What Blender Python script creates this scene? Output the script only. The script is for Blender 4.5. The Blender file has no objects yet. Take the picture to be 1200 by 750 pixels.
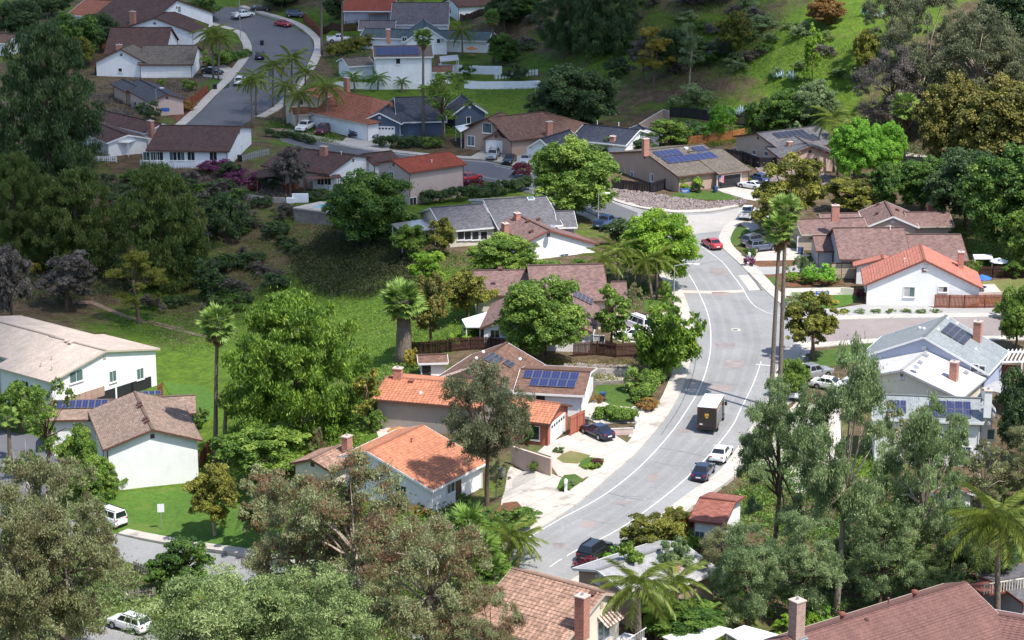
import bpy, bmesh, math, random
import numpy as np
from mathutils import Vector, Matrix
R = math.radians
rng = np.random.default_rng(7)
random.seed(7)
scene = bpy.context.scene
col = scene.collection

# ------------------------------------------------------------------ camera, sky, sun, exposure
F, CX, CY, CAMH, PITCH = 2640.0, 600.0, 375.0, 82.0, R(15.9)
cam_d = bpy.data.cameras.new('camera'); cam = bpy.data.objects.new('camera', cam_d); col.objects.link(cam)
cam.location = (0, 0, CAMH); cam.rotation_euler = (R(90) - PITCH, 0, 0)
cam_d.sensor_fit = 'HORIZONTAL'; cam_d.sensor_width = 36; cam_d.lens = 36 * F / 1200
cam_d.clip_start = 1; cam_d.clip_end = 20000
scene.camera = cam
scene.render.resolution_x, scene.render.resolution_y = 1024, 640
SUN = Vector((9.0, -8.5, 22.4)).normalized()
world = bpy.data.worlds.new('World'); scene.world = world; world.use_nodes = True
nt = world.node_tree; nt.nodes.clear()
sky = nt.nodes.new('ShaderNodeTexSky'); sky.sky_type = 'NISHITA'; sky.sun_disc = False
sky.sun_elevation = math.asin(SUN.z); sky.sun_rotation = math.atan2(SUN.x, SUN.y)
sky.air_density = 1.0; sky.dust_density = 1.0; sky.ozone_density = 1.2
bg = nt.nodes.new('ShaderNodeBackground'); bg.inputs['Strength'].default_value = 0.15
wo = nt.nodes.new('ShaderNodeOutputWorld')
nt.links.new(sky.outputs[0], bg.inputs[0]); nt.links.new(bg.outputs[0], wo.inputs[0])
sun_d = bpy.data.lights.new('sun', 'SUN'); sun_d.energy = 4.1; sun_d.angle = R(0.53); sun_d.color = (1, .965, .905)
sun = bpy.data.objects.new('sun', sun_d); col.objects.link(sun)
sun.rotation_euler = SUN.to_track_quat('Z', 'Y').to_euler(); sun.location = SUN * 500
vs = scene.view_settings
vs.view_transform = 'Standard'; vs.look = 'None'; vs.exposure = 0.66; vs.gamma = 1; vs.use_curve_mapping = False

# ------------------------------------------------------------------ survey helpers (pixel of the photograph -> place on the ground)
cp, sp = math.cos(PITCH), math.sin(PITCH)
def ray(px, py):
    a, b = (px - CX) / F, -(py - CY) / F
    return Vector((a, b * sp + cp, b * cp - sp)).normalized()
def P(px, py, z):
    d = ray(px, py); t = (z - CAMH) / d.z
    return Vector((d.x * t, d.y * t, z))
CTRL = [  # pixel x, pixel y, ground height
 (640,660,0),(740,580,0),(800,520,0),(850,440,0),(860,360,0),(850,290,0),(840,250,0),(760,245,0),(700,230,0),(600,205,0),(520,190,0),(450,178,0.3),(340,150,.8),
 (260,120,2),(330,60,3.5),(300,25,4.5),(340,95,3),(100,30,5),(0,60,4),(150,70,3.5),(40,5,6),(230,150,2),(460,100,3),(480,60,4.5),(420,40,4.5),(560,90,3),(520,20,6),
 (560,140,1.5),(620,165,.5),(700,160,1),(620,105,3),(700,140,2),
 (230,190,1.6),(120,190,1.5),(330,200,.8),(370,245,0),(300,235,-.5),(430,260,-.5),(500,270,0),(330,290,-3.5),(250,330,-7),(300,400,-8),(430,360,-3.5),(440,400,-3),(470,430,-1),(440,500,-.3),(490,510,0),(520,420,0),(560,350,0),(540,300,-.3),
 (430,310,-2.2),(380,330,-4.5),(370,400,-6.5),(230,450,-8),(200,420,-8),(100,470,-8),(180,575,-8),(40,560,-8),(220,635,-8),(150,740,-8),(300,600,-6),(380,560,-3),(430,600,-2),(500,600,-.5),(560,610,0),(0,400,-7.5),(120,375,-8),(0,300,-4.5),(100,300,-5),(180,290,-4),(100,230,-.5),(0,200,0.8),(200,230,0),
 (1100,350,0),(1000,330,0),(1060,385,0),(1170,380,0),(1100,450,0),(1000,440,0),(1150,540,-1),(1000,560,-2.5),(1000,640,-4),(1100,640,-4),(920,520,-.3),(860,600,-1),(850,660,-2.5),(770,690,-1.2),(680,720,-1),(640,770,-2),(900,760,-3.5),(1100,790,-2),(1200,600,-2),(1200,450,0),(1200,330,.3),(1000,250,.3),(1100,240,.8),(920,210,.5),(820,215,.5),
 (560,700,-1.5),(450,720,-4),(300,760,-7),(0,700,-8),
 (780,140,2.5),(850,140,2.6),(900,135,2.6),(960,150,2),(850,100,7),(850,60,11.5),(850,30,15),(850,0,19),(760,100,6),(760,60,10.5),(760,0,18),(950,100,9),(950,60,13.5),(950,0,20.5),
 (1060,185,1.5),(1060,120,8),(1060,60,14.2),(1060,0,21.3),(1180,150,5),(1180,60,15),(1180,0,22),(1180,220,1.2),(1130,190,1.3),
 (650,60,6.7),(680,20,11.6),(600,10,11.5),(620,60,6),(580,50,6)]
def build_controls():
    pts = [(P(x, y, z).x, P(x, y, z).y, z) for x, y, z in CTRL]
    for X in (-260, -160, -80, 0, 80, 160, 260):
        pts += [(X, 120, 14), (X, 60, 44), (X, 0, 76), (X, -60, 78)]
    pts += [(-250, 300, -2), (-250, 420, 6), (-250, 520, 10), (250, 300, 4), (250, 420, 24), (230, 220, 0), (-220, 220, -6),
            (120, 540, 48), (0, 560, 42), (-100, 620, 22), (-200, 620, 16), (60, 700, 70), (-150, 760, 40), (220, 560, 52), (200, 760, 90), (0, 800, 80)]
    return np.array(pts)
_C = build_controls()
def _phi(r): return np.sqrt(r * r + 100.0)
_n = len(_C)
_D = _phi(np.hypot(_C[:, None, 0] - _C[None, :, 0], _C[:, None, 1] - _C[None, :, 1])) - np.eye(_n) * 1.2
_A = np.zeros((_n + 1, _n + 1)); _A[:_n, :_n] = _D; _A[:_n, _n] = 1; _A[_n, :_n] = 1
_w = np.linalg.solve(_A, np.append(_C[:, 2], 0))
GX0, GY0, GS, GNX, GNY = -270.0, -60.0, 2.5, 217, 345
_gx = GX0 + GS * np.arange(GNX); _gy = GY0 + GS * np.arange(GNY)
_GZ = np.zeros((GNY, GNX))
for j, yy in enumerate(_gy):
    r = np.hypot(_gx[:, None] - _C[None, :, 0], yy - _C[None, :, 1])
    _GZ[j] = _phi(r) @ _w[:_n] + _w[_n]
_GZ = np.clip(_GZ, -11, 92)
def H(x, y):
    fx = min(max((x - GX0) / GS, 0), GNX - 1.001); fy = min(max((y - GY0) / GS, 0), GNY - 1.001)
    i, j = int(fx), int(fy); a, b = fx - i, fy - j
    z00, z10, z01, z11 = _GZ[j, i], _GZ[j, i+1], _GZ[j+1, i], _GZ[j+1, i+1]
    return float(z00 + a * (z10 - z00) + b * (z11 - z10)) if a >= b else float(z00 + b * (z01 - z00) + a * (z11 - z01))
def G(px, py, off=0.0):
    d = ray(px, py); o = Vector((0, 0, CAMH)); t = 120.0; st = 3.0
    p = o + d * t
    while p.z > H(p.x, p.y) and t < 900: t += st; p = o + d * t
    lo, hi = t - st, t
    for _ in range(14):
        m = (lo + hi) / 2; p = o + d * m
        if p.z > H(p.x, p.y): lo = m
        else: hi = m
    p = o + d * hi
    return Vector((p.x, p.y, H(p.x, p.y) + off))
def ppm(p): return F / (Vector(p) - Vector((0, 0, CAMH))).dot(Vector((0, cp, -sp)))   # pixels per metre at p

# ------------------------------------------------------------------ materials
MATS = {}
def _m(name):
    m = bpy.data.materials.new(name); m.use_nodes = True; MATS[name] = m
    t = m.node_tree; return m, t, t.nodes['Principled BSDF']
def _noise(t, scale, detail=4, coord='Object', rough=.6, vec=None):
    n = t.nodes.new('ShaderNodeTexNoise'); n.inputs['Scale'].default_value = scale; n.inputs['Detail'].default_value = detail; n.inputs['Roughness'].default_value = rough
    if vec is None:
        c = t.nodes.new('ShaderNodeTexCoord'); vec = c.outputs[coord]
    t.links.new(vec, n.inputs['Vector']); return n.outputs['Fac']
def _ramp(t, fac, stops):
    r = t.nodes.new('ShaderNodeValToRGB'); e = r.color_ramp.elements
    e[0].position, e[0].color = stops[0][0], (*stops[0][1], 1); e[1].position, e[1].color = stops[-1][0], (*stops[-1][1], 1)
    for p, c in stops[1:-1]:
        k = e.new(p); k.color = (*c, 1)
    t.links.new(fac, r.inputs[0]); return r.outputs[0]
def _mix(t, fac, a, b, mode='MIX'):
    x = t.nodes.new('ShaderNodeMix'); x.data_type = 'RGBA'; x.blend_type = mode
    for s, v in ((x.inputs[0], fac), (x.inputs[6], a), (x.inputs[7], b)):
        if hasattr(v, 'links') or isinstance(v, bpy.types.NodeSocket): t.links.new(v, s)
        elif isinstance(v, (int, float)): s.default_value = v
        else: s.default_value = (*v, 1)
    return x.outputs[2]
def _bump(t, bs, h, strength=.3, dist=.05):
    b = t.nodes.new('ShaderNodeBump'); b.inputs['Strength'].default_value = strength; b.inputs['Distance'].default_value = dist
    t.links.new(h, b.inputs['Height']); t.links.new(b.outputs[0], bs.inputs['Normal'])
def sc(c, k): return tuple(min(1, x * k) for x in c)
def plain(name, c, rough=.7, var=.18, scale=1.2, metal=0, bump=0, spec=.3, coat=0):
    m, t, b = _m(name)
    f = _noise(t, scale, 5); c2 = _ramp(t, f, [(.3, sc(c, 1 - var)), (.7, sc(c, 1 + var))])
    f2 = _noise(t, scale * .17, 3); c2 = _mix(t, 1.0, c2, _ramp(t, f2, [(.3, (1 - var * .6,) * 3), (.7, (1, 1, 1))]), 'MULTIPLY')
    t.links.new(c2, b.inputs['Base Color']); b.inputs['Roughness'].default_value = rough; b.inputs['Metallic'].default_value = metal
    b.inputs['Specular IOR Level'].default_value = spec; b.inputs['Coat Weight'].default_value = coat
    if bump: _bump(t, b, _noise(t, scale * 12, 4), bump, .03)
    return m
def stucco(name, c):
    m, t, b = _m(name)
    f = _noise(t, .55, 6, rough=.7); c1 = _ramp(t, f, [(.3, sc(c, .9)), (.7, sc(c, 1.04))])
    # rain streaks running down the wall
    tc = t.nodes.new('ShaderNodeTexCoord'); mp = t.nodes.new('ShaderNodeMapping'); mp.inputs['Scale'].default_value = (2.2, 2.2, .18)
    t.links.new(tc.outputs['Object'], mp.inputs[0]); s = _noise(t, 1.0, 4, vec=mp.outputs[0])
    c1 = _mix(t, 1.0, c1, _ramp(t, s, [(.25, (.95, .94, .92)), (.5, (1, 1, 1))]), 'MULTIPLY')
    t.links.new(c1, b.inputs['Base Color']); b.inputs['Roughness'].default_value = .9; b.inputs['Specular IOR Level'].default_value = .2
    _bump(t, b, _noise(t, 9, 5), .25, .03); return m
def shingle(name, c, row=.22, tab=.42, var=.28):
    m, t, b = _m(name)
    uv = t.nodes.new('ShaderNodeUVMap'); br = t.nodes.new('ShaderNodeTexBrick')
    t.links.new(uv.outputs[0], br.inputs['Vector'])
    br.inputs['Color1'].default_value = (*sc(c, 1 - var), 1); br.inputs['Color2'].default_value = (*sc(c, 1 + var), 1); br.inputs['Mortar'].default_value = (*sc(c, .55), 1)
    br.inputs['Scale'].default_value = 1; br.inputs['Mortar Size'].default_value = .014; br.inputs['Brick Width'].default_value = tab; br.inputs['Row Height'].default_value = row; br.inputs['Bias'].default_value = 0
    f = _noise(t, .35, 5, rough=.65); c1 = _mix(t, 1.0, br.outputs['Color'], _ramp(t, f, [(.3, (.78, .78, .8)), (.68, (1.0, .98, .96))]), 'MULTIPLY')
    tc = t.nodes.new('ShaderNodeUVMap'); mp = t.nodes.new('ShaderNodeMapping'); mp.inputs['Scale'].default_value = (1.6, .14, 1)
    t.links.new(tc.outputs[0], mp.inputs[0]); s = _noise(t, 1.0, 4, vec=mp.outputs[0])
    c1 = _mix(t, 1.0, c1, _ramp(t, s, [(.3, (.84, .83, .82)), (.6, (1, 1, 1))]), 'MULTIPLY')
    t.links.new(c1, b.inputs['Base Color']); b.inputs['Roughness'].default_value = .9; b.inputs['Specular IOR Level'].default_value = .25
    _bump(t, b, br.outputs['Fac'], -.4, .02); return m
def foliage(name, dark, mid, light, transl=.25):
    dark, mid, light = sc(dark, 2.1), sc(mid, 1.75), sc(light, 1.45)
    m, t, b = _m(name)
    at = t.nodes.new('ShaderNodeAttribute'); at.attribute_name = 'tint'
    oi = t.nodes.new('ShaderNodeObjectInfo')
    ad = t.nodes.new('ShaderNodeMath'); ad.operation = 'MULTIPLY_ADD'; ad.inputs[1].default_value = .18; t.links.new(oi.outputs['Random'], ad.inputs[0]); t.links.new(at.outputs['Fac'], ad.inputs[2])
    sb = t.nodes.new('ShaderNodeMath'); sb.operation = 'SUBTRACT'; sb.inputs[1].default_value = .09; t.links.new(ad.outputs[0], sb.inputs[0])
    c = _ramp(t, sb.outputs[0], [(.12, dark), (.5, mid), (.9, light)])
    t.links.new(c, b.inputs['Base Color']); b.inputs['Roughness'].default_value = .55; b.inputs['Specular IOR Level'].default_value = .35
    tr = t.nodes.new('ShaderNodeBsdfTranslucent'); t.links.new(_mix(t, .5, c, sc(light, 1.3)), tr.inputs['Color'])
    mx = t.nodes.new('ShaderNodeMixShader'); mx.inputs[0].default_value = transl
    out = t.nodes['Material Output']; t.links.new(b.outputs[0], mx.inputs[1]); t.links.new(tr.outputs[0], mx.inputs[2]); t.links.new(mx.outputs[0], out.inputs[0]); return m
def glassy(name, c, rough=.08):
    m, t, b = _m(name); b.inputs['Base Color'].default_value = (*c, 1); b.inputs['Roughness'].default_value = rough; b.inputs['Specular IOR Level'].default_value = .7; return m
def paint(name, c, rough=.28, metal=0.0):
    m, t, b = _m(name)
    f = _noise(t, 2.5, 4); t.links.new(_ramp(t, f, [(.3, sc(c, .9)), (.7, sc(c, 1.05))]), b.inputs['Base Color'])
    b.inputs['Roughness'].default_value = rough; b.inputs['Metallic'].default_value = metal; b.inputs['Coat Weight'].default_value = .6; b.inputs['Coat Roughness'].default_value = .06; return m
M = MATS
# roofs
shingle('roof_brown', (.20, .115, .085)); shingle('roof_dark_brown', (.105, .062, .054)); shingle('roof_mauve', (.23, .145, .13)); shingle('roof_tan', (.30, .215, .17)); shingle('roof_cream', (.58, .48, .40), var=.08)
shingle('roof_grey', (.155, .15, .16)); shingle('roof_slate', (.075, .08, .095)); shingle('roof_bluegrey', (.30, .33, .34), var=.12); shingle('roof_pale', (.68, .67, .66), var=.06); shingle('roof_teal', (.10, .135, .14)); shingle('roof_taupe', (.165, .14, .115)); shingle('roof_navy', (.04, .046, .068))
shingle('roof_light_grey', (.40, .40, .40), var=.1); shingle('roof_greyrose', (.19, .16, .16)); shingle('roof_rust', (.34, .13, .095))
shingle('tile_orange', (.56, .235, .135), row=.36, tab=.3, var=.16); shingle('tile_red', (.38, .095, .055), row=.34, tab=.3, var=.15); shingle('tile_terracotta', (.33, .13, .08), row=.34, tab=.3, var=.2); shingle('tile_pinkred', (.50, .20, .145), row=.36, tab=.3, var=.14); shingle('tile_mixed', (.40, .25, .185), row=.4, tab=.33, var=.3); shingle('tile_rose', (.225, .12, .105), row=.3, tab=.36, var=.12)
# walls
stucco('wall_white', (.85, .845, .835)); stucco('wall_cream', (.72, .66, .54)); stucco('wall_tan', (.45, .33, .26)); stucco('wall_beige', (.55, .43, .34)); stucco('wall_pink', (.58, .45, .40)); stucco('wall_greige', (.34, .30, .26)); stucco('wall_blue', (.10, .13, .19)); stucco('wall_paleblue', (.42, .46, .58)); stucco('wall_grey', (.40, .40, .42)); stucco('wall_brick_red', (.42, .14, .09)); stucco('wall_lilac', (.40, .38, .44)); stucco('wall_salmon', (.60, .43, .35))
plain('trim_white', (.78, .77, .75), .5, .06); plain('trim_brown', (.12, .06, .045), .6, .15); plain('trim_grey', (.45, .45, .46), .5, .08); plain('trim_tan', (.5, .42, .34), .6, .08)
glassy('glass_dark', (.03, .035, .04)); glassy('glass_teal', (.10, .15, .16)); plain('curtain', (.45, .44, .42), .6, .12); plain('door_white', (.8, .79, .77), .45, .05); plain('door_and_shade_dark', (.03, .03, .035), .5, .1); plain('door_tan', (.5, .4, .3), .5, .08); plain('door_brown', (.1, .055, .04), .5, .1)
glassy('solar_blue', (.022, .028, .10), .3); glassy('solar_black', (.022, .022, .035), .32); plain('panel_frame', (.16, .16, .19), .5, .08); plain('metal_grey', (.5, .5, .52), .35, .08, metal=.6); plain('metal_white', (.8, .8, .8), .4, .05); plain('metal_rust', (.22, .075, .06), .6, .1)
def brick(name, c):
    m, t, b = _m(name)
    tc = t.nodes.new('ShaderNodeTexCoord'); mp = t.nodes.new('ShaderNodeMapping'); mp.inputs['Rotation'].default_value = (R(90), 0, R(20)); t.links.new(tc.outputs['Object'], mp.inputs[0])
    br = t.nodes.new('ShaderNodeTexBrick'); t.links.new(mp.outputs[0], br.inputs['Vector']); br.inputs['Scale'].default_value = 1; br.inputs['Brick Width'].default_value = .3; br.inputs['Row Height'].default_value = .12; br.inputs['Mortar Size'].default_value = .014
    br.inputs['Color1'].default_value = (*sc(c, .75), 1); br.inputs['Color2'].default_value = (*sc(c, 1.25), 1); br.inputs['Mortar'].default_value = (.45, .38, .33, 1)
    t.links.new(br.outputs[0], b.inputs['Base Color']); b.inputs['Roughness'].default_value = .9; _bump(t, b, br.outputs['Fac'], -.5, .02); return m
brick('brick_red', (.42, .125, .07)); brick('brick_tan', (.40, .25, .2))
# ground stuff
plain('concrete_pink', (.56, .42, .36), .85, .1, .6); plain('concrete_grey', (.36, .35, .34), .85, .12, .5); plain('kerb', (.55, .51, .46), .85, .12, .8)
plain('mulch', (.17, .085, .05), .95, .35, 2, bump=.6, spec=.1); plain('dirt', (.30, .21, .15), .95, .25, .7, bump=.5, spec=.1); plain('gravel_pink', (.29, .235, .225), .95, .4, 3.2, bump=.8, spec=.1); plain('stone', (.42, .38, .34), .9, .3, 1.6, bump=.6)
plain('line_white', (.66, .65, .62), .75, .2, 2.5); plain('water', (.10, .32, .38), .05, .1, .4, spec=.6)
plain('wood_dark', (.075, .035, .025), .8, .35, 1.5, bump=.3); plain('wood_red', (.26, .085, .045), .8, .3, 1.4, bump=.3); plain('wood_orange', (.52, .21, .075), .8, .2, 1.2); plain('wood_black', (.022, .02, .028), .75, .3, 1.2); plain('wood_grey', (.26, .23, .21), .85, .25, 1.2); plain('wood_pink', (.42, .27, .22), .8, .15, 1); plain('vinyl_white', (.78, .79, .82), .5, .05); plain('bark', (.16, .11, .08), .95, .35, 3, bump=.6, spec=.1); plain('bark_pale', (.42, .34, .28), .9, .35, 2, bump=.4, spec=.1); plain('bark_palm', (.20, .16, .13), .95, .35, 5, bump=.5, spec=.1); plain('frond_dead', (.20, .12, .06), .95, .35, 4, spec=.1); plain('blue_sign', (.05, .16, .5), .5, .15); plain('tarp_blue', (.05, .065, .12), .5, .25, .9); plain('gate_red', (.22, .02, .035), .6, .2, 1); plain('red_flag', (.6, .08, .1), .6, .3, 4)
def lawn(name, c, dry, amount):
    m, t, b = _m(name)
    n1 = _noise(t, .16, 6, rough=.7); n2 = _noise(t, 1.6, 5, rough=.8); n3 = _noise(t, 7, 3, rough=.8)
    c1 = _ramp(t, n2, [(.28, sc(c, .62)), (.5, c), (.75, sc(c, 1.3))]); c1 = _mix(t, _ramp(t, n1, [(.62 - amount, (0, 0, 0)), (.82 - amount * .5, (1, 1, 1))]), c1, dry)
    c1 = _mix(t, 1.0, c1, _ramp(t, n3, [(.3, (.7, .7, .7)), (.7, (1.15, 1.15, 1.15))]), 'MULTIPLY')
    t.links.new(c1, b.inputs['Base Color']); b.inputs['Roughness'].default_value = .95; b.inputs['Specular IOR Level'].default_value = .1; _bump(t, b, n3, .8, .06)
lawn('lawn', (.07, .125, .028), (.17, .165, .06), .12); lawn('lawn_bright', (.085, .165, .03), (.16, .19, .05), .1); lawn('lawn_dry', (.12, .15, .04), (.23, .20, .09), .3)
def concrete(name, c):
    m, t, b = _m(name)
    n1 = _noise(t, .25, 6, rough=.7); n2 = _noise(t, 2.5, 5, rough=.8); c1 = _ramp(t, n1, [(.3, sc(c, .86)), (.6, c), (.8, sc(c, 1.08))]); c1 = _mix(t, 1.0, c1, _ramp(t, n2, [(.3, (.88, .87, .86)), (.65, (1.04, 1.04, 1.04))]), 'MULTIPLY')
    st = _noise(t, .5, 3, rough=.5); c1 = _mix(t, 1.0, c1, _ramp(t, st, [(.28, (.72, .70, .68)), (.38, (1, 1, 1))]), 'MULTIPLY')
    tc = t.nodes.new('ShaderNodeTexCoord'); mp = t.nodes.new('ShaderNodeMapping'); mp.inputs['Rotation'].default_value = (0, 0, R(38)); t.links.new(tc.outputs['Object'], mp.inputs[0])
    br = t.nodes.new('ShaderNodeTexBrick'); br.offset = 0; t.links.new(mp.outputs[0], br.inputs['Vector']); br.inputs['Scale'].default_value = 1; br.inputs['Brick Width'].default_value = 3.0; br.inputs['Row Height'].default_value = 3.0; br.inputs['Mortar Size'].default_value = .035
    br.inputs['Color1'].default_value = (1, 1, 1, 1); br.inputs['Color2'].default_value = (.94, .94, .94, 1); br.inputs['Mortar'].default_value = (.62, .6, .58, 1)
    c1 = _mix(t, 1.0, c1, br.outputs['Color'], 'MULTIPLY'); t.links.new(c1, b.inputs['Base Color']); b.inputs['Roughness'].default_value = .88; b.inputs['Specular IOR Level'].default_value = .2; _bump(t, b, n2, .1, .03)
concrete('concrete', (.53, .485, .43))
def asphalt(name, c):
    m, t, b = _m(name)
    f = _noise(t, .12, 6, rough=.65); c1 = _ramp(t, f, [(.3, sc(c, .84)), (.55, c), (.75, sc(c, 1.16))])
    g = _noise(t, 3.0, 6, rough=.8); c1 = _mix(t, 1.0, c1, _ramp(t, g, [(.3, (.82,) * 3), (.7, (1.08,) * 3)]), 'MULTIPLY')
    v = t.nodes.new('ShaderNodeTexVoronoi'); v.feature = 'DISTANCE_TO_EDGE'; v.inputs['Scale'].default_value = .11
    tc = t.nodes.new('ShaderNodeTexCoord'); nz = t.nodes.new('ShaderNodeTexNoise'); nz.inputs['Scale'].default_value = .35; nz.inputs['Detail'].default_value = 5; t.links.new(tc.outputs['Object'], nz.inputs['Vector'])
    av = t.nodes.new('ShaderNodeVectorMath'); av.operation = 'MULTIPLY_ADD'; av.inputs[1].default_value = (7, 7, 7); t.links.new(nz.outputs['Color'], av.inputs[0]); t.links.new(tc.outputs['Object'], av.inputs[2]); t.links.new(av.outputs[0], v.inputs['Vector'])
    c1 = _mix(t, 1.0, c1, _ramp(t, v.outputs['Distance'], [(.002, (.86, .86, .86)), (.008, (1, 1, 1))]), 'MULTIPLY')
    # tyre-worn bands and oil along the lanes come from stretched noise
    t.links.new(c1, b.inputs['Base Color']); b.inputs['Roughness'].default_value = .9; b.inputs['Specular IOR Level'].default_value = .25; _bump(t, b, g, .2, .02); return m
asphalt("asphalt", (.285, .28, .275)); asphalt('asphalt_dark', (.135, .135, .145)); asphalt('asphalt_pink', (.30, .25, .235)); asphalt('asphalt_pale', (.42, .39, .36)); asphalt('asphalt_track', (.262, .258, .255)); plain('tar', (.15, .15, .15), .8, .3, .8); plain('patch', (.27, .235, .225), .9, .2, .8)
# ground
def ground_mat():
    m, t, b = _m('ground')
    at = t.nodes.new('ShaderNodeAttribute'); at.attribute_name = 'grass'
    n1 = _noise(t, .06, 6, rough=.65); n2 = _noise(t, .5, 6, rough=.75); n3 = _noise(t, 2.2, 4, rough=.8); n4 = _noise(t, .022, 4)
    grass = _ramp(t, n2, [(.22, (.05, .06, .02)), (.42, (.085, .145, .022)), (.58, (.12, .195, .024)), (.78, (.2, .2, .06))])
    dirt = _ramp(t, n2, [(.25, (.055, .045, .025)), (.45, (.115, .085, .05)), (.62, (.18, .13, .085)), (.8, (.12, .11, .05))])
    ad = t.nodes.new('ShaderNodeMath'); ad.operation = 'MULTIPLY_ADD'; ad.inputs[1].default_value = 1.7; ad.inputs[2].default_value = -.85; t.links.new(n1, ad.inputs[0])
    a2 = t.nodes.new('ShaderNodeMath'); a2.operation = 'ADD'; t.links.new(ad.outputs[0], a2.inputs[0]); t.links.new(at.outputs['Fac'], a2.inputs[1])
    f = _ramp(t, a2.outputs[0], [(.38, (0, 0, 0)), (.6, (1, 1, 1))])
    c = _mix(t, f, dirt, grass)
    c = _mix(t, 1.0, c, _ramp(t, n3, [(.3, (.6, .6, .6)), (.7, (1.2, 1.2, 1.2))]), 'MULTIPLY')
    t.links.new(c, b.inputs['Base Color']); b.inputs['Roughness'].default_value = .95; b.inputs['Specular IOR Level'].default_value = .1
    _bump(t, b, n3, .9, .3)
ground_mat()
# foliage kinds
foliage('leaf_green', (0.016, 0.04, 0.008), (0.05, 0.1, 0.016), (0.125, 0.195, 0.035), 0.28); foliage('leaf_mid', (0.03, 0.06, 0.01), (0.09, 0.15, 0.022), (0.2, 0.27, 0.05), 0.32); foliage('leaf_lime', (0.05, 0.1, 0.01), (0.14, 0.235, 0.02), (0.25, 0.34, 0.045), 0.35); foliage('leaf_vivid', (0.05, 0.12, 0.012), (0.12, 0.25, 0.024), (0.22, 0.38, 0.055), 0.38)
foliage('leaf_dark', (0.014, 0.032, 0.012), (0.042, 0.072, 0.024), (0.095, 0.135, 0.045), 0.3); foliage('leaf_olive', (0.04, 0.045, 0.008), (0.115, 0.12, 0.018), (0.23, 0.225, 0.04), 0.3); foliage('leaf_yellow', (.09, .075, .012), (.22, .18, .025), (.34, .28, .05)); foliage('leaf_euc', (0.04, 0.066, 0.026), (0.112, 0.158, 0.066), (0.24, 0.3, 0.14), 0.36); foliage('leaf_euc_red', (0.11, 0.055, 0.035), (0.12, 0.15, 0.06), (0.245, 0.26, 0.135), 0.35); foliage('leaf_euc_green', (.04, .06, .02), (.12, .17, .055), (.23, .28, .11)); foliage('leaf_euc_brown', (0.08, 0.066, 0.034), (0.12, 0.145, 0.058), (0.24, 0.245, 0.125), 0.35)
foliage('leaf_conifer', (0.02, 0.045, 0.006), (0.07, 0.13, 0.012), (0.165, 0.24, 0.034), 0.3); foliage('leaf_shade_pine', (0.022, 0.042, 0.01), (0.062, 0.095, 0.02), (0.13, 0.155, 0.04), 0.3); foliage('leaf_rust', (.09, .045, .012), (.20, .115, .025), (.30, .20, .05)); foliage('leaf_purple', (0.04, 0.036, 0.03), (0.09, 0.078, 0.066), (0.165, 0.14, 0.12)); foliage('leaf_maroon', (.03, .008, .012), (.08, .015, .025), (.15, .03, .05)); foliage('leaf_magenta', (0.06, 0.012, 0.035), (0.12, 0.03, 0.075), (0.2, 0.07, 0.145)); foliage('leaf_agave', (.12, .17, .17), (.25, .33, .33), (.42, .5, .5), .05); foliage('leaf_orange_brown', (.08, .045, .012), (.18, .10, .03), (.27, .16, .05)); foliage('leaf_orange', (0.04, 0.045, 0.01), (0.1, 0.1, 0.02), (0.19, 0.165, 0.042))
foliage('leaf_grove', (0.036, 0.042, 0.022), (0.085, 0.098, 0.048), (0.17, 0.175, 0.095), 0.32); foliage('frond_fan', (.03, .06, .012), (.10, .16, .03), (.24, .30, .08), .2); foliage('frond_queen', (0.035, 0.06, 0.012), (0.105, 0.14, 0.022), (0.22, 0.235, 0.05), 0.3); foliage('frond_green', (0.03, 0.065, 0.012), (0.085, 0.15, 0.024), (0.2, 0.28, 0.06), 0.25); foliage('leaf_cover', (.015, .02, .007), (.035, .042, .014), (.065, .066, .026)); foliage('leaf_grass', (0.05, 0.085, 0.014), (0.09, 0.155, 0.024), (0.155, 0.2, 0.045), 0.3)

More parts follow.
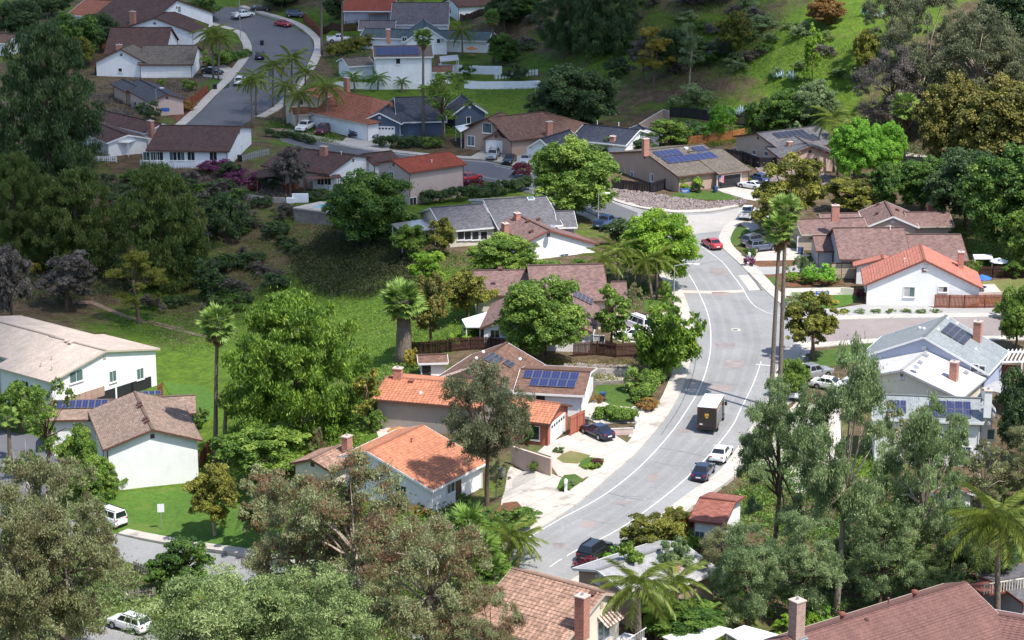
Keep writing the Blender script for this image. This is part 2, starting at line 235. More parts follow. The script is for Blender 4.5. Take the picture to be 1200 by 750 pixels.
# ------------------------------------------------------------------ object helpers
def tag(o, label=None, cat=None, group=None, kind=None):
    if label: o['label'] = label
    if cat: o['category'] = cat
    if group: o['group'] = group
    if kind: o['kind'] = kind
    return o
def empty(name, loc, rz=0.0):
    o = bpy.data.objects.new(name, None); o.empty_display_size = .5; o.location = loc; o.rotation_euler = (0, 0, rz); col.objects.link(o); return o
def link(name, me, mat=None, parent=None, loc=None):
    o = bpy.data.objects.new(name, me); col.objects.link(o)
    if parent is not None: o.parent = parent
    if loc is not None: o.location = loc
    if mat is not None:
        if not me.materials: me.materials.append(M[mat])
        elif me.materials[0] is not M[mat]:
            o.material_slots[0].link = 'OBJECT'; o.material_slots[0].material = M[mat]
    return o
class MB:
    """collects faces of ONE mesh"""
    def __init__(s): s.v = []; s.f = []; s.uv = []
    def face(s, pts, uv=None):
        i = len(s.v); s.v += [tuple(p) for p in pts]; s.f.append(tuple(range(i, i + len(pts)))); s.uv.append(uv or [(0, 0)] * len(pts))
    def hexa(s, b, t):      # bottom loop, top loop (same order, counter-clockwise from above)
        n = len(b); i = len(s.v); s.v += [tuple(p) for p in b] + [tuple(p) for p in t]
        s.f.append(tuple(range(i + n - 1, i - 1, -1))); s.uv.append([(0, 0)] * n)
        s.f.append(tuple(range(i + n, i + 2 * n))); s.uv.append([(0, 0)] * n)
        for k in range(n):
            j = (k + 1) % n; s.f.append((i + k, i + j, i + n + j, i + n + k)); s.uv.append([(0, 0)] * 4)
    def box(s, c, ax, ay, az, sx, sy, sz):   # centre, axes, full sizes
        c = Vector(c); ax = Vector(ax) * sx / 2; ay = Vector(ay) * sy / 2; az = Vector(az) * sz / 2
        q = lambda z: [c - ax - ay + z, c + ax - ay + z, c + ax + ay + z, c - ax + ay + z]
        s.hexa(q(-az), q(az))
    def abox(s, x0, x1, y0, y1, z0, z1):
        q = lambda z: [(x0, y0, z), (x1, y0, z), (x1, y1, z), (x0, y1, z)]
        s.hexa(q(z0), q(z1))
    def tube(s, pts, radii, n=7, cap=True):
        rings = []
        for k, p in enumerate(pts):
            p = Vector(p); a = Vector(pts[max(k - 1, 0)]); b = Vector(pts[min(k + 1, len(pts) - 1)]); d = (b - a).normalized()
            x = d.cross(Vector((.31, .17, .93))).normalized() if abs(d.z) < .98 else Vector((1, 0, 0)); x = (x - d * x.dot(d)).normalized(); y = d.cross(x)
            i = len(s.v); s.v += [tuple(p + (x * math.cos(6.2832 * m / n) + y * math.sin(6.2832 * m / n)) * radii[k]) for m in range(n)]; rings.append(i)
        for a, b in zip(rings, rings[1:]):
            for m in range(n):
                j = (m + 1) % n; s.f.append((a + m, a + j, b + j, b + m)); s.uv.append([(0, 0)] * 4)
        if cap:
            s.f.append(tuple(rings[-1] + m for m in range(n))); s.uv.append([(0, 0)] * n)
            s.f.append(tuple(rings[0] + n - 1 - m for m in range(n))); s.uv.append([(0, 0)] * n)
    def mesh(s, name, off=(0, 0, 0), smooth=False, uv=False):
        me = bpy.data.meshes.new(name); o = Vector(off)
        me.from_pydata([tuple(Vector(p) - o) for p in s.v], [], s.f)
        if uv:
            l = me.uv_layers.new(name='UVMap'); flat = [c for f in s.uv for q in f for c in q]; l.data.foreach_set('uv', flat)
        if smooth: me.polygons.foreach_set('use_smooth', [True] * len(me.polygons))
        me.update(); return me
    def build(s, name, mat, parent=None, off=None, smooth=False, uv=False):
        if off is None: off = parent.location if parent is not None else (0, 0, 0)
        return link(name, s.mesh(name, off, smooth, uv), mat, parent)
def recalc(me):
    bm = bmesh.new(); bm.from_mesh(me); bmesh.ops.recalc_face_normals(bm, faces=bm.faces); bm.to_mesh(me); bm.free()
def bevel(me, w, seg=2, ang=.5):
    bm = bmesh.new(); bm.from_mesh(me); bmesh.ops.remove_doubles(bm, verts=bm.verts, dist=1e-4); bmesh.ops.recalc_face_normals(bm, faces=bm.faces)
    es = [e for e in bm.edges if len(e.link_faces) == 2 and e.calc_face_angle(0) > ang]
    bmesh.ops.bevel(bm, geom=es, offset=w, segments=seg, affect='EDGES', profile=.6); bm.to_mesh(me); bm.free()

# ------------------------------------------------------------------ terrain
def lines(lo, hi, step, far):
    a = list(np.arange(lo, hi + .1, step)); d = step; x = hi
    while x < far: d *= 1.7; x += d; a.append(x)
    d = step; x = lo
    while x > -far: d *= 1.7; x -= d; a.insert(0, x)
    return np.array(a)
GRASS = [(900,100,.75),(960,60,.72),(860,120,.65),(880,30,.55),(620,110,.9),(590,115,1),(560,115,.9),(640,60,.45),(760,90,.3),(800,40,.35),(1000,100,.6),(1060,180,.2),(1150,60,.4),(430,390,1.1),(445,360,1.05),(400,420,.8),(330,300,.58),(310,330,.62),(380,250,.8),(280,270,.36),(250,330,.38),(270,300,.45),(200,410,.9),(225,460,1.2),(160,400,.6),(130,390,.35),(200,375,.35),(60,370,.3),(100,300,.3),(190,330,.25),(300,240,.1),(470,470,.35),(500,440,.25),(250,560,.8),(180,590,1.1),(290,625,1.1),(100,560,.6),(500,300,.3),(640,350,.3),(700,430,.2),(1000,330,.25),(1100,400,.2),(1000,560,.3),(950,640,.3),(1100,620,.35),(640,700,.3),(450,620,.35),(150,700,.35),(250,80,.3),(120,100,.25),(500,140,.25),(720,160,.3),(830,190,.2),(1100,220,.25),(420,300,.4),(980,180,.3),(500,50,.25),(520,10,.6),(440,20,.5),(360,10,.5),(60,100,.45),(40,60,.4),(150,140,.4),(380,165,.4),(680,60,.35)]
def make_terrain():
    xs, ys = lines(-265, 265, 2.5, 6000), lines(100, 640, 2.5, 9000)
    pts = np.array([[*G(x, y).xy, v] for x, y, v in GRASS])
    V = []; gv = []
    for y in ys:
        for x in xs: V.append((x, y, H(x, y)))
    VA = np.array(V); acc = np.zeros(len(V)); wt = np.full(len(V), 1e-6); acc += 1e-6 * .4
    for px_, py_, v in pts:
        w = np.exp(-((VA[:, 0] - px_) ** 2 + (VA[:, 1] - py_) ** 2) / (2 * 13.0 ** 2)); acc += w * v; wt += w
    nx, ny = len(xs), len(ys)
    Fc = [t for j in range(ny - 1) for i in range(nx - 1) for t in ((j * nx + i, j * nx + i + 1, (j + 1) * nx + i + 1), (j * nx + i, (j + 1) * nx + i + 1, (j + 1) * nx + i))]
    me = bpy.data.meshes.new('ground'); me.from_pydata(V, [], Fc)
    a = me.attributes.new('grass', 'FLOAT', 'POINT'); a.data.foreach_set('value', (acc / wt).astype(np.float32))
    me.polygons.foreach_set('use_smooth', [True] * len(Fc)); me.update()
    tag(link('ground', me, 'ground'), kind='structure')
def smooth_line(pts, step=2.0, closed=False):
    pts = [Vector(p) for p in pts]; n = len(pts); out = []
    for i in range(n if closed else n - 1):
        if closed: a, b, c, d = pts[i - 1], pts[i], pts[(i + 1) % n], pts[(i + 2) % n]
        else: a, b, c, d = pts[max(i - 1, 0)], pts[i], pts[i + 1], pts[min(i + 2, n - 1)]
        k = max(1, int((c - b).length / step))
        for m in range(k):
            t = m / k; out.append(.5 * (2 * b + (c - a) * t + (2 * a - 5 * b + 4 * c - d) * t * t + (3 * b - a - 3 * c + d) * t ** 3))
    if not closed: out.append(pts[-1])
    return out
def drape(name, pts, mat, off, kind='structure', smooth=False, cell=2.5, parent=None, px=True):
    g = [G(*p) for p in pts] if px else [Vector(p) for p in pts]
    if smooth: g = smooth_line(g, 1.5, True)
    bm = bmesh.new(); f = bm.faces.new([bm.verts.new((p.x, p.y, 0)) for p in g])
    if f.normal.z < 0 or f.calc_area() and (f.normal_update() or f.normal.z < 0): f.normal_flip()
    bmesh.ops.triangulate(bm, faces=bm.faces)
    x0, x1 = min(p.x for p in g), max(p.x for p in g); y0, y1 = min(p.y for p in g), max(p.y for p in g)
    for k in np.arange(math.floor(x0 / cell) * cell, x1, cell): bmesh.ops.bisect_plane(bm, geom=bm.verts[:] + bm.edges[:] + bm.faces[:], plane_co=(k, 0, 0), plane_no=(1, 0, 0))
    for k in np.arange(math.floor(y0 / cell) * cell, y1, cell): bmesh.ops.bisect_plane(bm, geom=bm.verts[:] + bm.edges[:] + bm.faces[:], plane_co=(0, k, 0), plane_no=(0, 1, 0))
    for k in np.arange(math.floor((x0 - y1) / cell) * cell, x1 - y0, cell): bmesh.ops.bisect_plane(bm, geom=bm.verts[:] + bm.edges[:] + bm.faces[:], plane_co=(k, 0, 0), plane_no=(1, -1, 0))
    bmesh.ops.triangulate(bm, faces=bm.faces)
    for v in bm.verts: v.co.z = H(v.co.x, v.co.y) + off
    me = bpy.data.meshes.new(name); bm.to_mesh(me); bm.free()
    return tag(link(name, me, mat, parent), kind=kind)
def strip(name, pts, width, mat, off, thick=0.0, side=0, kind='structure', px=True, step=1.5, smooth=True, end_drop=0, depth=.4):
    """a ribbon along a line; side -1/0/1: the line is its right edge / its middle / its left edge"""
    g = [G(*p) for p in pts] if px else [Vector(p) for p in pts]
    if smooth: g = smooth_line(g, step)
    else:
        q = []
        for a, b in zip(g, g[1:]):
            k = max(1, int((b - a).length / step)); q += [a.lerp(b, m / k) for m in range(k)]
        g = q + [g[-1]]
    mb = MB(); A = []; B = []
    for i, p in enumerate(g):
        d = g[min(i + 1, len(g) - 1)] - g[max(i - 1, 0)]; d.z = 0; d.normalize(); n = Vector((-d.y, d.x, 0))
        l, r = {0: (.5, -.5), 1: (0, -1), -1: (1, 0)}[side]
        a, b = p + n * l * width, p + n * r * width
        zt = max(H(a.x, a.y), H(b.x, b.y)) if thick else 0
        A.append(Vector((a.x, a.y, (zt if thick else H(a.x, a.y)) + off + thick))); B.append(Vector((b.x, b.y, (zt if thick else H(b.x, b.y)) + off + thick)))
    dz = Vector((0, 0, -(thick + depth)))
    for i in range(len(g) - 1):
        mb.face([A[i], B[i], B[i + 1], A[i + 1]][::-1] if False else [B[i], B[i + 1], A[i + 1], A[i]])
        if thick:
            mb.face([A[i], A[i + 1], A[i + 1] + dz, A[i] + dz]); mb.face([B[i + 1], B[i], B[i] + dz, B[i + 1] + dz])
    if thick:
        mb.face([A[0], A[0] + dz, B[0] + dz, B[0]]); mb.face([B[-1], B[-1] + dz, A[-1] + dz, A[-1]])
    return tag(mb.build(name, mat), kind=kind)
# ------------------------------------------------------------------ houses
UP = Vector((0, 0, 1))
class Block: pass
REPORT = []; PADS = []
def ray_plane(px, py, p0, n):
    d = ray(px, py); o = Vector((0, 0, CAMH)); return o + d * ((p0 - o).dot(n) / d.dot(n))
class House:
    def __init__(s, name, label, cat='house', group=None):
        s.name, s.label, s.cat, s.group = name, label, cat, group; s.root = None; s.zb = None; s.blocks = []
    def start(s, loc):
        s.root = empty(s.name, loc); tag(s.root, s.label, s.cat, s.group)
    def block(s, r0, r1, e, h, wall, roof, rise=None, end=None, w2=None, over=.5, gin=.35, hip=(0, 0), trim='trim_white', course=None, zb=None, dz=0.0, slope=.33, two=True, smax=.48):
        b = Block(); zb0 = zb if zb is not None else s.zb
        z = zb0 if zb0 is not None else 0.0
        def fit(z, rs, side=None):
            a, c, q = P(*r0, z + h + rs), P(*r1, z + h + rs), P(*e, z + h)
            u = (c - a); u.z = 0; L = u.length; u.normalize()
            v = Vector((-u.y, u.x, 0))
            if side is None: side = 1 if (q - a).dot(v) > 0 else -1
            v = v * side; return a, c, q, u, v, L, (q - a).dot(v), side
        for it in range(4):
            sd = fit(z, .05)[7]; rs = None       # which side of the ridge the measured eave lies on
            if rise is not None: rs = rise
            elif end is not None:
                best = None
                for sg in (1, -1):
                    for k in range(90):
                        t = .4 + k * .05; a, c, q, u, v, L, d, _s = fit(z, t, sg); err = abs((q - (a if end == 0 else c)).dot(u))
                        if d > 1.2 and .2 < t / d < smax and (best is None or err < best[0]): best = (err, t, sg)
                if best: sd = best[2]
                if best: rs = best[1]
            if rs is None:
                lo_, hi_ = .1, 6.0
                for _ in range(40):
                    md = (lo_ + hi_) / 2
                    if md < slope * max(.2, fit(z, md, sd)[6]): lo_ = md
                    else: hi_ = md
                rs = lo_
            a, c, q, u, v, L, d, _s = fit(z, rs, sd); d = max(d, 1.0)
            if zb0 is None:
                m = (a + c) / 2; z = H(m.x, m.y) + .05
        z += dz
        PADS.append((b, None))
        if s.zb is None: s.zb = z
        b.a, b.c, b.u, b.v, b.L, b.w, b.rs, b.h, b.z = a, c, u, v, L, d, rs, h, z
        b.w2 = w2 if w2 is not None else d
        m = (a + c) / 2; m.z = z
        if s.root is None: s.start(m)
        REPORT.append((s.name, round(L, 1), round(d, 1), round(rs, 2), round(z, 1)))
        k0, k1 = hip
        b.o = a.copy(); b.o.z = z           # local origin: ridge start on the ground
        b.over, b.gin = over, gin
        t2 = rs * min(1.0, b.w2 / d) if b.w2 < d else rs
        hb = h - (rs * (b.w2 / d) - rs if b.w2 > d else 0)          # a wider rear slope comes down lower
        hb2 = h + rs - rs * b.w2 / d
        b.hb2 = hb2
        pt = lambda uu, vv, zz: b.o + u * uu + v * vv + UP * zz
        b.pt = pt
        th = .17
        slope_len = math.hypot(d, rs)
        e0, e1 = (-k0 * d, L + k1 * d)
        mb = MB()
        def plane(q4, uvs):
            lo = [p - UP * th for p in q4]; n = len(q4); nn = (q4[1] - q4[0]).cross(q4[2] - q4[0])
            if nn.z < 0: q4, lo, uvs = q4[::-1], lo[::-1], uvs[::-1]
            mb.face(q4, uvs); mb.face(lo[::-1])
            for i in range(n):
                j = (i + 1) % n; mb.face([lo[i], lo[j], q4[j], q4[i]])
        H1 = h + rs
        plane([pt(0, 0, H1), pt(L, 0, H1), pt(e1, d, h), pt(e0, d, h)], [(0, 0), (L, 0), (e1, slope_len), (e0, slope_len)])
        sl2 = math.hypot(b.w2, h + rs - hb2)
        plane([pt(0, 0, H1), pt(L, 0, H1), pt(e1, -b.w2, hb2), pt(e0, -b.w2, hb2)], [(0, 0), (L, 0), (e1, sl2), (e0, sl2)])
        if k0: plane([pt(0, 0, H1), pt(e0, d, h), pt(e0, -b.w2, hb2)], [(0, 0), (d, slope_len), (-b.w2, slope_len)])
        if k1: plane([pt(L, 0, H1), pt(e1, d, h), pt(e1, -b.w2, hb2)], [(0, 0), (d, slope_len), (-b.w2, slope_len)])
        rf = mb.build('roof', roof, s.root, uv=True)
        b.roof = rf
        # raised tile courses, real steps down the slope (with barrel ribs when asked)
        if course:
            cm = MB(); nrow = int(slope_len / course[0]); per = course[1]
            sides = [(1, d, rs, 0)] + ([(-1, b.w2, h + rs - hb2, 0)] if two else [])
            for sg, ww, dr, _ in sides:
                for k in range(nrow):
                    t0, t1 = k / nrow, (k + 1) / nrow
                    x0, x1 = -k0 * d * t1 if k0 else 0, L + (k1 * d * t1 if k1 else 0)
                    nc = max(1, int((x1 - x0) / per)); jit = random.uniform(-.01, .01)
                    prev = None
                    for i in range(nc * 2 + 1):
                        x = x0 + (x1 - x0) * i / (nc * 2); rb = .055 if i % 2 else 0.0
                        up = pt(x, sg * ww * t0, H1 - dr * t0 + .015 + rb + jit); dn = pt(x, sg * ww * t1, H1 - dr * t1 + .06 + rb + jit); ft = pt(x, sg * ww * t1, H1 - dr * t1 + .005)
                        if prev:
                            U0 = x; U1 = x - (x1 - x0) / (nc * 2); V0, V1 = t0 * slope_len, t1 * slope_len
                            qa = [prev[0], up, dn, prev[1]]; ua = [(U1, V0), (U0, V0), (U0, V1), (U1, V1)]
                            qb = [prev[1], dn, ft, prev[2]]; ub = [(U1, V1 - .02), (U0, V1 - .02), (U0, V1 - .01), (U1, V1 - .01)]
                            if sg * (u.cross(v)).z > 0: qa, ua, qb, ub = qa[::-1], ua[::-1], qb[::-1], ub[::-1]
                            cm.face(qa, ua); cm.face(qb, ub)
                        prev = (up, dn, ft)
            if sg: pass
            tag(cm.build('roof_tiles', roof, s.root, uv=True), kind='stuff')
        # ridge cap
        rc = MB(); rc.box((pt(0, 0, H1) + pt(L, 0, H1)) / 2 + UP * .035, u, v, UP, L - .02, .34, .09); rc.build('ridge_cap', roof, s.root, uv=True)
        # fascia boards along eaves and rakes
        fb = MB(); tw = .05
        def bar(p, q):
            dd = (q - p); ln = dd.length; dd.normalize(); sd = dd.cross(UP).normalized(); up2 = sd.cross(dd).normalized()
            fb.box((p + q) / 2 - UP * .10, dd, sd, up2, ln, tw, .24)
        bar(pt(e0, d + .03, h), pt(e1, d + .03, h)); bar(pt(e0, -b.w2 - .03, hb2), pt(e1, -b.w2 - .03, hb2))
        for x, kk in ((-.03, k0), (L + .03, k1)):
            if not kk: bar(pt(x, 0, H1), pt(x, d, h)); bar(pt(x, 0, H1), pt(x, -b.w2, hb2))
        fb.build('fascia', trim, s.root)
        # walls: pentagon prism, tucked under the roof slab
        tan = rs / d; wm = MB(); g0, g1 = (e0 + over if k0 else gin), (e1 - over if k1 else L - gin); vE, vB = d - over, -(b.w2 - over)
        zE = h + tan * over - th - .01; zB = hb2 + tan * over - th - .01; zR = H1 - th - .01; low = -1.6
        if k0 or k1:
            ztop = min(zE, zB); lo = [pt(g0, vB, low), pt(g1, vB, low), pt(g1, vE, low), pt(g0, vE, low)]; hi = [pt(g0, vB, zB), pt(g1, vB, zB), pt(g1, vE, zE), pt(g0, vE, zE)]
            wm.hexa(lo, hi)
        else:
            A = [pt(g0, vB, low), pt(g0, vE, low), pt(g0, vE, zE), pt(g0, 0, zR), pt(g0, vB, zB)]; Bq = [pt(g1, vB, low), pt(g1, vE, low), pt(g1, vE, zE), pt(g1, 0, zR), pt(g1, vB, zB)]
            wm.hexa(A, Bq)
        wo_ = wm.build('wall', wall, s.root); recalc(wo_.data)
        if not (k0 or k1) and rs > .7:
            for x_, s_n in ((g0, -1), (g1, 1)):          # louvred gable vents
                gv = MB(); c_ = pt(x_, 0, H1 - .28 * rs - .45) + u * s_n * .03
                for q_ in range(4): gv.box(c_ + UP * (q_ - 1.5) * .13, v, u, UP, .5, .07, .09)
                gv.build('gable_vent', trim, s.root)
        for x_ in (g0 + .08, g1 - .08):                 # rain pipes at the eave corners
            dp = MB(); dp.tube([pt(x_, vE + .07, -.8), pt(x_, vE + .07, h - .25), pt(x_, d - .05, h - .1)], [.05, .05, .05], 6); dp.build('downspout', trim, s.root)
        b.face = {'E': (pt(0, vE, 0), v), 'B': (pt(0, vB, 0), -v), 'G0': (pt(g0, 0, 0), -u), 'G1': (pt(g1, 0, 0), u)}
        nE = (v * rs + UP * d).normalized(); b.roofE = (pt(0, 0, H1), nE, u, (v * d - UP * rs).normalized())
        nB = (-v * (h + rs - hb2) + UP * b.w2).normalized(); b.roofB = (pt(0, 0, H1), nB, u, (-v * b.w2 - UP * (h + rs - hb2)).normalized())
        s.blocks.append(b); return b
    def spot(s, b, f, px, py):
        p0, n = b.face[f]; p = ray_plane(px, py, p0, n); t = UP.cross(n).normalized(); return p, t, n
    def win(s, b, f, px, py, w=1.3, h=1.1, split=2, glass='glass_dark', frame='trim_white'):
        p, t, n = s.spot(b, f, px, py); fr = MB(); k = .09
        for sx in (-1, 1): fr.box(p + t * sx * (w / 2) + n * .03, t, n, UP, k, .10, h + k)
        for sz in (-1, 1): fr.box(p + UP * sz * (h / 2) + n * .033, t, n, UP, w - k, .10, k)
        for i in range(1, split): fr.box(p + t * (w * i / split - w / 2) + n * .031, t, n, UP, .05, .08, h - k)
        o = fr.build('window', frame, s.root)
        for i in range(split):
            g = MB(); g.box(p + t * (w * (i + .5) / split - w / 2) + n * .012, t, n, UP, w / split - .05, .02, h - k); g.build('pane', glass if random.random() < .62 else random.choice(('glass_teal', 'curtain', 'glass_dark')), o, off=s.root.location)
        sl_ = MB(); sl_.box(p - UP * (h / 2 + .09) + n * .07, t, n, UP, w + .22, .18, .07); sl_.build('sill', frame, o, off=s.root.location)
        return o
    def garage(s, b, f, px, py, w=4.8, h=2.15, mat='door_white', lites=0, frame='trim_white'):
        p, t, n = s.spot(b, f, px, py); p.z = b.z + h / 2 + .05; m = MB()
        for k in range(4): m.box(p + UP * (-h / 2 + h * (k + .5) / 4) + n * .05, t, n, UP, w, .07, h / 4 - .03)
        m.box(p + n * .03, t, n, UP, w, .04, h - .02)
        d = m.build('garage_door', mat, s.root)
        fr = MB()
        for sx in (-1, 1): fr.box(p + t * sx * (w / 2 + .07) + n * .05, t, n, UP, .13, .11, h)
        fr.box(p + UP * (h / 2 + .08) + n * .051, t, n, UP, w + .28, .11, .15); fr.build('door_frame', frame, d, off=s.root.location)
        for k in range(lites):
            g = MB(); g.box(p + UP * (h * .375) + t * (w * (k + .5) / lites - w / 2) + n * .09, t, n, UP, w / lites * .62, .03, .3); g.build('pane', 'glass_dark', d, off=s.root.location)
        return d
    def door(s, b, f, px, py, w=1.0, h=2.1, mat='door_brown'):
        p, t, n = s.spot(b, f, px, py); p.z = b.z + h / 2 + .05; m = MB(); m.box(p + n * .03, t, n, UP, w, .08, h); d = m.build('door', mat, s.root)
        k = MB(); k.box(p + t * w * .4 + n * .1 - UP * .05, t, n, UP, .06, .08, .12); k.build('handle', 'metal_grey', d, off=s.root.location); return d
    def solar(s, b, f, tl, tr, bl, nu, nv, mat='solar_blue', frame='panel_frame'):
        p0, n, u, sl = b.roofE if f == 'E' else b.roofB
        q = [ray_plane(x, y, p0, n) for x, y in (tl, tr, bl)]
        du = (q[1] - q[0]).dot(u); dv = (q[2] - q[0]).dot(sl)
        sgn = 1 if du > 0 else -1; du = abs(du); pu, pv = du / nu, dv / nv
        for i in range(nu):
            for j in range(nv):
                c = q[0] + u * sgn * pu * (i + .5) + sl * pv * (j + .5) + n * .15
                m = MB(); m.box(c, u, sl, n, pu - .05, pv - .05, .05)
                o = m.build('solar_panel', frame, s.root)
                g = MB(); nc = 3 if pu > .8 else 2; nr = 5
                for a in range(nc):
                    for bb in range(nr): g.box(c + n * .028 + u * ((a + .5) / nc - .5) * (pu - .12) + sl * ((bb + .5) / nr - .5) * (pv - .12), u, sl, n, (pu - .12) / nc - .018, (pv - .12) / nr - .018, .012)
                g.build('cell_glass', mat, o, off=s.root.location)
    def on_roof(s, b, f, px, py):
        p0, n, u, sl = b.roofE if f == 'E' else b.roofB; return ray_plane(px, py, p0, n), n, u, sl
    def chimney(s, b, f, px, py, top, w=1.0, dp=.75, mat='brick_red', cap='concrete_pink'):
        p, n, u, sl = s.on_roof(b, f, px, py); hh = (py - top) / ppm(p) / .97
        m = MB(); m.box(p + UP * (hh / 2 - .4), b.u, b.v, UP, w, dp, hh + .8); c = m.build('chimney', mat, s.root)
        k = MB(); k.box(p + UP * (hh + .04), b.u, b.v, UP, w + .14, dp + .14, .12); k.build('chimney_cap', cap, c, off=s.root.location)
        fl = MB(); fl.tube([p + UP * (hh + .08), p + UP * (hh + .32)], [.14, .13], 8); fl.build('flue', 'metal_grey', c, off=s.root.location); return c
    def vent(s, b, f, px, py, kind='pipe', mat='metal_grey'):
        p, n, u, sl = s.on_roof(b, f, px, py); m = MB()
        if kind == 'pipe': m.tube([p - UP * .1, p + UP * .42, p + UP * .45, p + UP * .55], [.07, .07, .12, .1], 8)
        elif kind == 'box': m.box(p + n * .12, u, sl, n, .5, .5, .3); m.box(p + n * .29, u, sl, n, .6, .6, .05)
        elif kind == 'turbine': m.tube([p - UP * .1, p + UP * .28, p + UP * .3, p + UP * .42, p + UP * .58, p + UP * .66], [.17, .17, .25, .33, .27, .06], 12)
        elif kind == 'dome': m.tube([p - n * .02, p + n * .06, p + n * .2, p + n * .3], [.18, .22, .17, .05], 12)
        elif kind == 'skylight': m.box(p + n * .1, u, sl, n, 1.1, .9, .22)
        o = m.build('skylight' if kind == 'skylight' else 'roof_vent', mat, s.root)
        if kind == 'skylight':
            g = MB(); g.box(p + n * .225, u, sl, n, .9, .7, .03); g.build('pane', 'glass_teal', o, off=s.root.location)
        return o
    def dish(s, b, f, px, py):
        p, n, u, sl = s.on_roof(b, f, px, py); m = MB(); d = (SUN + UP * .2).normalized(); c = p + UP * .7
        m.tube([p, p + UP * .65], [.03, .03], 6); m.tube([c - d * .06, c, c + d * .05], [.12, .36, .42], 14); m.tube([c, c + d * .35], [.02, .03], 5); m.build('satellite_dish', 'metal_grey', s.root)
    def slab(s, name, quad, h, mat, t=.14, posts=True, zb=None, pm='trim_white'):
        """flat patio roof given by the pixels of its corners, h above the floor"""
        z = (zb if zb is not None else s.zb) + h; q = [P(x, y, z) for x, y in quad]
        if (q[1] - q[0]).cross(q[2] - q[0]).z < 0: q = q[::-1]
        m = MB(); m.hexa([p - UP * t for p in q], q)
        if s.root is None:
            c = sum(q, Vector()) / 4; c.z = z - h; s.start(c)
        o = m.build(name, mat, s.root)
        if posts:
            c = sum(q, Vector()) / 4
            for p in q:
                b = p.lerp(c, .07); m = MB(); m.box((b.x, b.y, z - t - h / 2 - .3), (1, 0, 0), (0, 1, 0), UP, .14, .14, h + .6); m.build('post', pm, s.root)
        return o

def H_(label, **k): return House('house', label, **k)
# ---- near, left: two-storey condominium blocks
c1 = House('condominium', 'two-storey white condominium with pale stepped roof and pink balcony above carports', 'condominium')
b = c1.block((124, 411), (58, 394), (52.5, 446), 5.0, 'wall_white', 'roof_cream', end=0, trim='trim_tan')
for x, y, w in ((89, 441, 2.2), (132, 441, 1.2), (164, 438, 1.2)): c1.win(b, 'G0', x, y, w, 1.5, glass='glass_teal')
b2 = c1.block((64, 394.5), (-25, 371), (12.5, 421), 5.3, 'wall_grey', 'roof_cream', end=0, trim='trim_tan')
for x, y in ((79, 401), (83, 403)): c1.vent(b, 'E', x, y, 'box', 'trim_tan')
for x, y in ((61, 422), (48, 430), (61, 434)): c1.vent(b, 'E', x, y, 'pipe', 'trim_tan')
for x, y in ((8, 428), (8, 446)): c1.win(b2, 'E', x, y, 1.6, 1.3)
for x, y in ((30, 452), (40, 457), (30, 470), (42, 476)): c1.win(b, 'E', x, y, 1.3, 1.3)
# balcony rail panels and flat dark sheets on the gable wall, painting in the shade of open carports
p, t, n = c1.spot(b, 'G0', 92, 462); m = MB(); m.box(p + n * 1.3, t, n, UP, 6.4, .1, 1.1); bal = m.build('balcony', 'wood_pink', c1.root)
m = MB(); m.box(p + n * .65 - UP * .62, t, n, UP, 6.4, 1.4, .16); m.build('balcony_floor', 'wood_pink', bal, off=c1.root.location)
for k in range(7):
    m = MB(); m.box(p + n * 1.37 + t * (k - 3) * 1.04, t, n, UP, .1, .06, 1.2); m.build('baluster', 'wood_pink', bal, off=c1.root.location)
for x, w in ((100, 3.2), (125, 3.0), (147, 2.8), (166, 3.6)):
    p, t, n = c1.spot(b, 'G0', x, 466); m = MB(); m.box(Vector((p.x, p.y, b.z + .72)) + n * .02, t, n, UP, w, .06, 1.5); m.build('carport_shade_panel', 'door_and_shade_dark', c1.root)
c2 = House('condominium', 'brown-roofed white condominium with big blank gable wall beside the bright lawn', 'condominium')
b = c2.block((179, 503.5), (158, 459), (121, 527.5), 5.1, 'wall_white', 'roof_tan', end=0, trim='trim_brown', over=.6, gin=.5)
bl = c2.block((58, 470), (150, 468), (90, 492), 4.6, 'wall_white', 'roof_tan', slope=.33, trim='trim_brown')
br_ = c2.block((185, 465), (229, 463), (232.5, 484), 4.6, 'wall_white', 'roof_tan', slope=.33, trim='trim_brown')
for x, y in ((164, 474), (165, 477), (171, 492), (173, 495)): c2.vent(b, 'E', x, y, 'box', 'trim_brown')
c2.win(bl, 'E', 97.5, 529, 1.3, 1.0, 1, frame='trim_brown')
for (tl, tr, bo, nu) in (((67, 470.5), (127, 468.8), (67, 480), 8),): c2.solar(bl, 'E', tl, tr, bo, nu, 1, 'solar_blue')
c2.solar(br_, 'E', (160, 460), (189, 465), (166, 464.5), 4, 1, 'solar_blue')
for k in range(4):
    p, t, n = c2.spot(b, 'E', 122.5 + k * 1.0, 550); m = MB(); m.box(Vector((p.x, p.y, b.z + 2.2)) + n * .03 - t * k * .9, t, n, UP, .12, .08, 4.4); m.build('wall_batten', 'trim_brown', c2.root)
m = MB(); g = P(83, 530, c2.zb + 1.2); m.box(g, (1, .15, 0), (-.15, 1, 0), UP, 2.6, .12, 2.4)
for k in range(8): m.box(g + Vector((1, .15, 0)) * (k - 3.5) * .33 + Vector((.15, -1, 0)) * .08, (1, .15, 0), (-.15, 1, 0), UP, .12, .05, 2.4)
m.build('balcony_screen', 'wood_pink', c2.root)
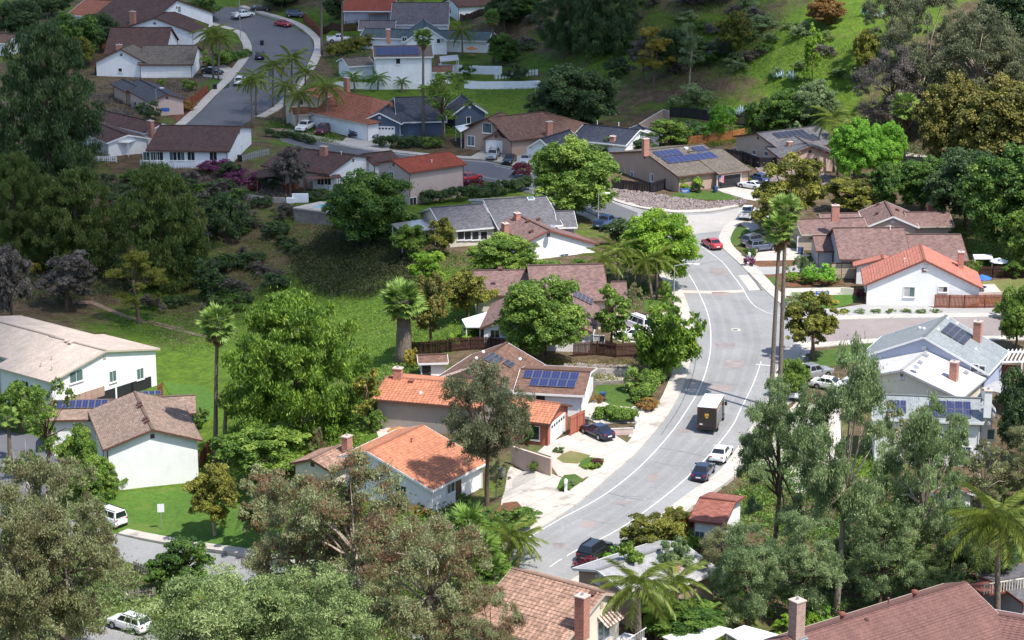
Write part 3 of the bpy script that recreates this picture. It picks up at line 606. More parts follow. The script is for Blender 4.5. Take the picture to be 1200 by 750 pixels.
# ---- orange tile houses by the main road
h = H_('greige house with long orange tiled roof and white garage facing the main road')
b = h.block((452.5, 441.5), (578, 452), (432.5, 467.5), 3.4, 'wall_greige', 'tile_orange', end=0, trim='trim_brown', course=(.38, .42), two=False)
g2 = h.block((596, 465.5), (657.5, 473), (641.7, 497), 2.7, 'wall_brick_red', 'tile_orange', slope=.36, trim='trim_brown', course=(.38, .42), two=False)
h.garage(g2, 'G1', 653, 507, 4.4, 2.1, lites=6)
for x, y in ((482, 448), (524, 451)): h.vent(b, 'E', x, y, 'box', 'metal_rust')
h.vent(b, 'E', 493, 461, 'dome', 'trim_white'); h.chimney(b, 'E', 466.5, 444, 431.5, 1.0)
h.win(g2, 'E', 626, 507, 1.3, 1.6, 1)
h = H_('white house with orange tiled roof, gabled entry and shaded by slender eucalyptus')
b = h.block((430, 529), (496, 498), (507, 575), 2.8, 'wall_white', 'tile_orange', end=0, w2=3.6, trim='trim_white', course=(.38, .42), two=False)
h.vent(b, 'E', 482, 519, 'pipe', 'metal_rust'); h.win(b, 'E', 528, 570, 1.4, 1.4); h.door(b, 'E', 537, 568); h.win(b, 'G0', 470, 575, 1.4, 1.2)
e2 = h.block((549, 533), (517, 541), (563, 547.5), 2.6, 'wall_white', 'tile_orange', slope=.3, trim='trim_brown')
h.garage(e2, 'E', 548, 566, 3.2, 2.1)
h = H_('small tile-roofed house with brick chimney behind red-tinged eucalyptus')
b = h.block((364, 538), (399, 521), (404, 546), 2.7, 'wall_cream', 'tile_mixed', slope=.35, trim='trim_brown', course=(.4, .5), two=False)
h.chimney(b, 'E', 407, 532, 511, 1.0)
# ---- brown roofed house with solar panels
h = H_('brown-roofed house with black solar panels up high and blue ones over its white garage')
b = h.block((552, 429), (594, 401), (509, 444), 2.7, 'wall_greige', 'roof_brown', end=0, w2=10.2)
g2 = h.block((610, 432), (692.5, 436), (679, 463.5), 2.6, 'wall_white', 'roof_brown', end=1)
h.solar(b, 'B', (565, 421), (577, 413.5), (578, 430), 2, 3, 'solar_black')
h.solar(b, 'B', (588, 426), (593.5, 421.5), (599, 431), 1, 2, 'solar_black')
h.solar(g2, 'E', (615, 434.7), (679.7, 437.5), (612, 443.7), 6, 1); h.solar(g2, 'E', (622.5, 444.2), (676, 447.3), (619, 453), 5, 1)
h.garage(g2, 'G1', 689, 470, 4.8, 2.1); h.win(g2, 'E', 628, 466, 2.2, .9)
for x, y in ((566, 413), (558, 420.5), (609, 421.5)): h.vent(b, 'B', x, y, 'dome', 'trim_white')
s_ = House('garden_shed', 'low brown-roofed white shed beside the thick-trunked palm', 'shed')
b = s_.block((489, 416), (524, 415), (489, 426), 2.3, 'wall_white', 'roof_brown', slope=.3); s_.door(b, 'E', 499, 432, 1.2, 1.9, 'door_and_shade_dark')
# ---- mauve roofed house behind the round green tree
h = H_('mauve-roofed white house hidden behind a full round green tree')
b = h.block((618, 311), (707, 309), (703, 352.5), 2.8, 'wall_cream', 'roof_mauve', end=1, trim='trim_brown')
h.block((553, 317), (620, 316), (560, 347), 2.7, 'wall_cream', 'roof_mauve', slope=.3, trim='trim_brown')
h.block((716, 330), (734, 330), (736, 351.7), 2.5, 'wall_cream', 'roof_mauve', slope=.34, trim='trim_brown')
f = h.block((628, 357), (640, 328), (562, 385), 2.7, 'wall_white', 'roof_mauve', end=0, trim='trim_brown')
h.solar(f, 'B', (671, 347.5), (677, 343), (692, 363.5), 2, 5, 'solar_black'); h.vent(b, 'E', 645, 331, 'skylight', 'metal_white'); h.vent(b, 'E', 664, 336, 'pipe'); h.vent(b, 'E', 586, 316, 'box', 'trim_brown')
h.slab('patio_cover', [(541, 374), (572, 365), (563, 383), (546, 383)], 2.5, 'metal_white')
h.win(f, 'G0', 580, 391, 1.2, 1.0); h.win(f, 'G0', 702, 397, 1.4, .9)
# ---- white gable house with brown roof
h = H_('bright white gable-end house with rust-brown roof and chimneys behind')
b = h.block((644, 269.5), (606, 251.5), (616.7, 283), 2.9, 'wall_white', 'roof_rust' if False else 'roof_mauve', end=0, trim='metal_rust', w2=8.2)
h.chimney(b, 'E', 592, 275, 262, 1.1); h.chimney(b, 'E', 606, 257, 250, 1.0); h.win(b, 'G0', 661, 302, 1.4, 1.2, glass='glass_teal'); h.dish(b, 'E', 648, 271)
for x, y in ((619, 260), (631, 258), (623, 272)): h.vent(b, 'E', x, y, 'box', 'trim_brown')
# ---- grey roofs
h = H_('long house with three stepped charcoal-grey roofs and a skylight')
b = h.block((566, 234), (640, 230), (584, 268), 2.8, 'wall_white', 'roof_grey', end=0)
b2 = h.block((504, 243.5), (566, 238.5), (535, 270), 2.6, 'wall_cream', 'roof_grey', slope=.34)
h.block((650, 247.5), (672.5, 247), (684, 266), 2.5, 'wall_grey', 'roof_grey', slope=.34)
h.vent(b, 'E', 622, 233.5, 'skylight', 'metal_white')
for x in (540, 548, 557, 567): h.win(b2, 'E', x, 276, 1.1, 1.3, 1)
h.slab('patio_cover', [(458, 262), (500, 256), (512, 268), (470, 272)], 2.5, 'roof_teal' if False else 'metal_grey')
# ---- red tile two storey
h = H_('two-storey pink-beige house with red tiled roof and side chimney')
b = h.block((459, 187.5), (526.7, 177.5), (479, 202.5), 5.4, 'wall_pink', 'tile_red', end=0, trim='metal_rust', course=(.36, .5), two=False)
h.win(b, 'G0', 459, 207, 1.2, 1.7, glass='glass_teal'); h.chimney(b, 'B', 442, 206, 181, .9); h.vent(b, 'E', 506, 191, 'pipe', 'trim_white'); h.win(b, 'E', 484, 237, 1.3, 1.6, 2)
# ---- white gable, dark brown roof, deck and pool
h = H_('dark-brown-roofed white house above the hillside pool')
b = h.block((415.8, 181.7), (337, 172), (385, 204), 2.9, 'wall_white', 'roof_dark_brown', end=0, trim='trim_brown')
h.chimney(b, 'E', 379.5, 182, 172, 1.2); h.vent(b, 'E', 400, 181, 'pipe', 'trim_white')
for x in (376, 384): h.win(b, 'E', x, 211, 1.4, 1.6, 2)
h.slab('patio_cover', [(302, 199), (330, 196), (334, 206), (300, 208)], 2.4, 'roof_dark_brown', pm='trim_brown')
h.slab('patio_cover', [(357, 206), (398, 204), (401, 208), (355, 210)], 2.4, 'trim_brown', pm='trim_brown')
h.block((425, 180.5), (459, 176.5), (446, 192), 2.7, 'wall_white', 'roof_dark_brown', slope=.3, trim='trim_brown')
# ---- right of the road
h = H_('beige house with brown cross-gabled roof and two chimneys below the grove')
b = h.block((1046.7, 253.5), (1037, 235.5), (1015, 266), 2.9, 'wall_beige', 'roof_mauve', end=0)
l = h.block((932, 257), (1012, 255), (936, 275), 2.6, 'wall_beige', 'roof_mauve', slope=.32, trim='trim_tan'); r = h.block((1060, 248.5), (1112, 248), (1115, 265), 2.6, 'wall_beige', 'roof_mauve', slope=.32, trim='trim_tan')
h.block((960, 250), (1006, 249.5), (962, 258), 2.8, 'wall_beige', 'roof_mauve', slope=.3, trim='trim_tan')
h.chimney(l, 'B', 978.7, 253, 241, 1.1); h.chimney(r, 'B', 1090.5, 251, 239, 1.1)
for x, y in ((1029, 240.5), (1028, 251), (1051, 247), (1060, 250)): h.vent(b, 'E' if x < 1040 else 'B', x, y, 'box', 'trim_brown')
h.garage(l, 'E', 945, 288, 2.6, 2.0, 'door_tan')
h = H_('grey-walled house with broad plain mauve-brown roof plane and tan garage')
b = h.block((976, 267), (1059, 266.5), (977.5, 304), 2.9, 'wall_grey', 'roof_mauve', end=0, trim='trim_brown')
h.block((1059, 274.5), (1126, 274.5), (1127, 306), 2.8, 'wall_grey', 'roof_mauve', slope=.33, trim='trim_brown'); h.block((952.5, 276), (976, 276), (953, 294), 2.5, 'wall_grey', 'roof_mauve', slope=.34, trim='trim_brown')
h.garage(b, 'E', 993, 320, 4.6, 2.1, 'door_tan', frame='trim_brown'); h.vent(b, 'E', 1043, 269, 'pipe', 'trim_white')
h = H_('bright white gable-end house with salmon-red ribbed tile roof and brown board fence')
b = h.block((1083.7, 304.5), (1078.6, 286), (1012, 334.5), 2.7, 'wall_white', 'tile_pinkred', end=0, trim='metal_rust', course=(.42, .5))
h.win(b, 'G0', 1065.5, 342, 1.5, 1.4, glass='glass_teal'); h.win(b, 'G0', 1105, 339, 1.2, .8); h.chimney(b, 'B', 1125.5, 314, 295.5, .9); h.vent(b, 'E', 1060, 307, 'pipe', 'trim_white'); h.win(b, 'G0', 1085.5, 313, .5, .6, 1, glass='trim_white')
h.block((1035, 303), (1034, 298), (1002, 325), 2.6, 'wall_white', 'tile_pinkred', slope=.3, trim='metal_rust', gin=.3)
h = H_('pale blue gable-end house with blue-grey roof, brick chimney and dark solar panels')
b = h.block((1082.5, 394.5), (1109, 369.5), (1005, 419), 3.0, 'wall_paleblue', 'roof_bluegrey', end=0)
h.chimney(b, 'B', 1145, 399, 377, .9, .9); h.solar(b, 'B', (1101.7, 389), (1113, 378.5), (1131, 403.5), 2, 4, 'solar_black')
for x, y in ((1099, 387), (1121, 380), (1143, 410), (1110, 374)): h.vent(b, 'B', x, y, 'dome', 'trim_white')
for x, y in ((1078, 385), (1083, 386)): h.vent(b, 'E', x, y, 'dome', 'trim_white')
h.win(b, 'G0', 1142, 431, .9, .9, 1); h.win(b, 'G0', 1151, 433, .7, .9, 1)
h = H_('cream gable-end house with flat-white reflective roof and slim brick chimney')
b = h.block((1056.7, 433.5), (1088, 410), (1126.7, 467), 2.7, 'wall_cream', 'roof_pale', end=0, trim='trim_grey')
h.chimney(b, 'E', 1117.5, 445, 424, .9, .9); h.win(b, 'G0', 1057, 440, .5, .6, 1)
for x, y in ((1085, 418), (1078, 426), (1132, 438)): h.vent(b, 'E', x, y, 'box')
h.dish(b, 'E', 1073, 437)
h.slab('patio_cover', [(1150, 455), (1168, 446), (1200, 452), (1195, 466)], 2.6, 'concrete_grey')
h = H_('two-storey white house with bright blue solar panels behind the eucalyptus')
b = h.block((1022, 463), (1151, 468), (1141.7, 496.5), 5.2, 'wall_white', 'roof_bluegrey', end=1)
h.solar(b, 'E', (1089, 470), (1137.5, 471.3), (1088, 489), 5, 2); h.solar(b, 'E', (1040, 469.5), (1062, 469.5), (1037, 484), 3, 2)
w_ = h.block((1153, 469), (1151, 459), (1169, 494), 5.0, 'wall_white', 'roof_bluegrey', rise=1.9, gin=.2); h.chimney(w_, 'E', 1157, 480, 457, .9, .8, 'wall_white'); h.win(w_, 'G0', 1148, 500, .5, 1.3, 1); h.win(w_, 'G0', 1161, 509, .8, 1.2, 1); h.win(b, 'E', 1131, 530, 1.2, 1.3, 2, 'glass_teal')
# ---- bottom
h = H_('cream house with mixed terracotta tile roof, tall brick chimney and striped awning')
b = h.block((600, 666), (709, 695), (640, 757), 4.2, 'wall_cream', 'tile_mixed', slope=.40, w2=3.4, trim='trim_tan', course=(.42, .46), two=False)
h.chimney(b, 'E', 682, 738, 697, .95, .95); h.vent(b, 'E', 695, 697, 'box', 'trim_brown')
w_ = h.win(b, 'G1', 707, 737, 2.0, 1.9, 2, 'glass_teal')
p, t, n = h.spot(b, 'G1', 710, 723)
m = MB()
for k in range(12):
    c = p + t * (k - 5.5) * .24
    q = [c - t * .12 + UP * .55 + n * .05, c + t * .12 + UP * .55 + n * .05, c + t * .12 - UP * .25 + n * 1.1, c - t * .12 - UP * .25 + n * 1.1]
    m = MB(); m.hexa([x - UP * .03 for x in q], q); m.build('awning_slat', 'tile_pinkred' if k % 2 else 'wall_cream', h.root)
m = MB(); p, t, n = h.spot(b, 'G1', 712, 748)
for k in range(16): m.box(p + n * 2.2 + t * (k - 6) * .28, t, n, UP, .04, .04, 1.0)
m.box(p + n * 2.2 + t * .5 + UP * .52, t, n, UP, 4.8, .07, .06); m.box(p + n * 1.1 - UP * .55 + t * .5, t, n, UP, 4.8, 2.3, .12); m.build('balcony', 'trim_white', h.root)
h = H_('tan house with pale grey roof and white rakes beside the parked black car')
b = h.block((700, 668), (799, 635), (745, 704), 2.9, 'wall_tan', 'roof_light_grey', end=0, w2=3.4)
h.chimney(b, 'E', 790, 668, 660, 1.0); h.win(b, 'G0', 701, 679, .5, .7, 1, 'trim_white'); h.dish(b, 'E', 836, 678)
h = House('garage', 'small white garage with rust-red roof beside the red gate', 'garage')
b = h.block((820, 583), (862, 588), (800, 608), 2.7, 'wall_white', 'roof_rust', end=0, trim='metal_rust'); h.win(b, 'E', 820, 628, 1.0, 1.0, 2)
m = MB(); g = G(799, 619); m.box(g + Vector((0, 0, .9)), (1, .1, 0), (-.1, 1, 0), UP, 4.0, .12, 1.6); tag(m.build('garden_gate', 'gate_red'), 'solid red gate panel left of the rust-roofed garage', 'gate')
h = H_('large house with wide dusty-rose tile roof, brick chimney and round red vents')
b = h.block((915, 749), (1131.7, 681), (1232, 746), 3.0, 'wall_cream', 'tile_rose', slope=.4, w2=2.6, trim='trim_tan', course=(.32, .6), two=False)
h.chimney(b, 'E', 933, 747, 702, 1.0, 1.0, 'brick_tan'); h.vent(b, 'E', 986.7, 725, 'turbine', 'metal_rust'); h.vent(b, 'E', 1071.7, 699, 'turbine', 'metal_rust'); h.vent(b, 'E', 1015, 727, 'dome', 'tile_rose'); h.vent(b, 'E', 1041, 707, 'pipe', 'metal_rust'); h.vent(b, 'E', 937, 748, 'skylight', 'metal_grey')
h.block((1116, 711), (1230, 731), (1132, 752), 3.2, 'wall_cream', 'tile_rose', slope=.32, trim='trim_white', course=(.32, .6), two=False)
h = H_('house at the canyon edge with grey wall and cream balcony railing beside the big palm')
b = h.block((1168, 683), (1260, 664), (1168, 712), 3.4, 'wall_grey', 'roof_grey', slope=.12, trim='metal_rust')
dk = MB()
p = [P(x, y, h.zb + 3.6) for x, y in ((1153, 697), (1260, 680))]
d_ = (p[1] - p[0]); ln = d_.length; d_.normalize(); nn = Vector((-d_.y, d_.x, 0))
fl = MB(); fl.box((p[0] + p[1]) / 2 + nn * 1.4 - UP * .1, d_, nn, UP, ln, 2.8, .2); dko = fl.build('balcony', 'metal_rust', h.root)
for k in range(int(ln / .3)): dk.box(p[0] + d_ * k * .3 + UP * .5, d_, nn, UP, .07, .07, 1.0)
dk.box((p[0] + p[1]) / 2 + UP * 1.02, d_, nn, UP, ln, .1, .09); dk.build('railing', 'wall_cream', dko, off=h.root.location)
pc = House('patio_cover', 'two flat white patio roofs among palms above the rose-tiled roof', 'patio cover'); pc.zb = H(*P(840, 745, -2).xy)
pc.slab('cover_panel', [(829, 730), (858, 737), (812, 762), (776, 746)], 2.8, 'metal_white'); pc.slab('cover_panel', [(872, 732.5), (922, 746), (890, 765), (850, 741)], 2.9, 'metal_white')
# ---- tan house with solar on the corner
h = H_('taupe-roofed tan corner house with solar panels, flag and open garage')
b = h.block((753.3, 176.7), (824.2, 168.7), (795, 206.7), 2.8, 'wall_tan', 'roof_taupe', end=0, trim='trim_brown')
g2 = h.block((806, 178), (845, 173.5), (836, 205), 2.6, 'wall_tan', 'roof_taupe', rise=b.rs * .9, trim='trim_brown')
h.solar(b, 'E', (774, 185.5), (832.5, 178.5), (783.5, 192.5), 9, 1); h.solar(b, 'E', (764, 178.5), (793, 175.5), (773, 184.7), 5, 1); h.solar(b, 'E', (809, 173.5), (822, 171), (817, 179.5), 3, 1)
h.chimney(b, 'B', 756.5, 177, 163, 1.0); h.win(b, 'G0', 741, 204, .9, .9, 2, 'glass_teal'); h.win(b, 'G0', 764, 208, 1.1, 1.3, 2, 'glass_teal'); h.garage(g2, 'E', 854, 212, 4.6, 2.1, 'door_and_shade_dark'); h.vent(b, 'E', 804, 175, 'box', 'trim_white')  # closed dark door panel paints in the shade inside the open garage
h = H_('beige house with black solar roof behind dark fencing at the hill foot')
b = h.block((886.7, 155.8), (960, 147.5), (914, 176), 2.8, 'wall_beige', 'roof_grey', end=0, trim='trim_brown')
g2 = h.block((950, 171.5), (932, 159), (976, 177), 2.6, 'wall_salmon', 'roof_grey', slope=.35, trim='trim_brown')
for x, y in ((862.5, 176), (884, 178.5), (898, 180)): h.win(b, 'G0', x, y, 1.1, .8, 2)
h.solar(b, 'E', (904, 156.5), (940, 152.5), (913, 162.5), 6, 1, 'solar_black'); h.solar(b, 'E', (924, 161), (953, 157.5), (934, 167.5), 5, 1, 'solar_black')
h.chimney(b, 'E', 925, 177, 166.5, .9); h.door(g2, 'G0', 952, 188, 1.6, 2.2, 'door_and_shade_dark')
# ---- middle distance row
h = H_('navy-roofed house with white garage beside the brown-roofed tan house')
b = h.block((684, 145.5), (750, 152), (690, 166), 2.7, 'wall_white', 'roof_navy', slope=.3); g2 = h.block((633, 163), (668, 152), (619, 172), 2.5, 'wall_white', 'roof_navy', end=0, smax=.7); h.garage(g2, 'G0', 631, 182, 4.4, 2.1)
h.block((757, 152), (748, 146), (738, 160), 2.6, 'wall_white', 'roof_navy', slope=.34); h.chimney(b, 'E', 718, 165, 160, .9)
for x, y in ((700, 145), (725, 147)): h.vent(b, 'E', x, y, 'pipe', 'trim_white')
h = H_('tan house with brown hipped roof, arched entry and white garage')
b = h.block((571, 138), (640, 130.5), (600, 165), 2.9, 'wall_tan', 'roof_brown', slope=.34, trim='trim_brown', hip=(0, 1))
g1 = h.block((570, 138.5), (588, 131), (540, 155), 3.0, 'wall_tan', 'roof_brown', end=0, smax=.7, trim='trim_brown'); g2 = h.block((581, 155), (592, 146), (566, 163), 2.5, 'wall_tan', 'roof_brown', end=0, smax=.7, trim='trim_brown')
h.garage(g2, 'G0', 583, 175, 4.0, 2.1); h.win(g1, 'G0', 571, 150, 1.8, 1.8, 1); h.win(g1, 'G0', 552, 165, 1.4, 1.8, 2, 'glass_teal'); h.chimney(b, 'E', 643.5, 160, 143, 1.1)
h = H_('slate-blue house with charcoal roof and white garage door')
b = h.block((444.4, 132), (466, 113.5), (471, 145), 2.9, 'wall_blue', 'roof_slate', end=0); h.block((462, 114), (520, 113), (478, 143), 2.9, 'wall_blue', 'roof_slate', slope=.35)
g2 = h.block((551, 119), (541, 111), (573, 133.5), 2.9, 'wall_blue', 'roof_slate', rise=2.3); h.garage(b, 'G0', 447, 151, 4.8, 2.1, lites=8); h.win(g2, 'G0', 549, 141, .8, 1.3, 1); h.door(b, 'E', 489, 150)
h.slab('patio_cover', [(533, 148), (553, 144), (556, 151), (540, 155)], 2.4, 'metal_white')
h = H_('cream two-storey house with terracotta roof among queen palms')
b = h.block((380, 103), (436, 114), (404, 140), 2.9, 'wall_white', 'tile_terracotta', slope=.34, hip=(0, 1), trim='trim_tan', course=(.4, .6), two=False)
t2 = h.block((352, 107), (386, 97), (372, 117), 5.2, 'wall_cream', 'tile_terracotta', slope=.3, trim='trim_tan'); h.chimney(b, 'E', 406.5, 104, 91.5, 1.1)
g2 = h.block((341, 127), (362, 126), (340, 135), 2.6, 'wall_cream', 'tile_terracotta', slope=.3, trim='trim_tan'); h.win(t2, 'G0', 353, 119, .9, 1.3, 1); h.garage(b, 'E', 372, 145, 4.4, 2.1)
h = H_('two-storey white house with blue rooftop solar row and brick chimney stack')
b = h.block((437, 54), (506, 53), (429, 67.4), 6.0, 'wall_white', 'roof_taupe', slope=.3); h.solar(b, 'E', (440, 56), (490, 55.5), (437, 65.5), 7, 1, 'solar_blue'); h.win(b, 'E', 466.5, 71.5, .9, 1.2, 1); h.chimney(b, 'B', 509.5, 74, 51, 1.1)
b2 = h.block((401, 68), (432, 66), (396, 79), 2.8, 'wall_white', 'roof_taupe', slope=.3)
s_ = House('garden_shed', 'small brown-roofed white shed right of the two-storey white house', 'shed'); b = s_.block((504, 77), (531, 77), (503, 84.5), 2.4, 'wall_white', 'roof_brown', slope=.3); s_.door(b, 'E', 515, 89, 1.0, 1.9, 'door_white')
h = H_('teal-grey-roofed house with broad white front gable at the back of the close')
b = h.block((499.6, 31), (496, 22), (526, 48), 2.8, 'wall_white', 'roof_teal', end=0, smax=.7); h.block((427, 33), (577, 37), (420, 44), 2.6, 'wall_white', 'roof_teal', slope=.28); h.chimney(b, 'E', 455, 46, 35, 1.1); h.win(b, 'G0', 474, 46, 1.0, 1.0, 2); h.win(b, 'G0', 516, 48, 1.6, 1.0, 2)
h = H_('house with broad dusty grey-mauve roof behind the teal-roofed house')
b = h.block((459.6, 3), (527, 3), (462, 29), 2.9, 'wall_white', 'roof_greyrose', slope=.36, zb=5.5); h.block((421, 24), (464, 24), (421, 35), 2.7, 'wall_pink', 'roof_greyrose', slope=.3)
h = H_('lilac-grey house with orange-red roof and dark patio at the far end')
b = h.block((404, -9), (465, -9), (432, 13), 2.8, 'wall_lilac', 'tile_red', slope=.32, trim='trim_white', zb=6.5); h.slab('patio_cover', [(432, 13), (456, 12), (455, 16), (432, 17)], 2.3, 'trim_brown', pm='trim_brown'); pass
h = H_('small white gable with dark brown roof and board fence at far end')
b = h.block((553, 3), (547, -4), (563, 13), 2.7, 'wall_white', 'roof_dark_brown', end=0, smax=.8, zb=7.0); h.block((527, -3), (580, -6), (530, 8), 2.7, 'wall_white', 'roof_dark_brown', slope=.3, trim='trim_brown')
# ---- top left street
h = H_('brown-roofed white house at the top of the close, brick chimney at its left', )
b = h.block((140, -8), (208, -3), (150, 31), 2.9, 'wall_white', 'roof_dark_brown', slope=.33, trim='trim_brown'); h.chimney(b, 'E', 156, 28, 14, 1.3); h.win(b, 'G1', 210, 11, 1.0, 1.4)
h = H_('white house with tall plain front gable and brown roof beside palms')
b = h.block((180.5, 20.5), (199, 11.5), (227, 38), 2.9, 'wall_white', 'roof_dark_brown', end=0, smax=.7, trim='trim_brown')
h = H_('white house with long dark brown roof and pale end wall')
b = h.block((130, 32), (201, 32), (121.5, 63.5), 2.8, 'wall_white', 'roof_dark_brown', end=0, trim='trim_brown'); h.chimney(b, 'E', 140, 62, 53, 1.2); h.chimney(b, 'B', 206, 53, 45, .9); h.win(b, 'G1', 199, 44, .9, 1.2, 1)
h = H_('white gabled house with taupe-brown roof and lone palm by its wall')
b = h.block((141, 57), (155, 51), (109, 73), 2.8, 'wall_white', 'roof_taupe', end=0, smax=.7, trim='trim_brown'); w2_ = h.block((168, 53), (232, 53), (182, 75.5), 2.8, 'wall_white', 'roof_taupe', slope=.32, trim='trim_brown'); h.win(b, 'G0', 141, 82, .8, .8, 1); h.garage(w2_, 'E', 210, 82, 4.6, 2.0)
h = H_('small pink-walled house with twin slate-grey roofs beside the street lamp')
b = h.block((164, 93), (196, 110), (158, 110.5), 2.8, 'wall_pink', 'roof_slate', slope=.34, trim='trim_brown'); h.block((143, 92.5), (160, 101), (133, 100), 2.7, 'wall_tan', 'roof_slate', slope=.32, trim='trim_brown')
h = H_('brown-roofed house with white patio cover and picket rail above the slope')
b = h.block((124, 130), (190, 145), (146, 151), 2.8, 'wall_white', 'roof_dark_brown', slope=.32, trim='trim_white'); b2 = h.block((110, 142), (150, 158), (116, 164), 2.5, 'wall_white', 'roof_dark_brown', slope=.25); h.chimney(b, 'E', 177, 156, 142, 1.1)
h.slab('patio_cover', [(123, 166), (150, 159), (171, 160), (150, 167)], 2.4, 'metal_white')
for x in (110, 117): h.win(b2, 'E', x, 172, 1.4, 1.5, 2)
h = H_('long white house with wide dark brown roof and bare gable over the valley')
b = h.block((187.5, 146.5), (282.5, 148), (164, 175.5), 2.9, 'wall_white', 'roof_dark_brown', end=0, trim='trim_brown'); h.chimney(b, 'E', 177.5, 158, 142.5, 1.1) if False else None; h.chimney(b, 'B', 223, 150, 143, 1.4)
for x in (172, 180, 187, 203, 212, 224, 250): h.win(b, 'E', x, 183, 1.3, 1.5, 2)
h.win(b, 'G1', 283, 174, .5, 1.2, 1)
h = H_('partly hidden brown-roofed house behind the dark eucalyptus'); b = h.block((-20, 38), (20, 40), (-10, 50), 2.7, 'wall_white', 'roof_brown', slope=.3)
h = H_('partly hidden orange-roofed white house beyond the dark trees'); b = h.block((100, -6), (133, -4), (104, 14), 2.7, 'wall_white', 'tile_terracotta', slope=.3); h.win(b, 'E', 130, 19, .8, 1.1, 1)
# ---- right edge bits
h = H_('red-roofed white house glimpsed through the eucalyptus')
b = h.block((1112, 567), (1124, 575), (1108, 590), 2.7, 'wall_white', 'roof_rust', slope=.4)
LK = [(560,662),(600,640),(651,609),(684,586),(713,561),(742,536),(775,498),(792.5,471),(803,446),(810,421),(813,400),(812,380),(806,358),(798,339),(788,324),(772,305),(752,285)]
MAIN_ROAD = LK + [(735,272),(715,262),(690,250),(650,236),(600,221),(560,210),(500,200),(420,189),(330,166),(330,155),(420,174),(500,184),(570,189),(640,205),(690,223.5),(722,237.5),(752,245.5),(790,250.5),(830,249.5),(866,243),(900,246),(900,262),(866,256),(850,265),(842,280),(846,290),(855,299),(877,320),(898,342),(920,362),(935,375),(1000,374),(1180,372),(1260,372),(1260,394),(1180,394),(1030,397),(960,402),(935,404),(918,415),(908,440),(901,465),(885,494),(862,528),(838,557),(805,580),(772,606),(740,635),(700,662),(655,690),(600,720),(520,760),(470,745),(520,700)]
CLOSE = [(205,158),(223,142),(251,114),(274,91),(294,63),(291,46),(275,34),(200,14),(200,2),(280,10),(340,28),(363,43),(368,58),(355,85),(328,119),(300,137),(262,160),(225,172)]
LOWER_STREET = [(60,605),(100,612),(138,627),(200,640),(260,650),(330,664),(420,680),(420,705),(330,692),(250,680),(190,668),(130,655),(60,640)]
# level the ground under the houses, then lay the terrain
def inside(poly, x, y):
    c = np.zeros(len(x), bool); n = len(poly)
    for i in range(n):
        (xa, ya), (xb, yb) = poly[i], poly[i - 1]; k = ((ya > y) != (yb > y)) & (x < (xb - xa) * (y - ya) / (yb - ya + 1e-12) + xa); c ^= k
    return c
def _grow(m):
    o = m.copy(); o[1:] |= m[:-1]; o[:-1] |= m[1:]; o[:, 1:] |= m[:, :-1]; o[:, :-1] |= m[:, 1:]; return o
def level_pads():
    X, Y = np.meshgrid(_gx, _gy); num = np.zeros_like(_GZ); den = np.full_like(_GZ, 1e-9); best = np.zeros_like(_GZ)
    for b, _ in PADS:
        du = (X - b.o.x) * b.u.x + (Y - b.o.y) * b.u.y; dv = (X - b.o.x) * b.v.x + (Y - b.o.y) * b.v.y
        ex = np.maximum(np.maximum(-du, du - b.L), 0); ey = np.maximum(np.maximum(-b.w2 - dv, dv - b.w), 0); w = np.clip(1 - (np.hypot(ex, ey) - 1.5) / 4.5, 0, 1); w = w * w * (3 - 2 * w)
        num += w * (b.z - .05); den += w; best = np.maximum(best, w)
    keep = np.zeros(_GZ.shape, bool)
    for poly in (MAIN_ROAD, CLOSE, LOWER_STREET):
        keep |= inside([G(*p).xy for p in poly], X.ravel(), Y.ravel()).reshape(_GZ.shape)
    keep = _grow(_grow(keep)); k = keep.astype(float)
    for _ in range(3): k[1:-1, 1:-1] = (k[1:-1, 1:-1] * 2 + k[:-2, 1:-1] + k[2:, 1:-1] + k[1:-1, :-2] + k[1:-1, 2:]) / 6
    best *= np.where(keep, 0, 1 - k)
    _GZ[:] = _GZ * (1 - best) + best * num / den
level_pads()
make_terrain()
# ------------------------------------------------------------------ roads, kerbs, pavements, markings
RK = [(655,690),(700,662),(740,635),(772,606),(805,580),(838,557),(862,528),(885,494),(901,465),(908,440),(918,415),(935,400)]
RK2 = [(898,342),(888,331),(877,320),(866,309),(855,299),(846,290),(842,280),(850,265),(866,256)]
drape('road', MAIN_ROAD, 'asphalt', .05)
drape('road_apron', [(758,252),(800,253),(835,251),(868,244),(900,246),(905,262),(880,272),(866,262),(852,270),(836,272),(800,276),(776,264)], 'asphalt_pale', .062)
drape('road', CLOSE, 'asphalt_dark', .05)
drape('road_side_lane', [(328,157),(420,175.5),(500,185.5),(570,190.5),(640,205),(690,226),(722,239.5),(748,250),(735,272),(715,262),(650,236),(600,221),(560,210),(500,200),(420,189),(328,165)], 'asphalt_dark', .056)
drape('cross_street', [(945,377),(1000,375),(1180,373),(1260,373),(1260,393),(1180,393),(1030,396),(960,401),(945,396)], 'asphalt_pink', .057)
drape('road', LOWER_STREET, 'asphalt', .05)
drape('parking_lot', [(90,736),(130,733),(180,738),(260,742),(260,800),(60,800)], 'asphalt', .05)
drape('parking_lot', [(-40,560),(-20,500),(40,510),(70,540),(60,600),(20,640),(-40,640)], 'asphalt_dark', .05)
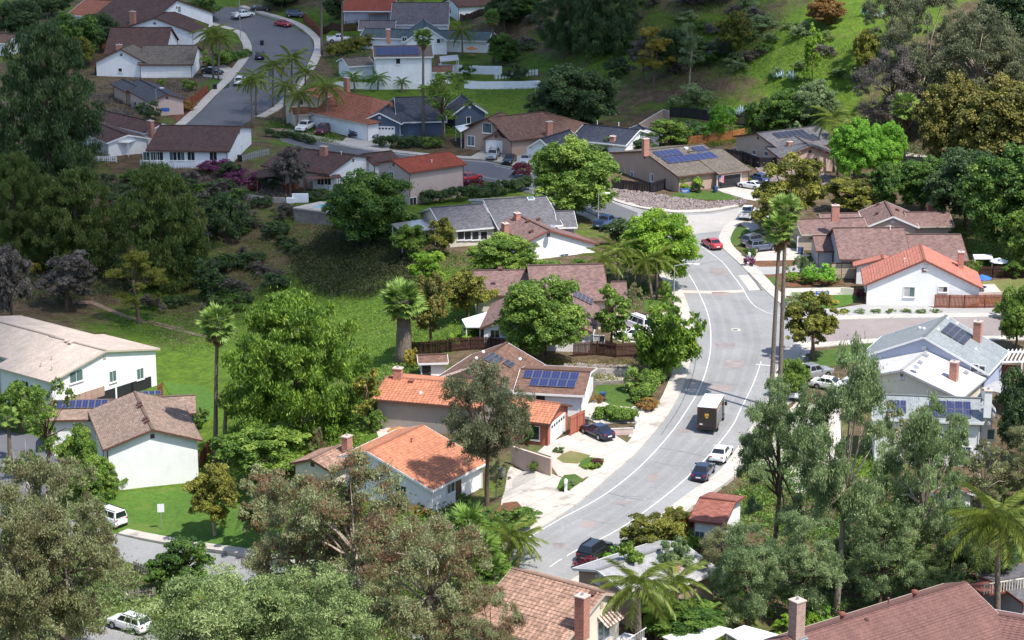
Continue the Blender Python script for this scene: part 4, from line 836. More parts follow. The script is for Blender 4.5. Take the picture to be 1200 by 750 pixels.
# pavements
strip('pavement', LK, 1.9, 'concrete', 0, .13, -1)
strip('pavement', RK, 2.0, 'concrete', 0, .13, 1)
strip('pavement', [(1260,372),(1180,372),(1050,373.5),(950,375),(925,364),(898,342),(888,331),(877,320),(866,309),(855,299),(846,290),(842,280),(850,265),(866,256)], 1.8, 'concrete', 0, .13, 1)
strip('pavement', [(935,404),(960,402.5),(1030,397.5),(1180,394.5),(1260,394.5)], 1.8, 'concrete', 0, .13, 1)
strip('pavement', [(200,162),(223,142),(251,114),(274,91),(294,63),(291,46),(275,34),(200,14)], 1.9, 'concrete', 0, .13, 1 * -1 if False else -1)
strip('pavement', [(300,137),(328,119),(355,85),(368,58),(363,43),(340,28),(280,10)], 1.9, 'concrete', 0, .13, 1 if False else -1 * -1)
strip('pavement', [(640,204),(690,222.5),(722,236.5),(752,244.5),(790,249.5),(830,248.5),(866,242)], 1.8, 'concrete', 0, .13, -1)
strip('pavement', [(330,154),(420,173),(500,183),(570,188),(600,194)], 1.7, 'concrete', 0, .13, -1)
strip('pavement', [(752,285),(735,273),(715,263),(690,251),(650,237)], 1.7, 'concrete', 0, .13, -1)
strip('pavement', [(138,626.5),(200,639.5),(260,649.5),(330,663),(420,679)], 1.6, 'concrete', 0, .13, -1)
# darker wheel tracks worn into the lanes
PAIRS = [((619,631),(671,648)),((658,608),(714,627)),((701,585),(757,599)),((738,558),(803,562)),((767,530),(830,534)),((790,503),(853,507)),((815,465),(876,466)),((828,433),(889,436)),((833,397),(898,400)),((828,364),(885,360)),((815,335),(868,335)),((800,315),(852,315))]
for k, f in enumerate((.16, .36, .64, .84)): strip('wheel_track', [(a[0] + (b[0] - a[0]) * f, a[1] + (b[1] - a[1]) * f) for a, b in PAIRS], .8, 'asphalt_track', .058 + .0005 * k)
# painted lines
W_ = .12
strip('lane_line', [(590,646),(619,631),(658,608),(701,585),(738,558),(767,530),(790,503),(803,484),(815,465),(823,448),(828,433),(832,415),(833,397),(832,380),(828,364),(823,352),(815,335),(807,322),(799,314),(788,304)], W_, 'line_white', .066)
strip('lane_line', [(644,665),(671,648),(714,627),(757,599),(803,562),(853,507),(868,480),(881,454),(888,436),(892,424)], W_, 'line_white', .066)
strip('lane_line', [(819,287),(833,297),(847,308),(858,322),(870,338),(878,352),(887,361),(899,367),(925,372)], W_, 'line_white', .066)
strip('stop_line', [(886,427.5),(903,429)], .3, 'line_white', .07, smooth=False)
strip('lane_line', [(580,194.5),(640,208),(695,228),(740,244)], W_, 'line_white', .066)
strip('lane_line', [(545,203),(600,215),(650,231),(712,257)], W_, 'line_white', .066)
strip('lane_line', [(690,221),(712,228),(738,240)], .5, 'line_white', .068)
# wear: patches, trench repair, manholes, tar seams
drape('asphalt_patch', [(851,422),(872,422.5),(870,432.5),(848,432)], 'patch', .064)
drape('trench_repair', [(798,340.5),(835,341.5),(871,340),(872,343),(835,344.5),(799,343.5)], 'concrete_pink', .064)
drape('concrete_apron', [(865,323),(877,322.5),(892,340),(878,341)], 'concrete', .064)
for a in ([(770,525),(800,530),(835,538)], [(712,578),(735,584),(755,587)], [(722,590),(733,594)], [(740,610),(750,605)], [(818,311),(835,307),(850,308)], [(800,380),(815,420),(800,470),(775,510)]):
    strip('tar_seam', a, .12, 'tar', .0645)
for x, y in ((852,377),(871,377.5),(862,387)): pass
_r = random.Random(3)
for k in range(9):
    x, y = [(655, 640), (690, 615), (730, 590), (765, 560), (800, 505), (845, 455), (850, 405), (845, 345), (842, 318)][k]; w, d = _r.uniform(6, 14), _r.uniform(2, 5)
    drape('asphalt_patch', [(x - w, y - d), (x + w * .9, y - d * .8), (x + w, y + d), (x - w * .8, y + d * 1.1)], 'asphalt_pink' if k % 2 else 'patch', .0635 + .0005 * (k % 2))
for k, (x, y) in enumerate([(700, 612), (785, 545), (850, 450), (852, 352), (745, 582)]):
    strip('tar_seam', [(x - 18, y - 4 + k), (x, y + _r.uniform(-1, 1)), (x + 20, y + 3)], .07, 'tar', .0652)
def ring(name, px, py, r0, r1, mat):
    c = G(px, py, .068); mb = MB(); n = 20
    for k in range(n):
        a, b = 6.2832 * k / n, 6.2832 * (k + 1) / n
        q = lambda r, t: (c.x + r * math.cos(t), c.y + r * math.sin(t), H(c.x, c.y) + .068)
        mb.face([q(r1, a), q(r1, b), q(r0, b), q(r0, a)])
    return tag(mb.build(name, mat), kind='structure')
ring('manhole_collar', 861.5, 387, .38, .75, 'concrete'); ring('manhole_cover', 861.5, 387, .02, .36, 'tar')
# driveways, yards, lawns
drape('driveway', [(641,520),(668,509),(690,497),(703,500),(722,511),(741,523),(716,547),(695,563),(662,541),(630,530)], 'concrete', .045)
drape('driveway', [(676,481),(700,468),(716,473),(757,478),(770,487),(748,514),(736,512),(747,496),(700,497),(688,490)], 'concrete', .045)
drape('driveway', [(594,556),(598,547),(640,553),(657,560),(690,568),(660,594),(622,617),(604,606),(586,597)], 'concrete', .045)
drape('brick_path', [(646,530),(668,524),(697,531),(712,538),(706,550),(690,558),(676,565),(654,558),(645,545)], 'concrete_pink', .052)
drape('lawn', [(652,538),(668,528.5),(692,534),(677,544),(660,543)], 'lawn_dry', .056, smooth=True)
drape('flower_bed', [(677,547),(690,536),(708,538),(706,546),(694,552)], 'lawn', .058, smooth=True)
drape('flower_bed', [(653,572),(661,557),(674,556),(684,562),(670,573),(660,577)], 'lawn', .058, smooth=True)
drape('lawn', [(700,452),(731,450),(738,463),(741,478),(717,475),(698,467)], 'lawn', .055, smooth=True)
drape('lawn', [(755,350),(786,350),(788,362),(753,366)], 'lawn', .05)
drape('lawn_bed', [(748,345),(784,338),(789,352),(752,352)], 'dirt', .045)
drape('driveway', [(715,395),(742,372),(800,363),(806,378),(800,392),(770,400),(730,402)], 'concrete', .045)
drape('lawn', [(784,230),(797,225),(840,224),(872,233),(850,235),(800,234)], 'lawn', .075)
drape('gravel_bank', [(700,222),(735,222),(784,231),(830,237),(872,234.5),(876,238),(862,242),(830,247),(790,248),(752,243),(722,235)], 'gravel_pink', .07)
drape('gravel_bank', [(885,196),(925,193),(970,204),(976,218),(960,222),(930,215),(895,212)], 'gravel_pink', .06)
drape('driveway', [(838,222),(872,213),(892,214),(905,228),(885,236),(862,232)], 'concrete', .075)
drape('lawn', [(850,277),(866,266),(884,264),(893,278),(870,290),(855,288)], 'lawn', .055, smooth=True)
drape('driveway', [(872,302),(892,290),(936,292),(950,300),(925,307),(880,308)], 'concrete', .05)
drape('planting_bed', [(876,306),(932,305),(932,312),(890,313)], 'mulch', .06)
drape('driveway', [(880,311),(940,308),(985,318),(985,327),(935,322),(893,322)], 'concrete_grey', .048)
drape('planting_bed', [(893,323),(930,319),(985,328),(990,333),(930,337),(905,335)], 'mulch', .052)
drape('lawn', [(896,326),(912,324),(915,335),(902,335)], 'lawn', .058)
drape('driveway', [(920,338),(985,337),(1000,339),(990,347),(920,347)], 'concrete', .05)
drape('lawn', [(935,351),(960,347),(1000,346),(1003,353),(985,360),(930,363)], 'lawn_bright', .055, smooth=True)
drape('gravel_verge', [(935,364),(985,361),(1010,357),(1175,357),(1260,357),(1260,369),(1170,368.5),(1000,370),(945,372)], 'concrete_grey', .05)
drape('lawn', [(945,415),(975,409),(1020,400),(1030,403),(1010,425),(960,432),(940,425)], 'lawn', .05)
drape('driveway', [(918,415),(940,404),(950,408),(945,440),(930,470),(905,490),(890,495),(903,462)], 'concrete', .05)
drape('driveway', [(893,515),(935,470),(985,480),(990,540),(940,580),(880,560)], 'concrete', .05)
drape('lawn', [(128,582),(150,576),(236,570),(262,585),(330,600),(330,640),(262,645),(200,635),(140,624),(125,605)], 'lawn_bright', .06)
drape('yard', [(0,462),(30,470),(55,490),(40,510),(-20,500),(-20,470)], 'lawn', .06)
drape('lawn', [(190,447),(240,452),(256,470),(248,492),(225,497),(205,470)], 'lawn_bright', .06)
drape('footpath', [(85,352),(110,353),(150,370),(215,384),(216,387),(150,374),(108,357),(85,356)], 'dirt', .05)
drape('footpath', [(170,375),(215,387),(250,395),(250,398),(213,390),(170,378)], 'dirt', .05)
drape('patio', [(440,506),(460,500),(520,520),(500,530),(455,540)], 'concrete_pink', .05)
drape('lawn', [(234,98),(250,92),(270,95),(268,103),(250,108),(240,104)], 'lawn', .05)
drape('driveway', [(236,80),(262,76),(280,84),(272,93),(255,92),(238,90)], 'concrete', .05)
drape('driveway', [(548,185),(575,172),(600,178),(640,178),(660,188),(640,203),(600,193)], 'concrete', .05)
drape('lawn', [(606,198),(628,192),(650,197),(640,205)], 'lawn', .06)
drape('driveway', [(395,170),(410,158),(460,162),(455,178),(420,176)], 'concrete', .05)
drape('yard', [(310,150),(345,150),(395,165),(395,172),(330,158)], 'dirt', .04)
drape('yard', [(1000,185),(1060,178),(1100,186),(1105,196),(1060,200),(1040,196)], 'concrete', .06)
drape('yard', [(1150,330),(1200,326),(1260,330),(1260,356),(1160,356)], 'lawn_dry', .05)
drape('patio', [(1120,335),(1165,333),(1176,345),(1120,346)], 'concrete', .055)
drape('planting_bed', [(192,125),(240,112),(250,105),(254,112),(226,140),(210,148)], 'mulch', .05)
drape('yard', [(480,438),(540,432),(560,425),(540,450),(500,455)], 'dirt', .05)
drape('yard', [(640,430),(740,430),(742,446),(700,450),(645,445)], 'stone', .05)
drape('planting_bed', [(590,590),(606,588),(622,606),(625,625),(590,640),(560,620)], 'mulch', .05)
drape('yard', [(690,320),(735,318),(740,345),(745,372),(715,392),(700,360)], 'dirt', .04)
# ------------------------------------------------------------------ cloud (high over the valley, its shadow lies on the far left slopes)
def make_cloud():
    edge = [(-330,400),(60,400),(200,414),(262,396),(330,362),(420,346),(500,312),(560,270),(610,238),(650,196),(700,160),(760,130),(820,85),(850,40),(868,-10),(885,-70)]
    g = [G(*p) if p[1] > -5 and 0 <= p[0] else P(p[0], p[1], 5 if p[1] > 0 else 30) for p in edge]
    g += [Vector((170, 900, 40)), Vector((-400, 900, 40)), Vector((-420, 500, 0))]
    alt = 1150.0; sh = SUN * (alt / SUN.z)
    pts = smooth_line([Vector((p.x, p.y, 0)) for p in g], 12, True)
    cx = sum(p.x for p in pts) / len(pts); cy = sum(p.y for p in pts) / len(pts)
    mb = MB(); rings = 9; n = len(pts); rows = []
    r0 = random.Random(4)
    wob = [r0.uniform(-5, 5) for _ in range(n)]
    for k in range(rings + 1):
        t = k / rings; row = []
        for i, p in enumerate(pts):
            q = Vector((cx + (p.x - cx) * (1 - t), cy + (p.y - cy) * (1 - t), 0)); d = Vector((p.x - cx, p.y - cy, 0)).normalized() * wob[i] * (1 - t)
            row.append((q + d, t))
        rows.append(row)
    top = [[Vector((q.x + sh.x, q.y + sh.y, alt + 60 * math.sqrt(t) + r0.uniform(-8, 8) * (t > 0))) for q, t in r] for r in rows]
    bot = [[Vector((q.x + sh.x, q.y + sh.y, alt - 18 * math.sqrt(t) + r0.uniform(-4, 4) * (t > 0) - .5)) for q, t in r] for r in rows]
    for L, fl in ((top, 0), (bot, 1)):
        for a, b in zip(L, L[1:]):
            for i in range(n):
                j = (i + 1) % n; f = [a[i], a[j], b[j], b[i]]; mb.face(f[::-1] if fl else f)
    for i in range(n):
        j = (i + 1) % n; mb.face([bot[0][i], bot[0][j], top[0][j], top[0][i]])
    m, t, b = _m('cloud'); b.inputs['Base Color'].default_value = (.9, .9, .92, 1); b.inputs['Roughness'].default_value = 1
    tr = t.nodes.new('ShaderNodeBsdfTransparent'); mx = t.nodes.new('ShaderNodeMixShader')
    f = _noise(t, .012, 3, 'Object'); rp = _ramp(t, f, [(.3, (.34,) * 3), (.7, (.56,) * 3)])   # share of the light let through by each of its two skins
    t.links.new(rp, mx.inputs[0]); t.links.new(b.outputs[0], mx.inputs[1]); t.links.new(tr.outputs[0], mx.inputs[2]); t.links.new(mx.outputs[0], t.nodes['Material Output'].inputs[0])
    o = mb.build('cloud', 'cloud', smooth=True); tag(o, kind='structure')
make_cloud()
# ------------------------------------------------------------------ vegetation
def Hv(x, y):
    fx = np.clip((x - GX0) / GS, 0, GNX - 1.001); fy = np.clip((y - GY0) / GS, 0, GNY - 1.001)
    i, j = fx.astype(int), fy.astype(int); a, b = fx - i, fy - j; z00, z10, z01, z11 = _GZ[j, i], _GZ[j, i+1], _GZ[j+1, i], _GZ[j+1, i+1]
    return np.where(a >= b, z00 + a * (z10 - z00) + b * (z11 - z10), z00 + b * (z01 - z00) + a * (z11 - z01))
def unit(a): return a / np.maximum(np.linalg.norm(a, axis=1, keepdims=True), 1e-9)
def leaf_mesh(name, pos, nrm, tan, L, Wd, tint, shape=.5):
    n = len(pos); tan = unit(tan - nrm * np.sum(tan * nrm, axis=1, keepdims=True)); bi = np.cross(nrm, tan)
    L = np.broadcast_to(L, (n,))[:, None]; Wd = np.broadcast_to(Wd, (n,))[:, None]
    V = np.empty((n, 4, 3)); V[:, 0] = pos - tan * L * .5; V[:, 1] = pos + bi * Wd * .5 + tan * L * (shape - .5) + nrm * Wd * .12; V[:, 2] = pos + tan * L * .5; V[:, 3] = pos - bi * Wd * .5 + tan * L * (shape - .5) + nrm * Wd * .12
    me = bpy.data.meshes.new(name); me.vertices.add(4 * n); me.vertices.foreach_set('co', V.reshape(-1).astype(np.float32))
    me.loops.add(4 * n); me.loops.foreach_set('vertex_index', np.arange(4 * n, dtype=np.int32))
    me.polygons.add(n); me.polygons.foreach_set('loop_start', np.arange(0, 4 * n, 4, dtype=np.int32)); me.polygons.foreach_set('loop_total', np.full(n, 4, dtype=np.int32))
    a = me.attributes.new('tint', 'FLOAT', 'FACE'); a.data.foreach_set('value', np.clip(tint, 0, 1).astype(np.float32))
    me.update(calc_edges=True); me.validate(); return me
def leaf_cloud(name, C, Rr, n, L, Wd, g, up=.3, droop=0.0, shell=.45, squash=1.0, clump=.17, leafv=.14, big=None, fuzz=.10):
    C = np.asarray(C, float); Rr = np.asarray(Rr, float)
    p = Rr ** 2 / np.sum(Rr ** 2); i = g.choice(len(C), n, p=p)
    d = unit(g.normal(size=(n, 3))); d[:, 2] = np.where(d[:, 2] < -.35, -d[:, 2] * .6, d[:, 2]); d = unit(d)
    rad = Rr[i] * np.where(g.random(n) < fuzz, np.abs(g.normal(size=n)) * .85 + .2, shell + (1 - shell) * np.sqrt(g.random(n)))
    pos = C[i] + d * rad[:, None] * np.array([1, 1, squash])
    nrm = unit(d * .8 + g.normal(size=(n, 3)) * .55 + np.array([0, 0, up]))
    tan = g.normal(size=(n, 3))
    if droop: tan = unit(tan) * (1 - abs(droop)) + np.array([0, 0, -1.0]) * droop; nrm = unit(nrm * .5 + np.cross(tan, g.normal(size=(n, 3))))
    cr = g.normal(size=len(C)); t = .5 + clump * cr[i] + leafv * g.normal(size=n)
    if big is not None: t += .14 * big[i]
    s = .65 + .7 * g.random(n)
    return leaf_mesh(name, pos, nrm, tan, L * s, Wd * s, t)
def sublobes(C, Rr, g, k=9, f=.42, spread=.72):
    out = []; rr = []; bg = []
    for c, r in zip(C, Rr):
        b = g.normal()
        for d in unit(g.normal(size=(k, 3))):
            if d[2] < -.5: d[2] *= -.5
            out.append(np.array(c) + d * r * spread); rr.append(r * f * g.uniform(.75, 1.25)); bg.append(b)
    return np.array(out), np.array(rr), np.array(bg)
def limbs(mb, base, C, Rr, g, r0, fork, nmax=14):
    """trunk to the fork and tapering limbs into the lobes"""
    base = Vector(base); fork = Vector(fork); pts = [base, base.lerp(fork, .35) + Vector((g.uniform(-.15, .15), g.uniform(-.15, .15), 0)), base.lerp(fork, .7) + Vector((g.uniform(-.2, .2), g.uniform(-.2, .2), 0)), fork]
    mb.tube([base - UP * .6] + pts, [r0 * 1.35, r0 * 1.15, r0 * .95, r0 * .82, r0 * .7], 8)
    order = np.argsort([-r for r in Rr])[:nmax]
    for q in order:
        c = Vector(C[q]); t = g.uniform(.55, 1.0); s = pts[1].lerp(fork, t); m = s.lerp(c, .5) + Vector((g.uniform(-.3, .3), g.uniform(-.3, .3), g.uniform(.1, .6)))
        mb.tube([s, m, c], [r0 * .42, r0 * .27, r0 * .1], 5)
TREES = {}
def proto(kind, seed):
    key = (kind, seed)
    if key in TREES: return TREES[key]
    g = np.random.default_rng(1000 * seed + sum(ord(c) for c in kind)); mb = MB(); C = []; Rr = []
    if kind in ('round', 'dome', 'airy'):
        Ht, Wt = 9.0, 9.0; zc = {'round': .50, 'dome': .48, 'airy': .52}[kind] * Ht; rz = {'round': .52, 'dome': .50, 'airy': .50}[kind] * Ht
        for d in unit(g.normal(size=(74 if kind != 'airy' else 30, 3))):
            k = g.uniform(.45, .80); r = g.uniform(.8, 1.4) if kind != 'airy' else g.uniform(.7, 1.3)
            C.append((d[0] * Wt * .5 * k, d[1] * Wt * .5 * k, zc + d[2] * rz * k)); Rr.append(r)
        C.append((0, 0, zc)); Rr.append(1.8)
        c2, r2, bg2 = sublobes(C, Rr, g, 8); n = {'round': 66000, 'dome': 64000, 'airy': 27000}[kind]
        me = leaf_cloud('crown', c2, r2, n, .22 if kind != 'airy' else .25, .15 if kind != 'airy' else .16, g, clump=.2, leafv=.18, big=bg2); limbs(mb, (0, 0, 0), C, Rr, g, .24, (0, 0, .42 * Ht))
    elif kind == 'euc':      # tall, open, hanging leaves in separate clouds
        Ht, Wt = 18.0, 10.0; tops = []
        for k in range(24):
            a = g.uniform(0, 6.28); z = g.uniform(.3, .97) * Ht; env = .5 * Wt * (1 - ((z / Ht - .55) / .5) ** 2) * .85 + .3
            rr = env * g.uniform(.35, 1.0); C.append((rr * math.cos(a), rr * math.sin(a), z)); Rr.append(g.uniform(.75, 1.5))
        c2, r2, bg2 = sublobes(C, Rr, g, 9, .5, .95); c2[:, 2] -= .15
        me = leaf_cloud('crown', c2, r2, 52000, .28, .08, g, fuzz=.28, droop=.5, shell=0, clump=.24, leafv=.22, big=bg2)
        limbs(mb, (0, 0, 0), C, Rr, g, .34, (g.uniform(-.8, .8), g.uniform(-.8, .8), .6 * Ht), 17)
    elif kind in ('gum', 'tallgum', 'egggum'):      # broad eucalyptus seen from above: full crown, hanging leaves
        Ht, Wt = 15.0, 13.0
        for d in unit(g.normal(size=(34 if kind != 'egggum' else 62, 3))):
            k = g.uniform(.5, .84); C.append((d[0] * Wt * .5 * k, d[1] * Wt * .5 * k, (.5 if kind == 'gum' else .62) * Ht + d[2] * (.5 if kind == 'gum' else .40) * Ht * k)); Rr.append(g.uniform(.8, 1.7))
        c2, r2, bg2 = sublobes(C, Rr, g, 10, .48, .95)
        me = leaf_cloud('crown', c2, r2, 57000 if kind != 'egggum' else 52000, .29, .085, g, fuzz=.28, droop=.45, shell=0, clump=.26, leafv=.24, big=bg2); limbs(mb, (0, 0, 0), C, Rr, g, .32, (.3, -.2, .5 * Ht), 24)
    elif kind == 'sparse':   # thin twiggy crown with bare branches showing
        Ht, Wt = 10.0, 7.0
        for k in range(18):
            a = g.uniform(0, 6.28); z = g.uniform(.4, .97) * Ht; rr = g.uniform(.2, .5) * Wt * .9 * (1.1 - abs(z / Ht - .65)); C.append((rr * math.cos(a), rr * math.sin(a), z)); Rr.append(g.uniform(.5, 1.0))
        c2, r2, bg2 = sublobes(C, Rr, g, 7, .5, .9); me = leaf_cloud('crown', c2, r2, 4200, .32, .14, g, droop=.3, shell=.1, big=bg2); limbs(mb, (0, 0, 0), C, Rr, g, .17, (.2, .1, .6 * Ht), 18)
        for c in C: 
            for d in unit(g.normal(size=(3, 3))): mb.tube([c, Vector(c) + Vector(d) * .9 + UP * .4], [.03, .01], 4)
    elif kind == 'pine':     # broad soft conifer, foliage to the ground in upright tufts
        Ht, Wt = 13.0, 13.0
        for k in range(320):
            t = g.uniform(.03, .98); env = .5 * Wt * max(.12, 1 - abs((t - .38) / .63) ** 2.3) ** .62 * .9; a = g.uniform(0, 6.28); rr = env * math.sqrt(g.uniform(.0, .88)); C.append((rr * math.cos(a), rr * math.sin(a), t * Ht * .95)); Rr.append(g.uniform(.55, .95) * (1.08 - .25 * t))
        c2, r2, bg2 = sublobes(C, Rr, g, 6, .62, .62)
        me = leaf_cloud('crown', c2, r2, 180000 if seed == 0 else 62000, .22 if seed == 0 else .36, .05 if seed == 0 else .1, g, up=0, droop=-.6, shell=.25, squash=1.35, clump=.17, leafv=.2, big=bg2); limbs(mb, (0, 0, 0), C, Rr, g, .35, (0, 0, .75 * Ht), 0)
    elif kind == 'fir':      # narrower shaded conifer, layered boughs
        Ht, Wt = 14.0, 8.5
        for k in range(46):
            t = g.uniform(.1, .97); env = .5 * Wt * (1 - t ** 1.5) ** .8; a = g.uniform(0, 6.28); rr = env * g.uniform(.5, .95); C.append((rr * math.cos(a), rr * math.sin(a), t * Ht * .97)); Rr.append(g.uniform(.7, 1.3) * (1.1 - .4 * t))
        c2, r2, bg2 = sublobes(C, Rr, g, 8, .45, .8); me = leaf_cloud('crown', c2, r2, 44000, .34, .10, g, droop=.15, shell=.15, clump=.2, big=bg2); limbs(mb, (0, 0, 0), C, Rr, g, .3, (0, 0, .8 * Ht), 0)
    elif kind == 'juniper':  # twisted upright sprays
        Ht, Wt = 6.0, 6.5
        for k in range(13):
            a = g.uniform(0, 6.28); r = g.uniform(.3, 1.0); le = Vector((math.cos(a) * r * .8, math.sin(a) * r * .5, 1)).normalized(); ln = g.uniform(2.6, 4.4)
            for s_ in range(6):
                q = le * ln * (.35 + .13 * s_); C.append((q.x + g.uniform(-.15, .15), q.y + g.uniform(-.15, .15), q.z)); Rr.append(.55 * (1.2 - .17 * s_))
        c2, r2, bg2 = sublobes(C, Rr, g, 5, .45, .75); me = leaf_cloud('crown', c2, r2, 14000, .26, .08, g, droop=-.6, shell=.1, squash=1.5, big=bg2); limbs(mb, (0, 0, 0), C, Rr, g, .18, (0, 0, 1.5), 12)
    elif kind == 'column':
        Ht, Wt = 7.0, 3.4
        for k in range(26):
            t = g.uniform(.12, .97); env = .5 * Wt * (math.sin(math.pi * (t * .8 + .15))) ** .6; a = g.uniform(0, 6.28); C.append((env * .7 * math.cos(a), env * .7 * math.sin(a), t * Ht)); Rr.append(g.uniform(.45, .8))
        c2, r2, bg2 = sublobes(C, Rr, g, 7); me = leaf_cloud('crown', c2, r2, 5500, .28, .17, g, big=bg2); limbs(mb, (0, 0, 0), C, Rr, g, .12, (0, 0, .7 * Ht), 8)
    elif kind == 'bush':
        Ht, Wt = 2.2, 3.0
        for d in unit(g.normal(size=(16, 3))): C.append((d[0] * 1.05, d[1] * 1.05, .95 + d[2] * .65)); Rr.append(g.uniform(.35, .6))
        c2, r2, bg2 = sublobes(C, Rr, g, 7); me = leaf_cloud('crown', c2, r2, 5200, .14, .085, g, big=bg2); limbs(mb, (0, 0, 0), C, Rr, g, .06, (0, 0, .8), 6)
    elif kind == 'wild':     # ragged shrub
        Ht, Wt = 2.6, 3.6
        for k in range(14):
            a = g.uniform(0, 6.28); r = g.uniform(.2, 1.5); C.append((r * math.cos(a), r * math.sin(a), g.uniform(.5, 2.2) * (1.15 - r * .4))); Rr.append(g.uniform(.3, .6))
        c2, r2, bg2 = sublobes(C, Rr, g, 7, .5, .9); me = leaf_cloud('crown', c2, r2, 3600, .2, .07, g, droop=-.3, shell=.1, clump=.22, big=bg2); limbs(mb, (0, 0, 0), C, Rr, g, .05, (0, 0, .9), 8)
    elif kind == 'agave':
        Ht, Wt = 1.6, 3.0; m2 = MB(); n = 46; pos = []; nr = []; ta = []; ls = []
        for q in range(5):
            cx, cy = g.uniform(-.9, .9, 2)
            for k in range(14):
                a = k * 2.4; el = g.uniform(.2, 1.3); dd = np.array([math.cos(a) * math.cos(el), math.sin(a) * math.cos(el), math.sin(el)]); l = g.uniform(.7, 1.1); pos.append(np.array([cx, cy, .1]) + dd * l * .55); ta.append(dd); nr.append(np.cross(dd, np.cross(dd, [0, 0, -1.0])) + 1e-3); ls.append(l)
        me = leaf_mesh('leaf', np.array(pos), unit(np.array(nr)), np.array(ta), np.array(ls), .22, .5 + .2 * g.normal(size=len(pos)), .3); mb.tube([(0, 0, -.3), (0, 0, .25)], [.2, .12], 7)
    co = np.empty(len(me.vertices) * 3, np.float32); me.vertices.foreach_get('co', co); co = co.reshape(-1, 3)
    Wt = 2 * float(np.percentile(np.hypot(co[:, 0], co[:, 1]), 96)) * .97; Ht = float(np.percentile(co[:, 2], 99.3))   # true spread and height of the crown
    tm = mb.mesh('trunk', smooth=True); TREES[key] = (me, tm, Ht, Wt); return TREES[key]
NTREE = [0]
def tree(kind, bx, by, top, wpx, leaf, label, bark='bark', name=None, cat=None, group=None, seed=None, rot=None, at=None):
    NTREE[0] += 1
    if seed is None: seed = NTREE[0] % 3
    if kind in ('column', 'juniper', 'agave', 'sparse', 'euc', 'round', 'gum'): seed %= 2
    if kind in ('dome', 'egggum', 'tallgum'): seed = 0
    if kind == 'pine': seed %= 2
    me, tm, Ht, Wt = proto(kind, seed)
    g = G(bx, by) if at is None else at; s = ppm(g); w = wpx / s; dep = math.atan2(CAMH - g.z, g.y)
    hh = max(.5, ((by - top) / s - .22 * w * math.sin(dep)) / math.cos(dep))
    nm = name or {'bush': 'shrub', 'wild': 'shrub', 'agave': 'agave_clump', 'juniper': 'juniper_tree', 'pine': 'pine_tree', 'fir': 'pine_tree', 'euc': 'eucalyptus_tree', 'gum': 'eucalyptus_tree', 'tallgum': 'eucalyptus_tree', 'egggum': 'eucalyptus_tree'}.get(kind, 'broadleaf_tree')
    r = empty(nm, g, random.uniform(0, 6.28) if rot is None else rot); r.scale = (w / Wt, w / Wt, hh / Ht)
    link('crown', me, leaf, r); link('trunk', tm, bark, r)
    tag(r, label, cat or ('shrub' if nm in ('shrub', 'agave_clump') else 'tree'), group); return r
# --- palms: every frond is a part of its own
def fan_frond(seed):
    g = np.random.default_rng(seed); pos = []; ta = []; nr = []; ls = []
    for k in range(22):
        a = R(-118 + 236 * k / 21); l = g.uniform(.75, .95) * (1 - .12 * abs(a) / 2); d = np.array([math.cos(a), math.sin(a), -.25 - .35 * g.random()]); d /= np.linalg.norm(d)
        pos.append(np.array([.95, 0, .06]) + d * l * .5); ta.append(d); nr.append([0, .3 * math.sin(a), 1]); ls.append(l)
    for k in range(6): pos.append([.08 + .15 * k, 0, .05]); ta.append([1, 0, 0]); nr.append([0, 0, 1]); ls.append(.22)
    return leaf_mesh('frond', np.array(pos, float), unit(np.array(nr, float)), np.array(ta, float), np.array(ls), np.array([.17] * 22 + [.07] * 6), .5 + .16 * g.normal(size=28), .45)
def queen_frond(seed):
    g = np.random.default_rng(seed); pos = []; ta = []; nr = []; ls = []; ws = []
    n = 34; ln = 3.1
    P0 = lambda t: np.array([ln * (t - .16 * t * t), 0, ln * (.30 * t - 1.0 * t * t)])
    for k in range(n):
        t = (k + .5) / n; p = P0(t); d = P0(t + .02) - P0(t); d /= np.linalg.norm(d)
        pos.append(p); ta.append(d); nr.append([0, 0, 1]); ls.append(ln / n * 1.3); ws.append(.05)
        if t > .12:
            for s in (-1, 1):
                for q in range(2):
                    l = (.55 + .42 * math.sin(t * 2.8)) * g.uniform(.8, 1.1); v = d * .45 + np.array([0, s * g.uniform(.55, 1.0), -g.uniform(.3, 1.3)]); v /= np.linalg.norm(v)
                    pos.append(p + v * l * .5); ta.append(v); nr.append(np.cross(v, [s * .6, 0, .3])); ls.append(l); ws.append(.07)
    return leaf_mesh('frond', np.array(pos), unit(np.array(nr, float)), np.array(ta), np.array(ls), np.array(ws), .5 + .17 * g.normal(size=len(pos)), .4)
FAN = [fan_frond(s) for s in (1, 2)]; QUE = [queen_frond(s) for s in (3, 4)]
